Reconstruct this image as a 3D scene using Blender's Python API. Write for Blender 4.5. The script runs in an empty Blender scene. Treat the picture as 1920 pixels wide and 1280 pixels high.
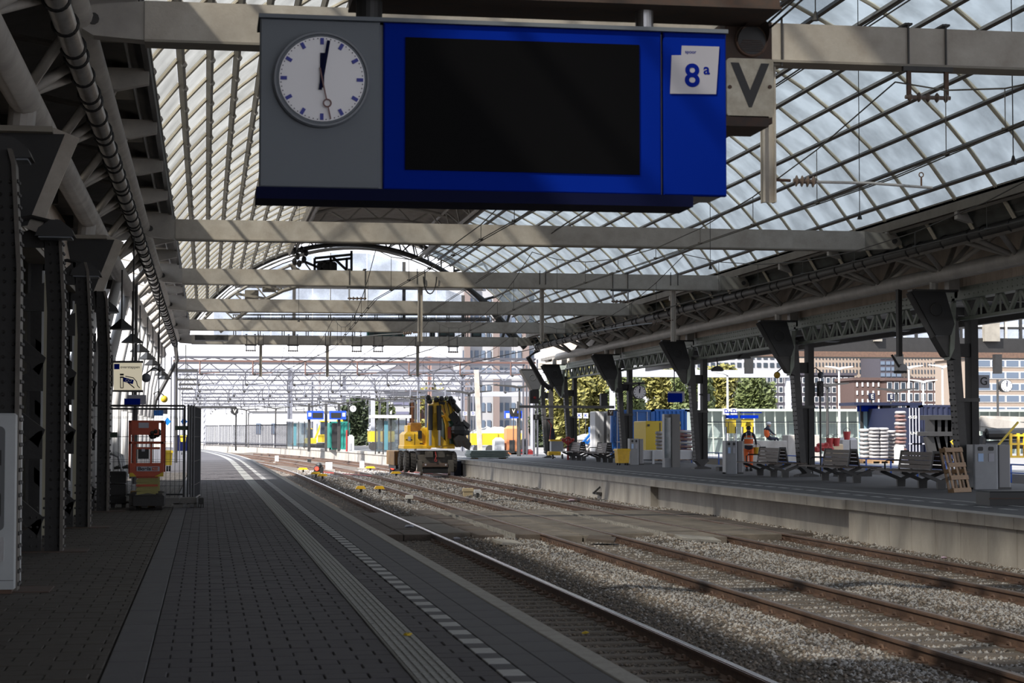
import bpy, math, random
import numpy as np
from mathutils import Vector, Matrix
random.seed(7); RNG = np.random.default_rng(7)
S = bpy.context.scene
COL = S.collection
PI = math.pi
# ------------------------------------------------------------ camera, sky, sun, exposure
F = 3550.0; PSI = math.radians(9.19); PIT = math.radians(2.7577); CAMZ = 1.48
cam = bpy.data.cameras.new('camera'); co = bpy.data.objects.new('camera', cam); COL.objects.link(co)
co.location = (0, 0, CAMZ)
co.rotation_euler = (PI/2 + PIT, 0, -PSI)
cam.sensor_width = 36; cam.lens = F/1920*36; cam.clip_end = 2000; cam.clip_start = .1
cam.dof.use_dof = True; cam.dof.focus_distance = 45; cam.dof.aperture_fstop = 6.0
S.camera = co
w = bpy.data.worlds.new('sky'); S.world = w; w.use_nodes = True
nt = w.node_tree; bg = nt.nodes['Background']
tc = nt.nodes.new('ShaderNodeTexCoord'); sx = nt.nodes.new('ShaderNodeSeparateXYZ')
rp = nt.nodes.new('ShaderNodeValToRGB')
rp.color_ramp.elements[0].position = .0; rp.color_ramp.elements[0].color = (1.0, 1.0, 1.06, 1)
rp.color_ramp.elements[1].position = .5; rp.color_ramp.elements[1].color = (.74, .84, 1.0, 1)
nt.links.new(tc.outputs['Generated'], sx.inputs[0]); nt.links.new(sx.outputs['Z'], rp.inputs[0])
nt.links.new(rp.outputs[0], bg.inputs[0]); bg.inputs[1].default_value = 1.05
sl = bpy.data.lights.new('sun', 'SUN'); so = bpy.data.objects.new('sun', sl); COL.objects.link(so)
sl.energy = 6.4; sl.angle = math.radians(1.8); sl.color = (1, .955, .89)
so.rotation_euler = Vector((.56, .50, -.66)).to_track_quat('-Z', 'Y').to_euler()
S.view_settings.view_transform = 'Standard'; S.view_settings.look = 'None'
S.view_settings.gamma = 1; S.view_settings.exposure = 0.85; S.view_settings.use_curve_mapping = False

# ------------------------------------------------------------ pixel -> world (used to read measured positions)
fw = Vector((math.sin(PSI)*math.cos(PIT), math.cos(PSI)*math.cos(PIT), math.sin(PIT)))
rt = Vector((math.cos(PSI), -math.sin(PSI), 0)); upv = rt.cross(fw)
def ray(x, y): return fw + rt*((x-960)/F) + upv*((640-y)/F)
def aty(x, y, Y): r = ray(x, y); return Vector((r.x*Y/r.y, Y, CAMZ + r.z*Y/r.y))
def atx(x, y, X): r = ray(x, y); return Vector((X, r.y*X/r.x, CAMZ + r.z*X/r.x))
def gnd(x, y, z=0): r = ray(x, y); t = (z-CAMZ)/r.z; return Vector((r.x*t, r.y*t, z))

# ------------------------------------------------------------ materials
MC = {}
def mat(name, c, rough=.6, metal=0, noise=0, scale=4, c2=None, bump=0, bscale=30, spec=.5, stretch=None, emit=0, alpha=None):
    if name in MC: return MC[name]
    m = bpy.data.materials.new(name); m.use_nodes = True; n = m.node_tree; b = n.nodes['Principled BSDF']
    b.inputs['Base Color'].default_value = (*c, 1); b.inputs['Roughness'].default_value = rough; b.inputs['Metallic'].default_value = metal
    b.inputs['Specular IOR Level'].default_value = spec
    t = n.nodes.new('ShaderNodeTexCoord'); mp = n.nodes.new('ShaderNodeMapping'); n.links.new(t.outputs['Object'], mp.inputs[0])
    if stretch: mp.inputs['Scale'].default_value = stretch
    if noise:
        k = n.nodes.new('ShaderNodeTexNoise'); k.inputs['Scale'].default_value = scale; k.inputs['Detail'].default_value = 6; k.inputs['Roughness'].default_value = .65
        n.links.new(mp.outputs[0], k.inputs['Vector'])
        r = n.nodes.new('ShaderNodeValToRGB'); r.color_ramp.elements[0].position = .5-.22; r.color_ramp.elements[1].position = .5+.22
        d = c2 or tuple(v*(1-noise) for v in c)
        r.color_ramp.elements[0].color = (*d, 1); r.color_ramp.elements[1].color = (*c, 1)
        n.links.new(k.outputs['Fac'], r.inputs[0]); n.links.new(r.outputs[0], b.inputs['Base Color'])
    if bump:
        k2 = n.nodes.new('ShaderNodeTexNoise'); k2.inputs['Scale'].default_value = bscale; k2.inputs['Detail'].default_value = 4
        n.links.new(mp.outputs[0], k2.inputs['Vector'])
        bp = n.nodes.new('ShaderNodeBump'); bp.inputs['Strength'].default_value = bump; bp.inputs['Distance'].default_value = .02
        n.links.new(k2.outputs['Fac'], bp.inputs['Height']); n.links.new(bp.outputs[0], b.inputs['Normal'])
    if emit:
        b.inputs['Emission Color'].default_value = (*c, 1); b.inputs['Emission Strength'].default_value = emit
    MC[name] = m; return m
def glassy(name, tint, trans, transl, gloss=.06, nscale=9.0):
    m = bpy.data.materials.new(name); m.use_nodes = True; n = m.node_tree
    for x in list(n.nodes): n.nodes.remove(x)
    o = n.nodes.new('ShaderNodeOutputMaterial'); a = n.nodes.new('ShaderNodeBsdfTransparent'); a.inputs[0].default_value = (*[v*trans for v in tint], 1)
    b = n.nodes.new('ShaderNodeBsdfTranslucent'); g = n.nodes.new('ShaderNodeBsdfGlossy'); g.inputs['Roughness'].default_value = .15
    k = n.nodes.new('ShaderNodeTexNoise'); k.inputs['Scale'].default_value = nscale; k.inputs['Detail'].default_value = 5
    t = n.nodes.new('ShaderNodeTexCoord'); n.links.new(t.outputs['Object'], k.inputs['Vector'])
    r = n.nodes.new('ShaderNodeValToRGB'); r.color_ramp.elements[0].position = .35; r.color_ramp.elements[1].position = .68
    r.color_ramp.elements[0].color = (*[v*transl*.78 for v in tint], 1); r.color_ramp.elements[1].color = (*[min(1, v*transl) for v in tint], 1)
    n.links.new(k.outputs['Fac'], r.inputs[0]); n.links.new(r.outputs[0], b.inputs[0])
    k3 = n.nodes.new('ShaderNodeTexNoise'); k3.inputs['Scale'].default_value = nscale/10; k3.inputs['Detail'].default_value = 3; n.links.new(t.outputs['Object'], k3.inputs['Vector'])
    oi = n.nodes.new('ShaderNodeObjectInfo'); va = n.nodes.new('ShaderNodeVectorMath'); va.operation = 'ADD'; n.links.new(t.outputs['Object'], va.inputs[0]); n.links.new(oi.outputs['Location'], va.inputs[1]); n.links.new(va.outputs[0], k3.inputs['Vector'])
    r3 = n.nodes.new('ShaderNodeValToRGB'); r3.color_ramp.elements[0].position = .36; r3.color_ramp.elements[1].position = .62
    r3.color_ramp.elements[0].color = (*[v*trans*.80 for v in tint], 1); r3.color_ramp.elements[1].color = (*[min(1, v*trans*1.05) for v in tint], 1)
    n.links.new(k3.outputs['Fac'], r3.inputs[0]); n.links.new(r3.outputs[0], a.inputs[0])
    ad = n.nodes.new('ShaderNodeAddShader'); mx = n.nodes.new('ShaderNodeMixShader'); mx.inputs[0].default_value = gloss
    n.links.new(a.outputs[0], ad.inputs[0]); n.links.new(b.outputs[0], ad.inputs[1])
    n.links.new(ad.outputs[0], mx.inputs[1]); n.links.new(g.outputs[0], mx.inputs[2]); n.links.new(mx.outputs[0], o.inputs[0])
    MC[name] = m; return m
barc = mat('bar_cream', (.66, .60, .48), .5, noise=.2)
purl = mat('purlin_brown', (.13, .115, .10), .6, noise=.3)
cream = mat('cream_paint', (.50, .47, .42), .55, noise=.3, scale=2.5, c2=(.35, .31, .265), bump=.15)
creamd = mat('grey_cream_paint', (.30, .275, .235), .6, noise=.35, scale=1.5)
tubem = mat('tube_paint', (.46, .435, .40), .5, noise=.35, scale=1.5)
tubew = mat('white_tube', (.62, .61, .6), .5, noise=.12)
iron = mat('dark_iron', (.017, .016, .016), .6, noise=.4, scale=3, bump=.2, bscale=15)
irong = mat('grey_iron', (.045, .043, .042), .5, noise=.4, scale=3)
bracketm = mat('bracket_iron', (.018, .019, .021), .6, noise=.3)
greeng = mat('green_grey_paint', (.20, .225, .19), .5, noise=.3, scale=3)
steel = mat('stainless', (.55, .55, .56), .3, 1, noise=.2, scale=20)
pipe_shine = mat('pipe_steel', (.5, .48, .45), .35, .7, noise=.4, scale=6, stretch=(1, .3, 1))
galv = mat('galvanised', (.45, .46, .48), .45, .4, noise=.2)
black = mat('black', (.012, .012, .013), .5)
rubber = mat('rubber', (.03, .03, .032), .9, noise=.5, scale=30, c2=(.06, .052, .045), bump=.4)
rustm = mat('rail_rust', (.14, .08, .052), .75, noise=.5, scale=8, c2=(.075, .045, .035), bump=.2)
railhead = mat('rail_head', (.62, .6, .62), .22, 1, noise=.15, scale=9)
railhead2 = mat('rail_head_dull', (.26, .2, .17), .45, .6, noise=.3, scale=9)
conc = mat('concrete', (.46, .43, .395), .9, noise=.45, scale=1.3, c2=(.27, .245, .22), bump=.35, bscale=40, stretch=(1, 1, .35))
conc2 = mat('concrete_edge', (.36, .34, .31), .9, noise=.35, scale=5, bump=.3)
slabc = mat('crossing_slab', (.21, .18, .15), .9, noise=.4, scale=3, bump=.3)
slabd = mat('crossing_rubber', (.115, .092, .078), .95, noise=.35, scale=5, bump=.5)
paver = mat('paver', (.082, .076, .084), .85, noise=.35, scale=1.2, bump=.25, bscale=80)
paverb = mat('paver_brown', (.066, .056, .048), .85, noise=.35, scale=1.2, bump=.25, bscale=80)
slabg = mat('edge_tile', (.098, .096, .104), .8, noise=.25, scale=2, bump=.2, bscale=80)
tact = mat('tactile', (.30, .30, .29), .8, noise=.25, scale=12)
whitem = mat('white_marking', (.40, .40, .40), .8, noise=.2, scale=12)
grout = mat('joint', (.022, .021, .022), .95)
asph = mat('platform_asphalt', (.075, .075, .08), .85, noise=.25, scale=.8)
sleeperm = mat('sleeper', (.15, .125, .105), .9, noise=.4, scale=4, bump=.3)
ballm = mat('ballast_ground', (.16, .135, .11), 1, noise=.6, scale=5, c2=(.075, .06, .05), bump=1, bscale=30)
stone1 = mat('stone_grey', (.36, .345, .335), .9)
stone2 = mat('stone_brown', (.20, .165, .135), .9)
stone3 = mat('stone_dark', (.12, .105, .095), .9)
blue = mat('sign_blue', (.001, .018, .26), .8, spec=.04)
blued = mat('navy', (.002, .004, .03), .7, spec=.1)
screen = mat('screen', (.001, .001, .0015), .6, spec=.08)
greyp = mat('grey_panel', (.13, .15, .175), .6, noise=.1, scale=.8)
clockf = mat('clock_face', (.80, .80, .84), .5)
clockr = mat('clock_rim', (.13, .145, .17), .4)
signw = mat('sign_white', (.66, .64, .58), .5, noise=.15, scale=9)
lightw = mat('light_plate', (.34, .34, .39), .5)
vyel = mat('aged_plate', (.74, .70, .57), .5, noise=.4, scale=7, c2=(.42, .36, .25))
rustd = mat('rusty_dark', (.05, .042, .038), .8, noise=.5, scale=10, c2=(.09, .05, .035))
yel = mat('machine_yellow', (.80, .50, .018), .4, noise=.25, scale=5, c2=(.6, .34, .02))
yelb = mat('bright_yellow', (.50, .35, .015), .5)
ora = mat('lift_orange', (.42, .06, .018), .45, noise=.25, scale=8)
hivis = mat('hivis_orange', (.75, .14, .03), .7)
refl = mat('reflective', (.5, .5, .47), .4)
red = mat('red_paint', (.28, .02, .018), .5)
bluec = mat('container_blue', (.004, .09, .33), .45, noise=.15, scale=2)
navyc = mat('container_navy', (.004, .008, .035), .5, noise=.3, scale=3)
white = mat('white_paint', (.45, .45, .46), .6)
teal = mat('teal_paint', (.01, .17, .14), .5)
wood = mat('wood', (.30, .18, .09), .7, noise=.4, scale=6, stretch=(1, 1, 6))
woodb = mat('bench_wood', (.115, .085, .068), .6, noise=.45, scale=6, stretch=(6, 1, 6))
bincol = mat('bin_grey', (.26, .27, .29), .4, noise=.15)
skinm = mat('skin', (.35, .2, .14), .6)
clothd = mat('dark_cloth', (.02, .022, .04), .85)
bagm = mat('sack_white', (.33, .315, .315), .7, noise=.2, scale=5)
bagr = mat('sack_red', (.16, .05, .04), .7, noise=.4, scale=9, c2=(.2, .16, .15))
fencem = mat('fence_dark', (.05, .052, .058), .4, .5)
whitebld = mat('white_building', (.33, .33, .345), .8)
beigeb = mat('beige_building', (.27, .215, .175), .85, noise=.1)
brickr = mat('brick_red', (.085, .052, .046), .85, noise=.2)
brickp = mat('brick_grey', (.05, .046, .06), .85, noise=.2)
winm = mat('window_glass', (.03, .04, .055), .3)
winl = mat('window_light', (.10, .13, .18), .3)
leaf1 = mat('leaf_green', (.10, .125, .035), .7, noise=.5, scale=3)
leaf2 = mat('leaf_yellow', (.23, .21, .05), .7, noise=.5, scale=3)
leaf3 = mat('leaf_dark', (.03, .045, .015), .7, noise=.5, scale=3)
bark = mat('bark', (.1, .07, .05), .9)
soffm = mat('ridge_soffit', (.34, .31, .28), .7, noise=.35, scale=2)
corr = mat('corrugated_cream', (.60, .52, .44), .6, noise=.35, scale=1.6, c2=(.40, .33, .27), stretch=(1, 1, .3))
wallb = mat('truss_back', (.20, .19, .18), .8, noise=.4, scale=1.2)
gravel = mat('gravel_pile', (.42, .40, .38), .95, noise=.4, scale=20, bump=1)
glassL = glassy('roof_glass_left', (.975, .965, .92), .55, .06)
glassR = glassy('roof_glass_right', (.92, .97, .985), .52, .10)
glassC = glassy('clear_glass', (.84, .92, .95), .62, .2, .1)
glassE = glassy('screen_glass', (.93, .96, 1.0), .66, .25, .04)

# ------------------------------------------------------------ mesh builder
class MB:
    def __init__(s): s.v = []; s.f = []
    def quadbox(s, P):
        n = len(s.v); s.v += [tuple(p) for p in P]
        s.f += [tuple(n+i for i in q) for q in ((0,3,2,1),(4,5,6,7),(0,1,5,4),(1,2,6,5),(2,3,7,6),(3,0,4,7))]; return s
    def box(s, x0, y0, z0, x1, y1, z1):
        return s.quadbox([(x0,y0,z0),(x1,y0,z0),(x1,y1,z0),(x0,y1,z0),(x0,y0,z1),(x1,y0,z1),(x1,y1,z1),(x0,y1,z1)])
    def bev(s, x0, y0, z0, x1, y1, z1, b=.01):      # box with chamfered top edge
        n = len(s.v)
        s.v += [(x0,y0,z0),(x1,y0,z0),(x1,y1,z0),(x0,y1,z0),(x0,y0,z1-b),(x1,y0,z1-b),(x1,y1,z1-b),(x0,y1,z1-b),(x0+b,y0+b,z1),(x1-b,y0+b,z1),(x1-b,y1-b,z1),(x0+b,y1-b,z1)]
        for a, c in ((0,4),(4,8)):
            for i in range(4): j = (i+1) % 4; s.f.append((n+a+i, n+a+j, n+c+j, n+c+i))
        s.f += [(n+8,n+9,n+10,n+11), (n+3,n+2,n+1,n)]; return s
    def beam(s, p, q, w, h=None, up=(0,0,1)):
        h = h or w; p = Vector(p); q = Vector(q); d = (q-p).normalized(); u = Vector(up)
        if abs(d.dot(u)) > .98: u = Vector((1,0,0))
        a = d.cross(u).normalized(); b = a.cross(d)
        a *= w/2; b *= h/2
        return s.quadbox([p-a-b, p+a-b, p+a+b, p-a+b, q-a-b, q+a-b, q+a+b, q-a+b])
    def tube(s, pts, r, n=8, cap=True):
        pts = [Vector(p) for p in pts]; rr = r if isinstance(r, (list, tuple)) else [r]*len(pts)
        base = len(s.v); up = None
        for i, p in enumerate(pts):
            d = (pts[min(i+1, len(pts)-1)] - pts[max(i-1, 0)]).normalized()
            if up is None or abs(d.dot(up)) > .95: up = Vector((0,0,1)) if abs(d.z) < .9 else Vector((1,0,0))
            a = d.cross(up).normalized(); b = a.cross(d)
            for k in range(n):
                t = 2*PI*k/n; s.v.append(tuple(p + a*math.cos(t)*rr[i] + b*math.sin(t)*rr[i]))
        for i in range(len(pts)-1):
            for k in range(n):
                k2 = (k+1) % n; A = base+i*n
                s.f.append((A+k, A+k2, A+n+k2, A+n+k))
        if cap:
            s.f.append(tuple(base+k for k in reversed(range(n)))); A = base+(len(pts)-1)*n; s.f.append(tuple(A+k for k in range(n)))
        return s
    def cyl(s, c, r, h, n=16, axis='z', r2=None):
        c = Vector(c); a = {'z': Vector((0,0,1)), 'x': Vector((1,0,0)), 'y': Vector((0,1,0))}[axis]
        return s.tube([c, c+a*h], [r, r if r2 is None else r2], n)
    def prism(s, poly, plane, a, b):    # poly 2D; plane 'xz' extrudes y, 'yz' extrudes x, 'xy' extrudes z
        n = len(poly); base = len(s.v)
        for t in (a, b):
            for (u, v) in poly: s.v.append((u, t, v) if plane == 'xz' else (t, u, v) if plane == 'yz' else (u, v, t))
        s.f.append(tuple(base+i for i in range(n))); s.f.append(tuple(base+n+i for i in reversed(range(n))))
        for i in range(n): j = (i+1) % n; s.f.append((base+i, base+n+i, base+n+j, base+j))
        return s
    def ball(s, c, r, n=8, m=6, sq=(1,1,1)):
        c = Vector(c); base = len(s.v)
        for i in range(m+1):
            t = PI*i/m
            for k in range(n): q = 2*PI*k/n; s.v.append((c.x+r*sq[0]*math.sin(t)*math.cos(q), c.y+r*sq[1]*math.sin(t)*math.sin(q), c.z+r*sq[2]*math.cos(t)))
        for i in range(m):
            for k in range(n): k2 = (k+1) % n; s.f.append((base+i*n+k, base+(i+1)*n+k, base+(i+1)*n+k2, base+i*n+k2))
        return s
    def ring(s, c, r, t, n=20, m=6, axis='y'):
        c = Vector(c); base = len(s.v)
        for i in range(n):
            a = 2*PI*i/n
            for k in range(m):
                b = 2*PI*k/m; R = r + t*math.cos(b); w_ = t*math.sin(b)
                x, y, z = R*math.cos(a), w_, R*math.sin(a)
                if axis == 'z': x, y, z = x, z, y
                if axis == 'x': x, y, z = y, x, z
                s.v.append((c.x+x, c.y+y, c.z+z))
        for i in range(n):
            for k in range(m): s.f.append((base+i*m+k, base+i*m+(k+1)%m, base+((i+1)%n)*m+(k+1)%m, base+((i+1)%n)*m+k))
        return s
    def mesh(s, name, m, smooth=False):
        me = bpy.data.meshes.new(name); me.from_pydata([tuple(v) for v in s.v], [], s.f)
        if m: me.materials.append(m)
        if smooth: me.shade_smooth()
        return me
    def build(s, name, m, parent=None, smooth=False, label=None, kind=None):
        me = s.mesh(name, m, smooth); return put(name, me, parent, label, kind)
INV = {}
def put(name, me, parent=None, label=None, kind=None, loc=None):
    o = bpy.data.objects.new(name, me); COL.objects.link(o)
    if parent is not None:
        o.parent = parent
        if parent.name in INV: o.matrix_parent_inverse = INV[parent.name]
    if loc is not None: o.location = loc
    if label: o['label'] = label
    if kind: o['kind'] = kind
    return o
def tag(o, label=None, cat=None, group=None, kind=None):
    if label: o['label'] = label
    if cat: o['category'] = cat
    if group: o['group'] = group
    if kind: o['kind'] = kind
    return o
def thing(name, label, cat, loc=(0,0,0), group=None, rz=0, world=True):
    """Empty at the base. world=True: children are given in world coordinates."""
    o = bpy.data.objects.new(name, None); COL.objects.link(o); o.location = loc; o.rotation_euler = (0, 0, rz); o.empty_display_size = .2
    if world: INV[o.name] = Matrix.Translation(-Vector(loc))
    return tag(o, label, cat, group)
def structure(name, label, loc=(0,0,0)):
    o = bpy.data.objects.new(name, None); COL.objects.link(o); o.location = loc; INV[o.name] = Matrix.Translation(-Vector(loc))
    o['kind'] = 'structure'; o['label'] = label; o['category'] = 'structure'; return o
def dup(root, loc, label, rz=None, group=None):
    r = root.copy(); COL.objects.link(r); r.location = loc
    if rz is not None: r.rotation_euler = (0, 0, rz)
    if label: r['label'] = label
    if group: r['group'] = group
    for ch in list(root.children):
        c = ch.copy(); COL.objects.link(c); c.parent = r
        for g_ in ch.children: d = g_.copy(); COL.objects.link(d); d.parent = c
    return r
ORD = ['nearest', 'second', 'third', 'fourth', 'fifth', 'sixth', 'seventh', 'eighth', 'ninth', 'tenth', 'eleventh', 'twelfth']
# text meshes are made first, while the scene is still light
TX = {}
def pretext(items):
    obs = []
    for s_, k in items:
        c = bpy.data.curves.new('t', 'FONT'); c.body = s_; c.size = 1; c.align_x = 'CENTER'; c.align_y = 'CENTER'; c.extrude = .004; c.offset = k
        o = bpy.data.objects.new('t', c); COL.objects.link(o); obs.append((s_, o))
    dg = bpy.context.evaluated_depsgraph_get(); dg.update()
    for s_, o in obs: TX[s_] = bpy.data.meshes.new_from_object(o.evaluated_get(dg))
    for _, o in obs:
        c = o.data; bpy.data.objects.remove(o); bpy.data.curves.remove(c)
pretext([('V', .02), ('8', .02), ('a', .02), ('spoor', .01), ('overstappen', .01), ('Boels', .03), ('K', .01), ('D', .01), ('E', .01), ('F', .01), ('G', .01), ('Rental', 0), ('2', .02), ('45 G1', .01), ('UNIT', .01)])
def text(s_, pos, size, m, parent, name='lettering', sx_=1, face='y'):
    me = TX[s_].copy(); me.materials.clear(); me.materials.append(m)
    sz = size/.7
    R = Matrix.Rotation(PI/2, 4, 'X')
    if face == '-x': R = Matrix.Rotation(-PI/2, 4, 'Z') @ R
    me.transform(Matrix.Translation(Vector(pos)) @ R @ Matrix.Diagonal((sz*sx_, sz, sz, 1)))
    return put(name, me, parent)

# ============================================================ SETTING
RZ = -.8                                      # rail top / track level
def bend(Y): return -max(0, Y-95)**2/2200.0   # lateral shift of every line where the station curves left
def strip(mb, X0, X1, z0, z1, Y0, Y1, step=4.0):   # a long box following the curve
    n = max(1, int((Y1-Y0)/step)); ys = [Y0+(Y1-Y0)*i/n for i in range(n+1)]; base = len(mb.v)
    for y in ys:
        b = bend(y); mb.v += [(X0+b,y,z0),(X1+b,y,z0),(X1+b,y,z1),(X0+b,y,z1)]
    for i in range(n):
        A = base+i*4
        for k in range(4): k2 = (k+1) % 4; mb.f.append((A+k, A+4+k, A+4+k2, A+k2))
    mb.f.append((base,base+1,base+2,base+3)); A = base+n*4; mb.f.append((A+3,A+2,A+1,A)); return mb

gr = structure('ground', 'bare ground under and around the station yard')
MB().box(-120, -30, -1.4, 200, 420, -1.08).build('ground_surface', ballm, gr)
# ---- left platform
pa = structure('platform', 'dark paved platform running along the left of the tracks')
strip(MB(), -16, 2.44, -1.2, -.035, -6, 200).build('bedding', grout, pa)
strip(MB(), 2.25, 2.44, -.035, -.03, -6, 200).build('bedding_edge', grout, pa)
pv = []; PW, PD = .27, .24
def rowpavers(xa, xb, k, y):
    off = (k % 2)*PW/2; x = xa - (PW-off if off else 0)
    while x < xb-.01:
        a, b = max(x, xa), min(x+PW, xb)
        if b-a > .03: pv.append((a, b, y, 0 if xb > -.5 else 1))
        x += PW
k = 0; y = 9.6
while y < 72:
    rowpavers(-4.6, -.62, k, y) if y > 10 else None
    rowpavers(-.35, 1.25, k, y); rowpavers(1.53, 1.80, k, y)
    k += 1; y += PD
def inview(x, y, z=0):
    v = Vector((x, y, z-CAMZ)); d = v.dot(fw); return 0 <= 960+F*v.dot(rt)/d <= 1920 and 640-F*v.dot(upv)/d <= 1285
near = [p for p in pv if inview((p[0]+p[1])/2, p[2]+.1)][:300]; ns = set(near)
cache = {}
for (a, b, yy, t) in near:
    ky = (round(b-a, 3), t)
    if ky not in cache: cache[ky] = MB().bev(0, 0, -.06, b-a-.007, PD-.007, 0, .006).mesh('paver', paverb if t else paver)
    put('paver', cache[ky], pa, loc=(a, yy, random.uniform(-.003, .002)))
for t, m_ in ((0, paver), (1, paverb)):
    mb = MB()
    for p in pv:
        if p not in ns and p[3] == t: dz = random.uniform(-.004, .002); mb.bev(p[0], p[2], -.05, p[1]-.009, p[2]+PD-.009, dz, .006)
    mb.build('paver_field', m_, pa, kind='stuff')
strip(MB(), -16, 1.25, -.03, -.002, 72, 200).build('far_paving', paver, pa)
strip(MB(), -16, -4.61, -.03, -.001, -6, 72).build('side_paving', paverb, pa)
strip(MB(), 1.53, 1.81, -.03, -.002, 72, 200).build('far_paving', paver, pa)
nb = 0; y = 9.6
while y < 60:                                   # smooth drainage band and edge tiles, one slab each
    MB().bev(-.612, y, -.05, -.357, y+.59, random.uniform(-.002, .001), .005).build('band_slab', slabg, pa); y += .6
strip(MB(), -.612, -.357, -.03, 0, 60, 200).build('band_slab', slabg, pa)
tt = MB()
for i in range(5): tt.box(.018+i*.052, .01, 0, .048+i*.052, .28, .008)
tt.bev(0, 0, -.05, .275, .293, .001, .004); tme = tt.mesh('tactile_tile', tact)
y = 9.6; n = 0
while n < 170: put('tactile_tile', tme, pa, loc=(1.252, y, 0)); y += .3; n += 1
strip(MB(), 1.252, 1.527, -.03, .003, y, 200).build('tactile_strip', tact, pa)
wme = MB().bev(0, 0, -.05, .148, .29, .001, .004).mesh('white_block', whitem); dme = MB().bev(0, 0, -.05, .148, .29, 0, .004).mesh('dark_block', slabg)
y = 9.7; n = 0
while n < 105: put('white_block', wme, pa, loc=(1.805, y, .0)); put('dark_block', dme, pa, loc=(1.805, y+.3, 0)); y += .6; n += 1
mb = MB()
while y < 190: mb.box(1.805+bend(y), y, -.03, 1.953+bend(y), y+.3, .002); y += .6
mb.build('white_blocks_far', whitem, pa, kind='stuff')
eme = MB().bev(0, 0, -.08, .205, .593, 0, .004).mesh('edge_tile', slabg); eme2 = MB().bev(0, 0, -.08, .27, .593, 0, .004).mesh('edge_tile', slabg)
y = 9.6; n = 0
while n < 80: put('edge_tile', eme, pa, loc=(1.962, y, 0)); put('edge_tile', eme2, pa, loc=(2.172, y+.13, 0)); y += .6; n += 1
strip(MB(), 1.962, 2.442, -.05, 0, y, 200).build('edge_tiles_far', slabg, pa)
cme = MB().bev(0, 0, -.16, .155, 1.993, .004, .008).mesh('kerb_stone', conc2)
y = 8.0; n = 0
while y < 94: put('kerb_stone', cme, pa, loc=(2.45, y, 0)); y += 2
strip(MB(), 2.45, 2.605, -.16, .004, y, 200).build('kerb_far', conc2, pa)
strip(MB(), 2.35, 2.46, -1.1, -.16, -6, 200).build('platform_wall', conc, pa)
MB().box(.45, 47.5, 0, .78, 47.62, .012).build('white_dash', whitem, pa)

# ---- right platform (with concrete wall) : X 13.9 .. 23.4
XE = 13.9
pb = structure('platform', 'asphalt platform with grey concrete wall on the right of the tracks')
strip(MB(), XE+.3, 23.4, -1.2, -.01, 20, 330, 6).build('platform_body', conc, pb)
strip(MB(), XE+.42, 23.4, -.012, 0, 20, 330, 6).build('platform_surface', asph, pb)
y = 20.0; n = 0
while y < 330:
    L = 1.25 if y < 130 else 6
    b = bend(y); b2 = bend(y+L); z0 = -.2
    pr_ = 0 if not 39 < y < 58.3 else -.08
    mb = MB(); g_ = .012
    mb.quadbox([(XE+b+pr_, y+g_, z0), (XE+.43+b, y+g_, z0), (XE+.43+b2, y+L-g_, z0), (XE+b2+pr_, y+L-g_, z0), (XE+b+pr_, y+g_, .01), (XE+.43+b, y+g_, .01), (XE+.43+b2, y+L-g_, .01), (XE+b2+pr_, y+L-g_, .01)])
    mb.build('coping_block', conc, pb)
    dx = .06 if pr_ == 0 else .32                # recessed wall under the overhanging part
    mb = MB().quadbox([(XE+dx+b, y+g_, -1.1), (XE+.6+b, y+g_, -1.1), (XE+.6+b2, y+L-g_, -1.1), (XE+dx+b2, y+L-g_, -1.1), (XE+dx+b, y+g_, z0-.012), (XE+.6+b, y+g_, z0-.012), (XE+.6+b2, y+L-g_, z0-.012), (XE+dx+b2, y+L-g_, z0-.012)])
    mb.build('wall_panel', conc, pb); y += L
strip(MB(), 16.1, 16.22, 0, .006, 20, 330, 6).build('white_line', whitem, pb)
mb = MB(); y = 20
while y < 120: mb.box(15.25, y, 0, 15.4, y+.6, .006); y += 1.2
mb.build('dashed_line', whitem, pb)
MB().box(13.75, 66.2, -.72, 13.96, 66.9, -.64).beam((13.7, 66.5, -.68), (13.96, 66.5, -.45), .06).build('wall_bracket', irong, pb)

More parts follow.
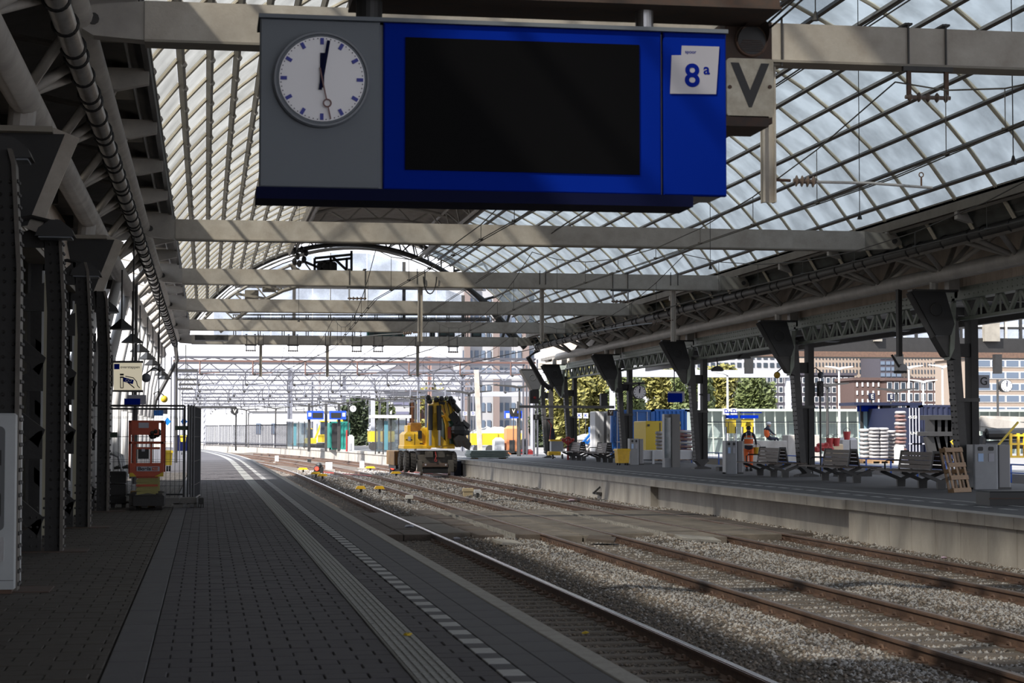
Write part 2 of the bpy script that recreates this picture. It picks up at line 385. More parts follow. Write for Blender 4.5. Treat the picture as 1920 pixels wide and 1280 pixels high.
# ---- ballast, tracks
bl = structure('ballast_bed', 'stony ballast bed between the two platforms')
ys = [8 + i*1.5 for i in range(150)]
mb = MB(); xs_ = [2.3, 3.6, 4.4, 5.2, 6.4, 7.6, 8.3, 9.0, 10.2, 11.4, 12.2, 12.9, 14.3]
zs_ = [-.93, -.97, -.975, -.97, -.87, -.97, -.975, -.97, -.87, -.97, -.975, -.97, -.86]
for y in ys:
    for x, z in zip(xs_, zs_): mb.v.append((x+bend(y), y, z))
nx = len(xs_)
for i in range(len(ys)-1):
    for j in range(nx-1): mb.f.append((i*nx+j, i*nx+j+1, (i+1)*nx+j+1, (i+1)*nx+j))
mb.build('ballast_ground', ballm, bl, smooth=True)
def bz(x): return np.interp(x, xs_, zs_)
def stones(n, y0, y1, size, m_, dark=0):
    Y = RNG.uniform(y0, y1, n); X = RNG.uniform(2.5, 14.2, n)
    keep = np.ones(n, bool)
    for a_, b_ in TR:
        for r_ in (a_, b_): keep &= np.abs(X-r_) > .15
        keep &= ~((np.abs(X-(a_+b_)/2) < 1.25) & (np.abs((Y-10.2) % .6 - .0) < .11) & (RNG.uniform(0, 1, n) < (.5 if a_ < 5 else .35)))
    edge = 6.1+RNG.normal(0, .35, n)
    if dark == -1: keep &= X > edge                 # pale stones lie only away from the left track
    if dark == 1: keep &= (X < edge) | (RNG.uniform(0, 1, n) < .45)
    Y = Y[keep]; X = X[keep]; n = len(X)
    b = -np.maximum(0, Y-95)**2/2200
    s_ = size*RNG.uniform(.55, 1.3, n)
    Z = bz(X) + s_*.12
    oc = np.array([(1,0,0),(0,1,0),(-1,0,0),(0,-1,0),(.15,.1,.8),(-.1,0,-.7)], float)
    V = oc[None]*(1+RNG.uniform(-.35, .35, (n, 6, 3)))
    V *= (s_[:, None]*np.array([1, 1, 1]))[:, None, :] * RNG.uniform(.7, 1.15, (n, 1, 3))*.6
    a = RNG.uniform(0, 2*PI, n); c, s2 = np.cos(a), np.sin(a); x2 = V[..., 0]*c[:, None]-V[..., 1]*s2[:, None]; y2 = V[..., 0]*s2[:, None]+V[..., 1]*c[:, None]
    tl = RNG.uniform(-.6, .6, n); zz = V[..., 2]*np.cos(tl)[:, None]+x2*np.sin(tl)[:, None]
    P = np.stack([x2 + (X+b)[:, None], y2 + Y[:, None], zz + Z[:, None]], -1).reshape(-1, 3)
    fc = np.array([(0,1,4),(1,2,4),(2,3,4),(3,0,4),(1,0,5),(2,1,5),(3,2,5),(0,3,5)])
    Fc = (fc[None] + (np.arange(n)*6)[:, None, None]).reshape(-1)
    me = bpy.data.meshes.new('stones'); me.vertices.add(len(P)); me.vertices.foreach_set('co', P.reshape(-1))
    me.loops.add(len(Fc)); me.loops.foreach_set('vertex_index', Fc.astype(np.int32)); k_ = len(Fc)//3
    me.polygons.add(k_); me.polygons.foreach_set('loop_start', (np.arange(k_)*3).astype(np.int32)); me.update(calc_edges=True); me.materials.append(m_)
    put('ballast_stones', me, bl, kind='stuff')

TR = [(3.64, 5.15), (7.58, 9.09), (11.5, 13.0)]
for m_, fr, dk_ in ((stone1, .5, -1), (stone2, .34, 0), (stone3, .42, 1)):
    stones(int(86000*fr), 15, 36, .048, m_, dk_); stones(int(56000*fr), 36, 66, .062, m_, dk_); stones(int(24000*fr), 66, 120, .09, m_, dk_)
PROF = [(-.07,-.17),(.07,-.17),(.07,-.155),(.012,-.135),(.012,-.05),(.036,-.04),(.036,0),(-.036,0),(-.036,-.04),(-.012,-.05),(-.012,-.135),(-.07,-.155)]
def railmesh(X, Y0, Y1, ps, bfun=bend):
    mb = MB(); ys_ = np.arange(Y0, Y1, 4.0); n_ = len(ps)
    for y_ in ys_:
        for (u, v) in ps: mb.v.append((X+bfun(y_)+u, y_, RZ+v))
    for i in range(len(ys_)-1):
        for k_ in range(n_): k2 = (k_+1) % n_; mb.f.append((i*n_+k_, i*n_+k2, (i+1)*n_+k2, (i+1)*n_+k_))
    mb.f.append(tuple(range(n_))); return mb
tl_ = ['railway track with a bright worn rail along the left platform', 'rusty railway track in the middle of the three', 'rusty railway track beside the concrete wall of the right platform']
sme = MB().bev(-1.27, -.12, -.2, 1.27, .12, -.145, .02).mesh('sleeper', sleeperm)
clip = MB()
for s_ in (-1, 1): clip.quadbox([(s_*.075-.045, -.07, -.16), (s_*.07+.035, -.07, -.16), (s_*.07+.035, .07, -.16), (s_*.07-.035, .07, -.16), (s_*.055-.02, -.03, -.115), (s_*.055+.02, -.03, -.115), (s_*.06+.02, .05, -.11), (s_*.06-.02, .05, -.11)]).tube([(s_*.085, -.06, -.14), (s_*.085, -.02, -.1), (s_*.085, .05, -.1), (s_*.085, .08, -.15)], .02, 5).box(s_*.12-.06, -.1, -.165, s_*.12+.06, .1, -.125)
for i, (a, b) in enumerate(TR):
    t = thing('railway_track', tl_[i], 'track', ((a+b)/2, 10, RZ-.2))
    bf = bend if i != 0 else (lambda y_: bend(y_))
    for X in (a, b):
        r_ = railmesh(X, 8, 215, PROF, bf).build('rail', rustm, t)
        sh = railmesh(X, 8, 215, [(-.037,-.012),(.037,-.012),(.031,.0035),(-.031,.0035)], bf).build('rail_head', railhead if i == 0 else railhead2, r_)
    nn = 0; y = 10.2; mb = MB()
    while y < 190:
        if not (42.5 < y < 55):
            if nn < 150:
                o = put('sleeper', sme, t, loc=((a+b)/2+bend(y), y, RZ)); nn += 1
            for X in (a, b):
                k0 = len(mb.v); mb.v += [(v[0]+X+bend(y), v[1]+y, v[2]+RZ) for v in clip.v]; mb.f += [tuple(q+k0 for q in f_) for f_ in clip.f]
        y += .6
    mb.build('rail_clips', rustm, t, kind='stuff')
    if i == 1: TSW = t
# converging switch rails of the middle track far away
t = TSW
for X0, X1 in ((7.58, 5.2), (9.09, 6.7)):
    mb = MB(); P_ = []
    for k_ in range(12):
        f_ = k_/11; y = 98+f_*60; P_.append((X0+(X1-X0)*f_**1.6+bend(y), y, RZ-.06))
    for p_, q_ in zip(P_, P_[1:]): mb.beam(p_, q_, .07, .14)
    mb.build('switch_rail', rustm, t)
# ---- level crossing slabs
lc = structure('level_crossing', 'flat concrete and rubber panels let in between the rails')
for (a, b, m_, mod, y0, y1) in ((2.7, 3.55, slabd, 1.3, 43, 54.6), (3.76, 4.42, slabd, 2.4, 42.6, 54.5), (4.44, 5.06, slabd, 2.4, 42.6, 54.5), (5.24, 6.0, slabc, 2.4, 43, 51.8), (6.05, 6.62, slabd, 1.2, 42, 56.5), (6.9, 7.48, slabd, 2.4, 42.2, 56), (7.7, 8.33, slabc, 1.8, 41.6, 55.2), (8.36, 9.0, slabc, 1.8, 41.6, 55.2), (9.2, 10.1, slabc, 2.2, 42.2, 55.8), (10.42, 11.38, slabc, 2.4, 40.6, 55), (11.62, 12.88, slabc, 2.4, 41.4, 55), (13.1, 13.75, slabd, 2.4, 41.8, 55)):
    y = y0
    while y < y1:
        e = min(y+mod, y1); dz = random.uniform(-.015, .01)
        MB().bev(a, y, RZ-.16, b-.012, e-.015, RZ-.005+dz, .012).build('crossing_slab', m_, lc); y += mod
for X in (6.66, 10.14):                            # slotted channel with upright teeth
    mb = MB()
    for k_ in range(68): y = 42+k_*.2; mb.box(X, y, RZ-.14, X+.03, y+.09, RZ+.02); mb.box(X+.18, y, RZ-.14, X+.21, y+.09, RZ+.02)
    mb.box(X+.03, 42, RZ-.16, X+.18, 55.6, RZ-.06).build('slotted_channel', conc2, lc, kind='stuff')
for (x, y, sx_, a, m_, lab, nm) in ((6.3, 39.5, .5, .3, conc2, None, 'loose_slab'), (10.6, 40.2, .9, .1, conc2, None, 'loose_slab'), (8.5, 40.4, .6, -.3, slabd, None, 'loose_slab')):
    o = MB().bev(-sx_/2, -.25, -.03, sx_/2, .25, .03, .01).build(nm, m_); o.location = (x, y, RZ-.02); o.rotation_euler = (.1, .08, a)
    tag(o, {6.3: 'small broken slab lying at the near end of the crossing panels beside the bright rail', 10.6: 'pale broken slab propped up over a hole between middle and right track', 8.5: 'dark broken slab inside the middle track near the crossing'}[x], 'slab')

# ============================================================ HALL: glass vault, tie beams, trusses, canopies
VX, VZ, VR = 8.0, .67, 11.16
def vp(a, y, r=VR): a = math.radians(a); return Vector((VX+r*math.sin(a), y, VZ+r*math.cos(a)))
YB = [46.3+13.8*k for k in range(-3, 5)]        # bay lines (cross beams)
Y_END = 101.5; PY = 2.3
A0, AD, NA = 19.5, 3.8, 9
for sgn, gm, lab in ((-1, glassL, 'curved glass roof slope on the left, pale glass between glazing bars'), (1, glassR, 'curved glass roof slope on the right, bluish glass in a diagonal looking grid')):
    rf = structure('glass_roof', lab)
    NA = 9 if sgn < 0 else 11; ny = int((Y_END-(-9))/PY); cnt = 0; rest = MB(); pm = {}
    for j in range(ny-1, -1, -1):
        y0 = Y_END-(ny-j)*PY
        for i in range(NA):
            a, b = sgn*(A0+i*AD+.04), sgn*(A0+(i+1)*AD-.04)
            if i not in pm:
                p0, p1 = vp(a, 0), vp(b, 0); q0, q1 = vp(a, 0, VR+.012), vp(b, 0, VR+.012)
                pm[i] = MB().quadbox([p0+Vector((0,.01,0)), p1+Vector((0,.01,0)), p1+Vector((0,PY-.01,0)), p0+Vector((0,PY-.01,0)), q0+Vector((0,.01,0)), q1+Vector((0,.01,0)), q1+Vector((0,PY-.01,0)), q0+Vector((0,PY-.01,0))]).mesh('glass_pane', gm)
            if y0 > 25 and cnt < 300 and i < 9: put('glass_pane', pm[i], rf, loc=(0, y0, 0)); cnt += 1
            elif y0 > 6:
                k0 = len(rest.v); rest.v += [(v.co.x, v.co.y+y0, v.co.z) for v in pm[i].vertices]; rest.f += [tuple(q+k0 for q in p.vertices) for p in pm[i].polygons]
    if rest.v: rest.build('glass_panes_near', gm, rf, kind='stuff')
    # transverse glazing bars: a pair of light tubes, one arch per joint
    gb = MB()
    for off in (-.05, .05):
        gb.tube([vp(sgn*(A0+AD*NA*t/8), off, VR-.03) for t in range(9)], .032, 5)
    gbm = gb.mesh('glazing_bar', barc)
    for j in range(0, ny+1):
        y0 = Y_END-j*PY
        if y0 > 6: put('glazing_bar', gbm, rf, loc=(0, y0, 0))
    for i in range(NA+1):
        a = sgn*(A0+i*AD); p, q = vp(a, 7, VR-.10), vp(a, Y_END, VR-.10)
        MB().beam(p, q, .07, .13, up=(math.sin(math.radians(a)), 0, math.cos(math.radians(a)))).build('purlin', purl if sgn > 0 else creamd, rf)
        if sgn < 0 and i % 1 == 0:
            mb = MB()
            for j in range(0, 34): y0 = Y_END-j*PY; c_ = vp(a, y0, VR-.17); mb.cyl(c_-Vector((0,.07,0)), .055, .14, 6, 'y')
            mb.build('purlin_joint', tubem, rf, kind='stuff')
# ---- opaque ridge with arched soffit ribs and trusses
rd = structure('roof_ridge', 'closed ridge band between the two glass slopes with ribbed curved soffit')
mb = MB(); n = 12
yy_ = np.arange(7, Y_END+.3, .25); base = 0
for j, y in enumerate(yy_):
    r = VR+.62+(.05 if j % 2 else 0)
    for i in range(n+1): mb.v.append(tuple(vp(-A0+2*A0*i/n, y, r)))
for j in range(len(yy_)-1):
    for i in range(n): mb.f.append((j*(n+1)+i, j*(n+1)+i+1, (j+1)*(n+1)+i+1, (j+1)*(n+1)+i))
mb.build('ribbed_soffit', soffm, rd)
for s_ in (-1, 1):
    MB().beam(vp(s_*A0, 7, VR+.25), vp(s_*A0, Y_END, VR+.25), .06, 1.1, up=(math.sin(math.radians(s_*A0)), 0, .94)).build('ridge_side_board', soffm, rd)
    MB().tube([vp(s_*(A0-1.2), 13, VR-.25), vp(s_*(A0-1.2), Y_END, VR-.25)], .09, 8).build('ridge_chord', tubem, rd)
    MB().tube([vp(s_*(A0-4.5), 13, VR+.35), vp(s_*(A0-4.5), Y_END, VR+.35)], .07, 8).build('ridge_chord', tubem, rd)
    y = 20.0
    while y < Y_END-2: MB().tube([vp(s_*(A0-1.2), y, VR-.25), vp(s_*(A0-4.5), y+1.7, VR+.35), vp(s_*(A0-1.2), y+3.45, VR-.25)], .04, 6).build('ridge_diagonal', tubem, rd); y += 3.45
for yb in YB[0:]:
    if yb < 18: continue
    yb += .8
    MB().tube([vp(-18+36*i/10, yb, VR+.3) for i in range(11)], .10, 8).build('arch_chord', tubem, rd)
    MB().tube([vp(-18+36*i/10, yb, VR-.35) for i in range(11)], .10, 8).build('arch_chord', tubem, rd)
    for i in range(8):
        a0 = -16+i*4; MB().tube([vp(a0, yb, VR+(.3 if i % 2 else -.35)), vp(a0+4, yb, VR+(-.35 if i % 2 else .3))], .05, 6).build('arch_diagonal', tubem, rd)
# unseen opaque roof at and behind the camera, put in to darken the foreground
mb = MB()
for i in range(17):
    a = -56+7*i; 
    for y in (-14, 7.2): mb.v.append(tuple(vp(a, y, VR+.7)))
for i in range(16): mb.f.append((2*i, 2*i+1, 2*i+3, 2*i+2))
mb.build('shade_roof', soffm, rd)
# ---- arched end frame
ef = structure('end_arch', 'arched end frame of the hall with two chords and diagonals')
def ep(a, r, y=Y_END): a = math.radians(a); return Vector((7.55+r*math.sin(a), y, 1.35+r*math.cos(a)))
MB().tube([ep(-55+110*i/28, 10.25) for i in range(29)], .13, 8).build('lower_chord', irong, ef)
MB().tube([ep(-40+80*i/24, 10.95) for i in range(25)], .11, 8).build('upper_chord', irong, ef)
MB().tube([ep(-56+112*i/28, 10.03) for i in range(29)], .035, 6).build('glazing_edge', tubew, ef)
for i in range(18):
    a = -39+i*4.4; MB().tube([ep(a, 10.95), ep(a+2.2, 10.25), ep(a+4.4, 10.95)], .06, 6).build('diagonal', irong, ef)
for p, q, r in (((846,513),(912,567),.13), ((912,567),(985,652),.16), ((852,508),(905,495),.07), ((905,562),(960,548),.07), ((930,600),(965,640),.09), ((955,590),(940,640),.08), ((905,490),(948,566),.06)):
    MB().tube([aty(*p, Y_END), aty(*q, Y_END)], r, 8).build('strut', irong, ef)
# ---- glazed end screen behind the arch
es = structure('end_screen', 'large pale glass end screen with dark mullions under the arch')
YS = 104.5
xcol = [400, 454, 508, 551, 586, 619, 688, 757, 818, 868]; yrow = [448, 508, 537, 600, 636]
ctr = aty(647, 800, YS)
def topz(X): d = abs(X-7.7); return 1.35+math.sqrt(max(0, 10.1**2-d*d))
for i in range(len(xcol)-1):
    for j in range(4):
        a = aty(xcol[i], yrow[j+1], YS); b = aty(xcol[i+1], yrow[j], YS)
        if i >= 7 and j < 2 and False: continue
        zt0, zt1 = min(b.z, topz(a.x)), min(b.z, topz(b.x))
        if min(zt0, zt1) <= a.z+.08: continue
        MB().prism([(a.x+.02, a.z+.02), (b.x-.02, a.z+.02), (b.x-.02, zt1), (a.x+.02, zt0)], 'xz', YS, YS+.03).build('glass_pane', glassE, es)
for x in (551, 619, 757, 868): p = aty(x, 636, YS); MB().box(p.x-(.09 if x != 619 else .02), YS-.1, p.z, p.x+(.09 if x != 619 else .02), YS, topz(p.x)).build('mullion', irong, es)
for y, x0, x1, h in ((508, 475, 835, .14), (536, 440, 905, .2)):
    a, b = aty(x0, y, YS), aty(x1, y, YS); MB().box(a.x, YS-.12, a.z-h/2, b.x, YS-.02, a.z+h/2).build('transom', irong, es)
# walkway with railing in front of the screen
wk = structure('walkway', 'maintenance walkway with slim railing across the hall end')
YW = 102.8
for y, r in ((590, .035), (596, .03), (600, .075)): MB().beam(aty(436, y, YW), aty(918, y, YW), r*2).build('rail', irong, wk)
for x in (440, 486, 531, 576, 618, 663, 705, 750, 797, 840, 875, 915):
    for dx in (-2, 2): MB().beam(aty(x+dx, 590, YW), aty(x+dx, 632, YW), .05).build('post', irong, wk)
a, b = aty(380, 636, YW), aty(925, 640, YW); MB().box(a.x, YW-.6, b.z-.1, b.x, YW+.6, b.z+.02).build('deck', creamd, wk)
for lab, x0, y0, x1, y1, m_, nm in (('green glass box hung under the walkway left of the hanging post', 688, 612, 757, 634, teal, 'green_box'), ('dark grey equipment box standing on the walkway', 822, 611, 852, 633, irong, 'equipment_box'), ('black rounded machine standing on the walkway near its right end', 883, 620, 902, 632, black, 'compact_machine'), ('dark hatch panel standing on the walkway beside the grey equipment box', 806, 614, 815, 634, iron, 'hatch_panel')):
    a, b = aty(x0, y1, YW+.3), aty(x1, y0, YW+.3)
    t = thing(nm, lab, 'box', (a.x, YW+.3, a.z)); MB().bev(a.x, YW+.1, a.z, b.x, YW+.6, b.z, .08).build('body', m_, t); MB().box(a.x+.1, YW+.07, a.z+.2*(b.z-a.z), b.x-.1, YW+.1, a.z+.8*(b.z-a.z)).build('panel', mat('panel_'+nm, (.05,.08,.08), .4), t)
# ---- arched maintenance gantry (cradle) at the hall end, left
mg = thing('maintenance_gantry', 'grey arched maintenance gantry truss with dark cage below the roof at the hall end', 'gantry', tuple(aty(500, 620, 98)))
YG = 98
def pol(pts, Y): return [aty(x, y, Y) for x, y in pts]
lo = [(412, 622), (440, 600), (470, 578), (500, 560), (530, 545), (560, 536), (600, 530), (650, 527)]; hi = [(380, 600), (410, 572), (440, 550), (475, 530), (510, 512), (545, 497), (570, 490)]
for dy in (0, 1.6):
    MB().tube(pol(lo, YG+dy), .11, 6).build('lower_chord', creamd, mg); MB().tube(pol(hi, YG+dy), .09, 6).build('upper_chord', tubem, mg)
    for k_ in range(6): MB().beam(aty(*hi[k_], YG+dy), aty(*lo[k_+1], YG+dy), .13).beam(aty(*lo[k_+1], YG+dy), aty(*hi[k_+1], YG+dy), .07).build('web_member', creamd, mg)
for dy in (-.1, 1.7): MB().tube(pol([(385,590),(430,548),(480,516),(530,494),(560,484)], YG+dy), .03, 5).tube(pol([(385,584),(430,541),(480,509),(530,487),(560,477)], YG+dy), .03, 5).build('guard_rail', irong, mg)
for k_ in range(5):
    p, q = hi[k_], lo[k_+1]; MB().beam(aty(*q, YG), aty(*q, YG+1.6), .1).build('cross_piece', creamd, mg)
for x, y in ((472, 552), (505, 538), (440, 578)): a = aty(x, y+8, YG+.5); MB().box(a.x-.35, YG+.4, a.z, a.x+.35, YG+1.2, a.z+.45).build('counterweight', creamd, mg)
a, b = aty(566, 511, YG), aty(659, 478, YG)
cg = MB()
for dy in (0, 1.4):
    for p, q in (((566,511),(659,511)), ((590,484),(659,477)), ((590,492),(659,484)), ((650,484),(650,511)), ((659,470),(659,511)), ((590,484),(590,511)), ((620,481),(620,511)), ((624,482),(655,511)), ((570,490),(620,511)), ((610,488),(600,511))): cg.beam(aty(*p, YG+dy), aty(*q, YG+dy), .12)
cg.build('cage_frame', iron, mg)
MB().box(a.x, YG, a.z-.15, b.x, YG+1.5, a.z+.02).build('cage_floor', iron, mg)
a = aty(596, 509, YG); MB().bev(a.x, YG+.2, a.z, a.x+1.0, YG+1.1, a.z+.55, .1).build('winch_box', black, mg)
a = aty(395, 628, YG); MB().box(a.x-.8, YG, a.z-.25, a.x+.9, YG+1.5, a.z).build('end_platform', irong, mg)
mb = MB()
for i, (x, y) in enumerate(((552,470),(558,480),(566,468),(570,486),(574,474),(552,490),(561,494))): mb.ball(aty(x, y, YG-.3), .13, 6, 4, (1,1,1.5))
mb.build('cable_carriers', black, mg)

# ---- cross tie beams
BZ0, BZ1 = 6.15, 6.62
bd = ['nearest cross beam, its middle hidden behind the hanging clock sign', 'cross beam just below the hanging sign, second from the camera', 'third cross beam with hanging post and insulator brackets', 'fourth cross beam without hangers', 'fifth cross beam, last but one, with the railing seen above it', 'last cross beam at the hall end with three posts hanging below it']
BY = [22.9, 46.3, 60.1, 73.6, 87.2, 100.8]
for i, y in enumerate(BY):
    t = thing('cross_beam', bd[i], 'beam', (VX, y, BZ0), 'cross beams of the hall')
    xl, xr = -.75, 16.6
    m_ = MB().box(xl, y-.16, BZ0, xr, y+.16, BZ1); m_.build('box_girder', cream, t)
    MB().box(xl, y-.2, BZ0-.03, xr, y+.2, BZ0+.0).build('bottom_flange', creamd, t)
    for s_, xe, xo in ((-1, xl, -1.55), (1, xr, 17.6)):
        MB().prism([(xe, BZ0), (xe, BZ1), (xo+s_*-.2, BZ1-.06), (xo, BZ1-.16), (xo, BZ0+.16), (xo+s_*-.2, BZ0+.04)], 'xz', y-.13, y+.13).build('fork_end', tubem if s_ < 0 else creamd, t)
        MB().cyl((xo-s_*.2, y-.17, (BZ0+BZ1)/2), .07, .34, 10, 'y').build('pin', irong, t)
# ---- side structures, mirrored: left (s=-1) and right (s=1)
def side(s, lab_g, lab_t, Ya, Yb2):
    if s > 0: XC, XU, XO, XG, ZG = 19.0, 17.75, 20.3, 17.2, 6.95
    else: XC, XU, XO, XG, ZG = -2.25, -1.5, -3.6, -.83, 7.05
    o = s; WO = 1.4 if s > 0 else -1.2
    g_ = structure('gutter', lab_g)
    MB().box(min(XG, XG+o*.08), Ya, ZG-.32, max(XG, XG+o*.08), Yb2, ZG).build('fascia', irong if s < 0 else creamd, g_)
    MB().quadbox([(XG, Ya, ZG-.1), (XO+o*WO, Ya, ZG+.25), (XO+o*WO, Yb2, ZG+.25), (XG, Yb2, ZG-.1), (XG, Ya, ZG-.04), (XO+o*WO, Ya, ZG+.31), (XO+o*WO, Yb2, ZG+.31), (XG, Yb2, ZG-.04)] if s > 0 else [(XO+o*WO, Ya, ZG+.25), (XG, Ya, ZG-.1), (XG, Yb2, ZG-.1), (XO+o*WO, Yb2, ZG+.25), (XO+o*WO, Ya, ZG+.31), (XG, Ya, ZG-.04), (XG, Yb2, ZG-.04), (XO+o*WO, Yb2, ZG+.31)]).build('soffit', wallb, g_)
    MB().tube([(XG+o*.3, Ya, ZG-.2), (XG+o*.3, Yb2, ZG-.2)], .03, 6).build('conduit', galv, g_)
    y = BY[1]-4.6*8
    while y < Yb2:
        if y > Ya:
            c_ = MB().prism([(XG+o*.02, ZG-.5), (XG+o*.02, ZG-.28), (XU+o*.3, ZG-.28), (XU+o*.3, ZG-.62), (XU-o*.2, ZG-.6)], 'xz', y-.09, y+.09); c_.build('gutter_arm', tubem, g_)
            MB().beam((XU, y+1.3, 6.45), (XG+o*.5, y+1.7, ZG-.1), .05).build('gutter_stay', tubem, g_)
            MB().box(min(XG+o*.35, XU), y+.9, ZG-.14, max(XG+o*.35, XU), y+3.4, ZG-.11).build('soffit_tray', creamd, g_)
        y += 4.6
    t = thing('tube_truss', lab_t, 'truss', (XC, Ya, 5.6))
    MB().tube([(XC, Ya, 5.62), (XC, Yb2, 5.62)], .2, 12).build('lower_chord', tubem, t, smooth=True)
    MB().tube([(XU, Ya, 6.42), (XU, Yb2, 6.42)], .15, 12).build('upper_chord', tubem, t, smooth=True)
    MB().tube([(XO, Ya, 7.0), (XO, Yb2, 7.0)], .12, 10).build('outer_chord', tubem, t, smooth=True)
    y = BY[1]+.5-4.6*8; k_ = 0
    while y < Yb2-1:
        if y > Ya+2:
            for (dx, dz, dy, r) in ((XU, 6.42, -1.15, .07), (XU, 6.42, 1.15, .07), (XU, 6.42, 2.3, .06), (XO, 7.0, -2.0, .07), (XO, 7.0, .2, .06), (XO, 7.0, 2.0, .07)):
                MB().tube([(XC, y, 5.62), (dx, y+dy, dz)], r, 7).build('diagonal', tubem, t, smooth=True)
            MB().tube([(XU, y+1.15, 6.42), (XO, y+2.3, 7.0)], .05, 6).build('brace', tubem, t)
        y += 4.6
    return t
side(-1, 'dark eaves gutter and soffit along the left edge of the glass roof', 'white tube truss with fanned diagonals under the left eaves', 13, 101.6)
side(1, 'eaves gutter and soffit along the right edge of the glass roof', 'white tube truss with fanned diagonals under the right eaves', 13, 101.6)
def ringpipe(X, Z, r, Ya, Yb2, m_, lab, step):
    t = thing('drain_pipe', lab, 'pipe', (X, Ya, Z))
    MB().tube([(X, Ya, Z), (X, Yb2, Z)], r, 14).build('pipe', m_, t, smooth=True)
    rm = MB().ring((0,0,0), r+.005, .028, 16, 5).mesh('pipe_ring', black)
    y = Ya+.5; k_ = 0
    while y < Yb2: put('pipe_ring', rm, t, loc=(X, y, Z)); y += step if k_ % 3 else step*.45; k_ += 1
ringpipe(-1.6, 6.1, .13, 13, 101, pipe_shine, 'shiny steel pipe with black bands running along the left eaves', 1.3)
ringpipe(17.7, 6.1, .14, 25, 101, irong, 'dark pipe with bands running along the right eaves truss', 1.6)
t = thing('drain_pipe', 'thin bent dark downpipe at the far end of the left eaves', 'pipe', (-1.6, 101, 3)); MB().tube([(-1.6, 101.2, 6.1), (-1.5, 101.5, 5.3), (-2.6, 101.5, 3.2), (-3.2, 101.5, .0)], .11, 8).build('pipe', irong, t)
t = thing('drain_pipe', 'bent dark downpipe at the far end of the right truss', 'pipe', (18, 102, 3)); MB().tube([(17.9, 101.5, 6.0), (17.4, 102, 5.6), (18.2, 102, 4.2), (18.6, 102, 3.9)], .14, 8).build('pipe', iron, t)

# ---- old canopy on the right platform
cn = structure('canopy_roof', 'dark opaque canopy roof over the right platform')
MB().box(19.95, 18, 5.78, 26.5, 112.5, 5.95).build('roof_deck', wallb, cn)
MB().box(20.15, 18, 5.6, 20.22, 112, 7.2).build('dirty_back_wall', corr, cn)
mb = MB()
for k_ in range(330): y = 24+k_*.26; mb.prism([(19.86, y+.02), (19.8, y+.1), (19.86, y+.18)], 'xy', 5.32, 5.6)
mb.build('fascia_ribs', corr, cn, kind='stuff')
MB().box(19.86, 18, 5.32, 19.95, 112, 5.62).build('corrugated_fascia', corr, cn)
for y in [48+6.9*k for k in range(-3, 10)]: MB().box(19.9, y-.1, 5.5, 26.4, y+.1, 5.78).build('rafter', irong, cn)
MB().box(26.3, 18, 5.2, 26.5, 112, 5.95).build('edge_beam', irong, cn)
YC = [34.2, 48, 61.8, 75.6, 89.4, 103.2, 110.5]
cl = ['behind the upright pallet and twin bin', 'behind the second bench from the right', 'with a flared foot beside the tall glass cabinet', 'behind the yellow bin', 'behind the red standpipe', 'farthest, beside a dark downpipe']
XR = 20.32
for k_, yc in enumerate(YC[1:]):
    t = thing('canopy_column', 'dark riveted tapering iron column ' + cl[k_], 'column', (19.95, yc, 0), 'canopy columns of the right platform')
    d = .22
    # two legs + cross webs leave the slot open
    def lx(z): return (19.52 + (4.6-z)/4.2*.30) if z < 4.6 else 19.52
    MB().prism([(lx(.4), .4), (lx(.4)+.2, .4), (lx(4.6)+.24, 4.6), (lx(4.6), 4.6)], 'xz', yc-d, yc+d).build('left_leg', irong, t)
    MB().box(XR-.2, yc-d, .4, XR, yc+d, 5.2).build('right_leg', iron, t)
    MB().prism([(lx(.4)+.1, .4), (XR-.1, .4), (XR-.1, 2.35), (lx(2.35)+.1, 2.35)], 'xz', yc-d+.05, yc+d-.05).build('lower_web', iron, t)
    MB().prism([(lx(3.5)+.1, 3.5), (XR-.1, 3.5), (XR-.1, 3.85), (lx(3.85)+.1, 3.85)], 'xz', yc-d+.05, yc+d-.05).build('upper_web', iron, t)
    MB().box(lx(2.4), yc-d-.02, 2.3, XR+.02, yc+d+.02, 2.4).build('band', irong, t)
    mb = MB()
    for q in range(26):
        z = .5+q*.155
        for dy in (-.13, .13): mb.ball((lx(z)-.012, yc+dy, z), .022, 5, 3)
    mb.build('rivets', irong, t, kind='stuff')
    MB().prism([(19.86, .4), (XR-.02, .4), (XR+.04, .33), (20.2, .2), (20.14, .12), (XR+.12, .05), (XR+.12, 0), (19.74, 0), (19.74, .05), (20.02, .12), (19.96, .2), (19.8, .33)], 'xz', yc-.3, yc+.3).build('hinge_foot', irong, t)
    bk = MB().prism([(18.32, 5.2), (19.25, 5.2), (19.5, 4.35), (19.4, 4.05), (18.98, 4.03)], 'xz', yc-.62, yc-.56).build('bracket_plate', bracketm, t)
    MB().beam((18.32, yc-.55, 5.2), (18.98, yc-.55, 4.03), .3, .04, up=(0,1,0)).build('bracket_flange', irong, bk)
    MB().ring((19.0, yc-.63, 4.72), .17, .012, 20, 5).build('bolt_ring', irong, bk)
    MB().box(18.32, yc-.66, 5.2, 19.6, yc-.3, 5.25).build('bracket_cap', irong, bk)
    MB().prism([(19.42, 4.9), (19.56, 4.9), (19.5, 3.7), (19.36, 3.4)], 'xz', yc-.6, yc-.2).build('bracket_strut', greeng, t)
    MB().prism([(18.98, 4.03), (19.4, 4.05), (19.56, 3.4), (19.3, 3.5)], 'xz', yc-.55, yc-.1).build('bracket_gusset', irong, t)
    MB().box(19.4, yc-.5, 5.25, 19.7, yc-.2, 5.6).tube([(19.0, yc-.45, 5.25), (19.0, yc-.45, 5.6)], .12, 8).build('truss_stub', tubem, t)
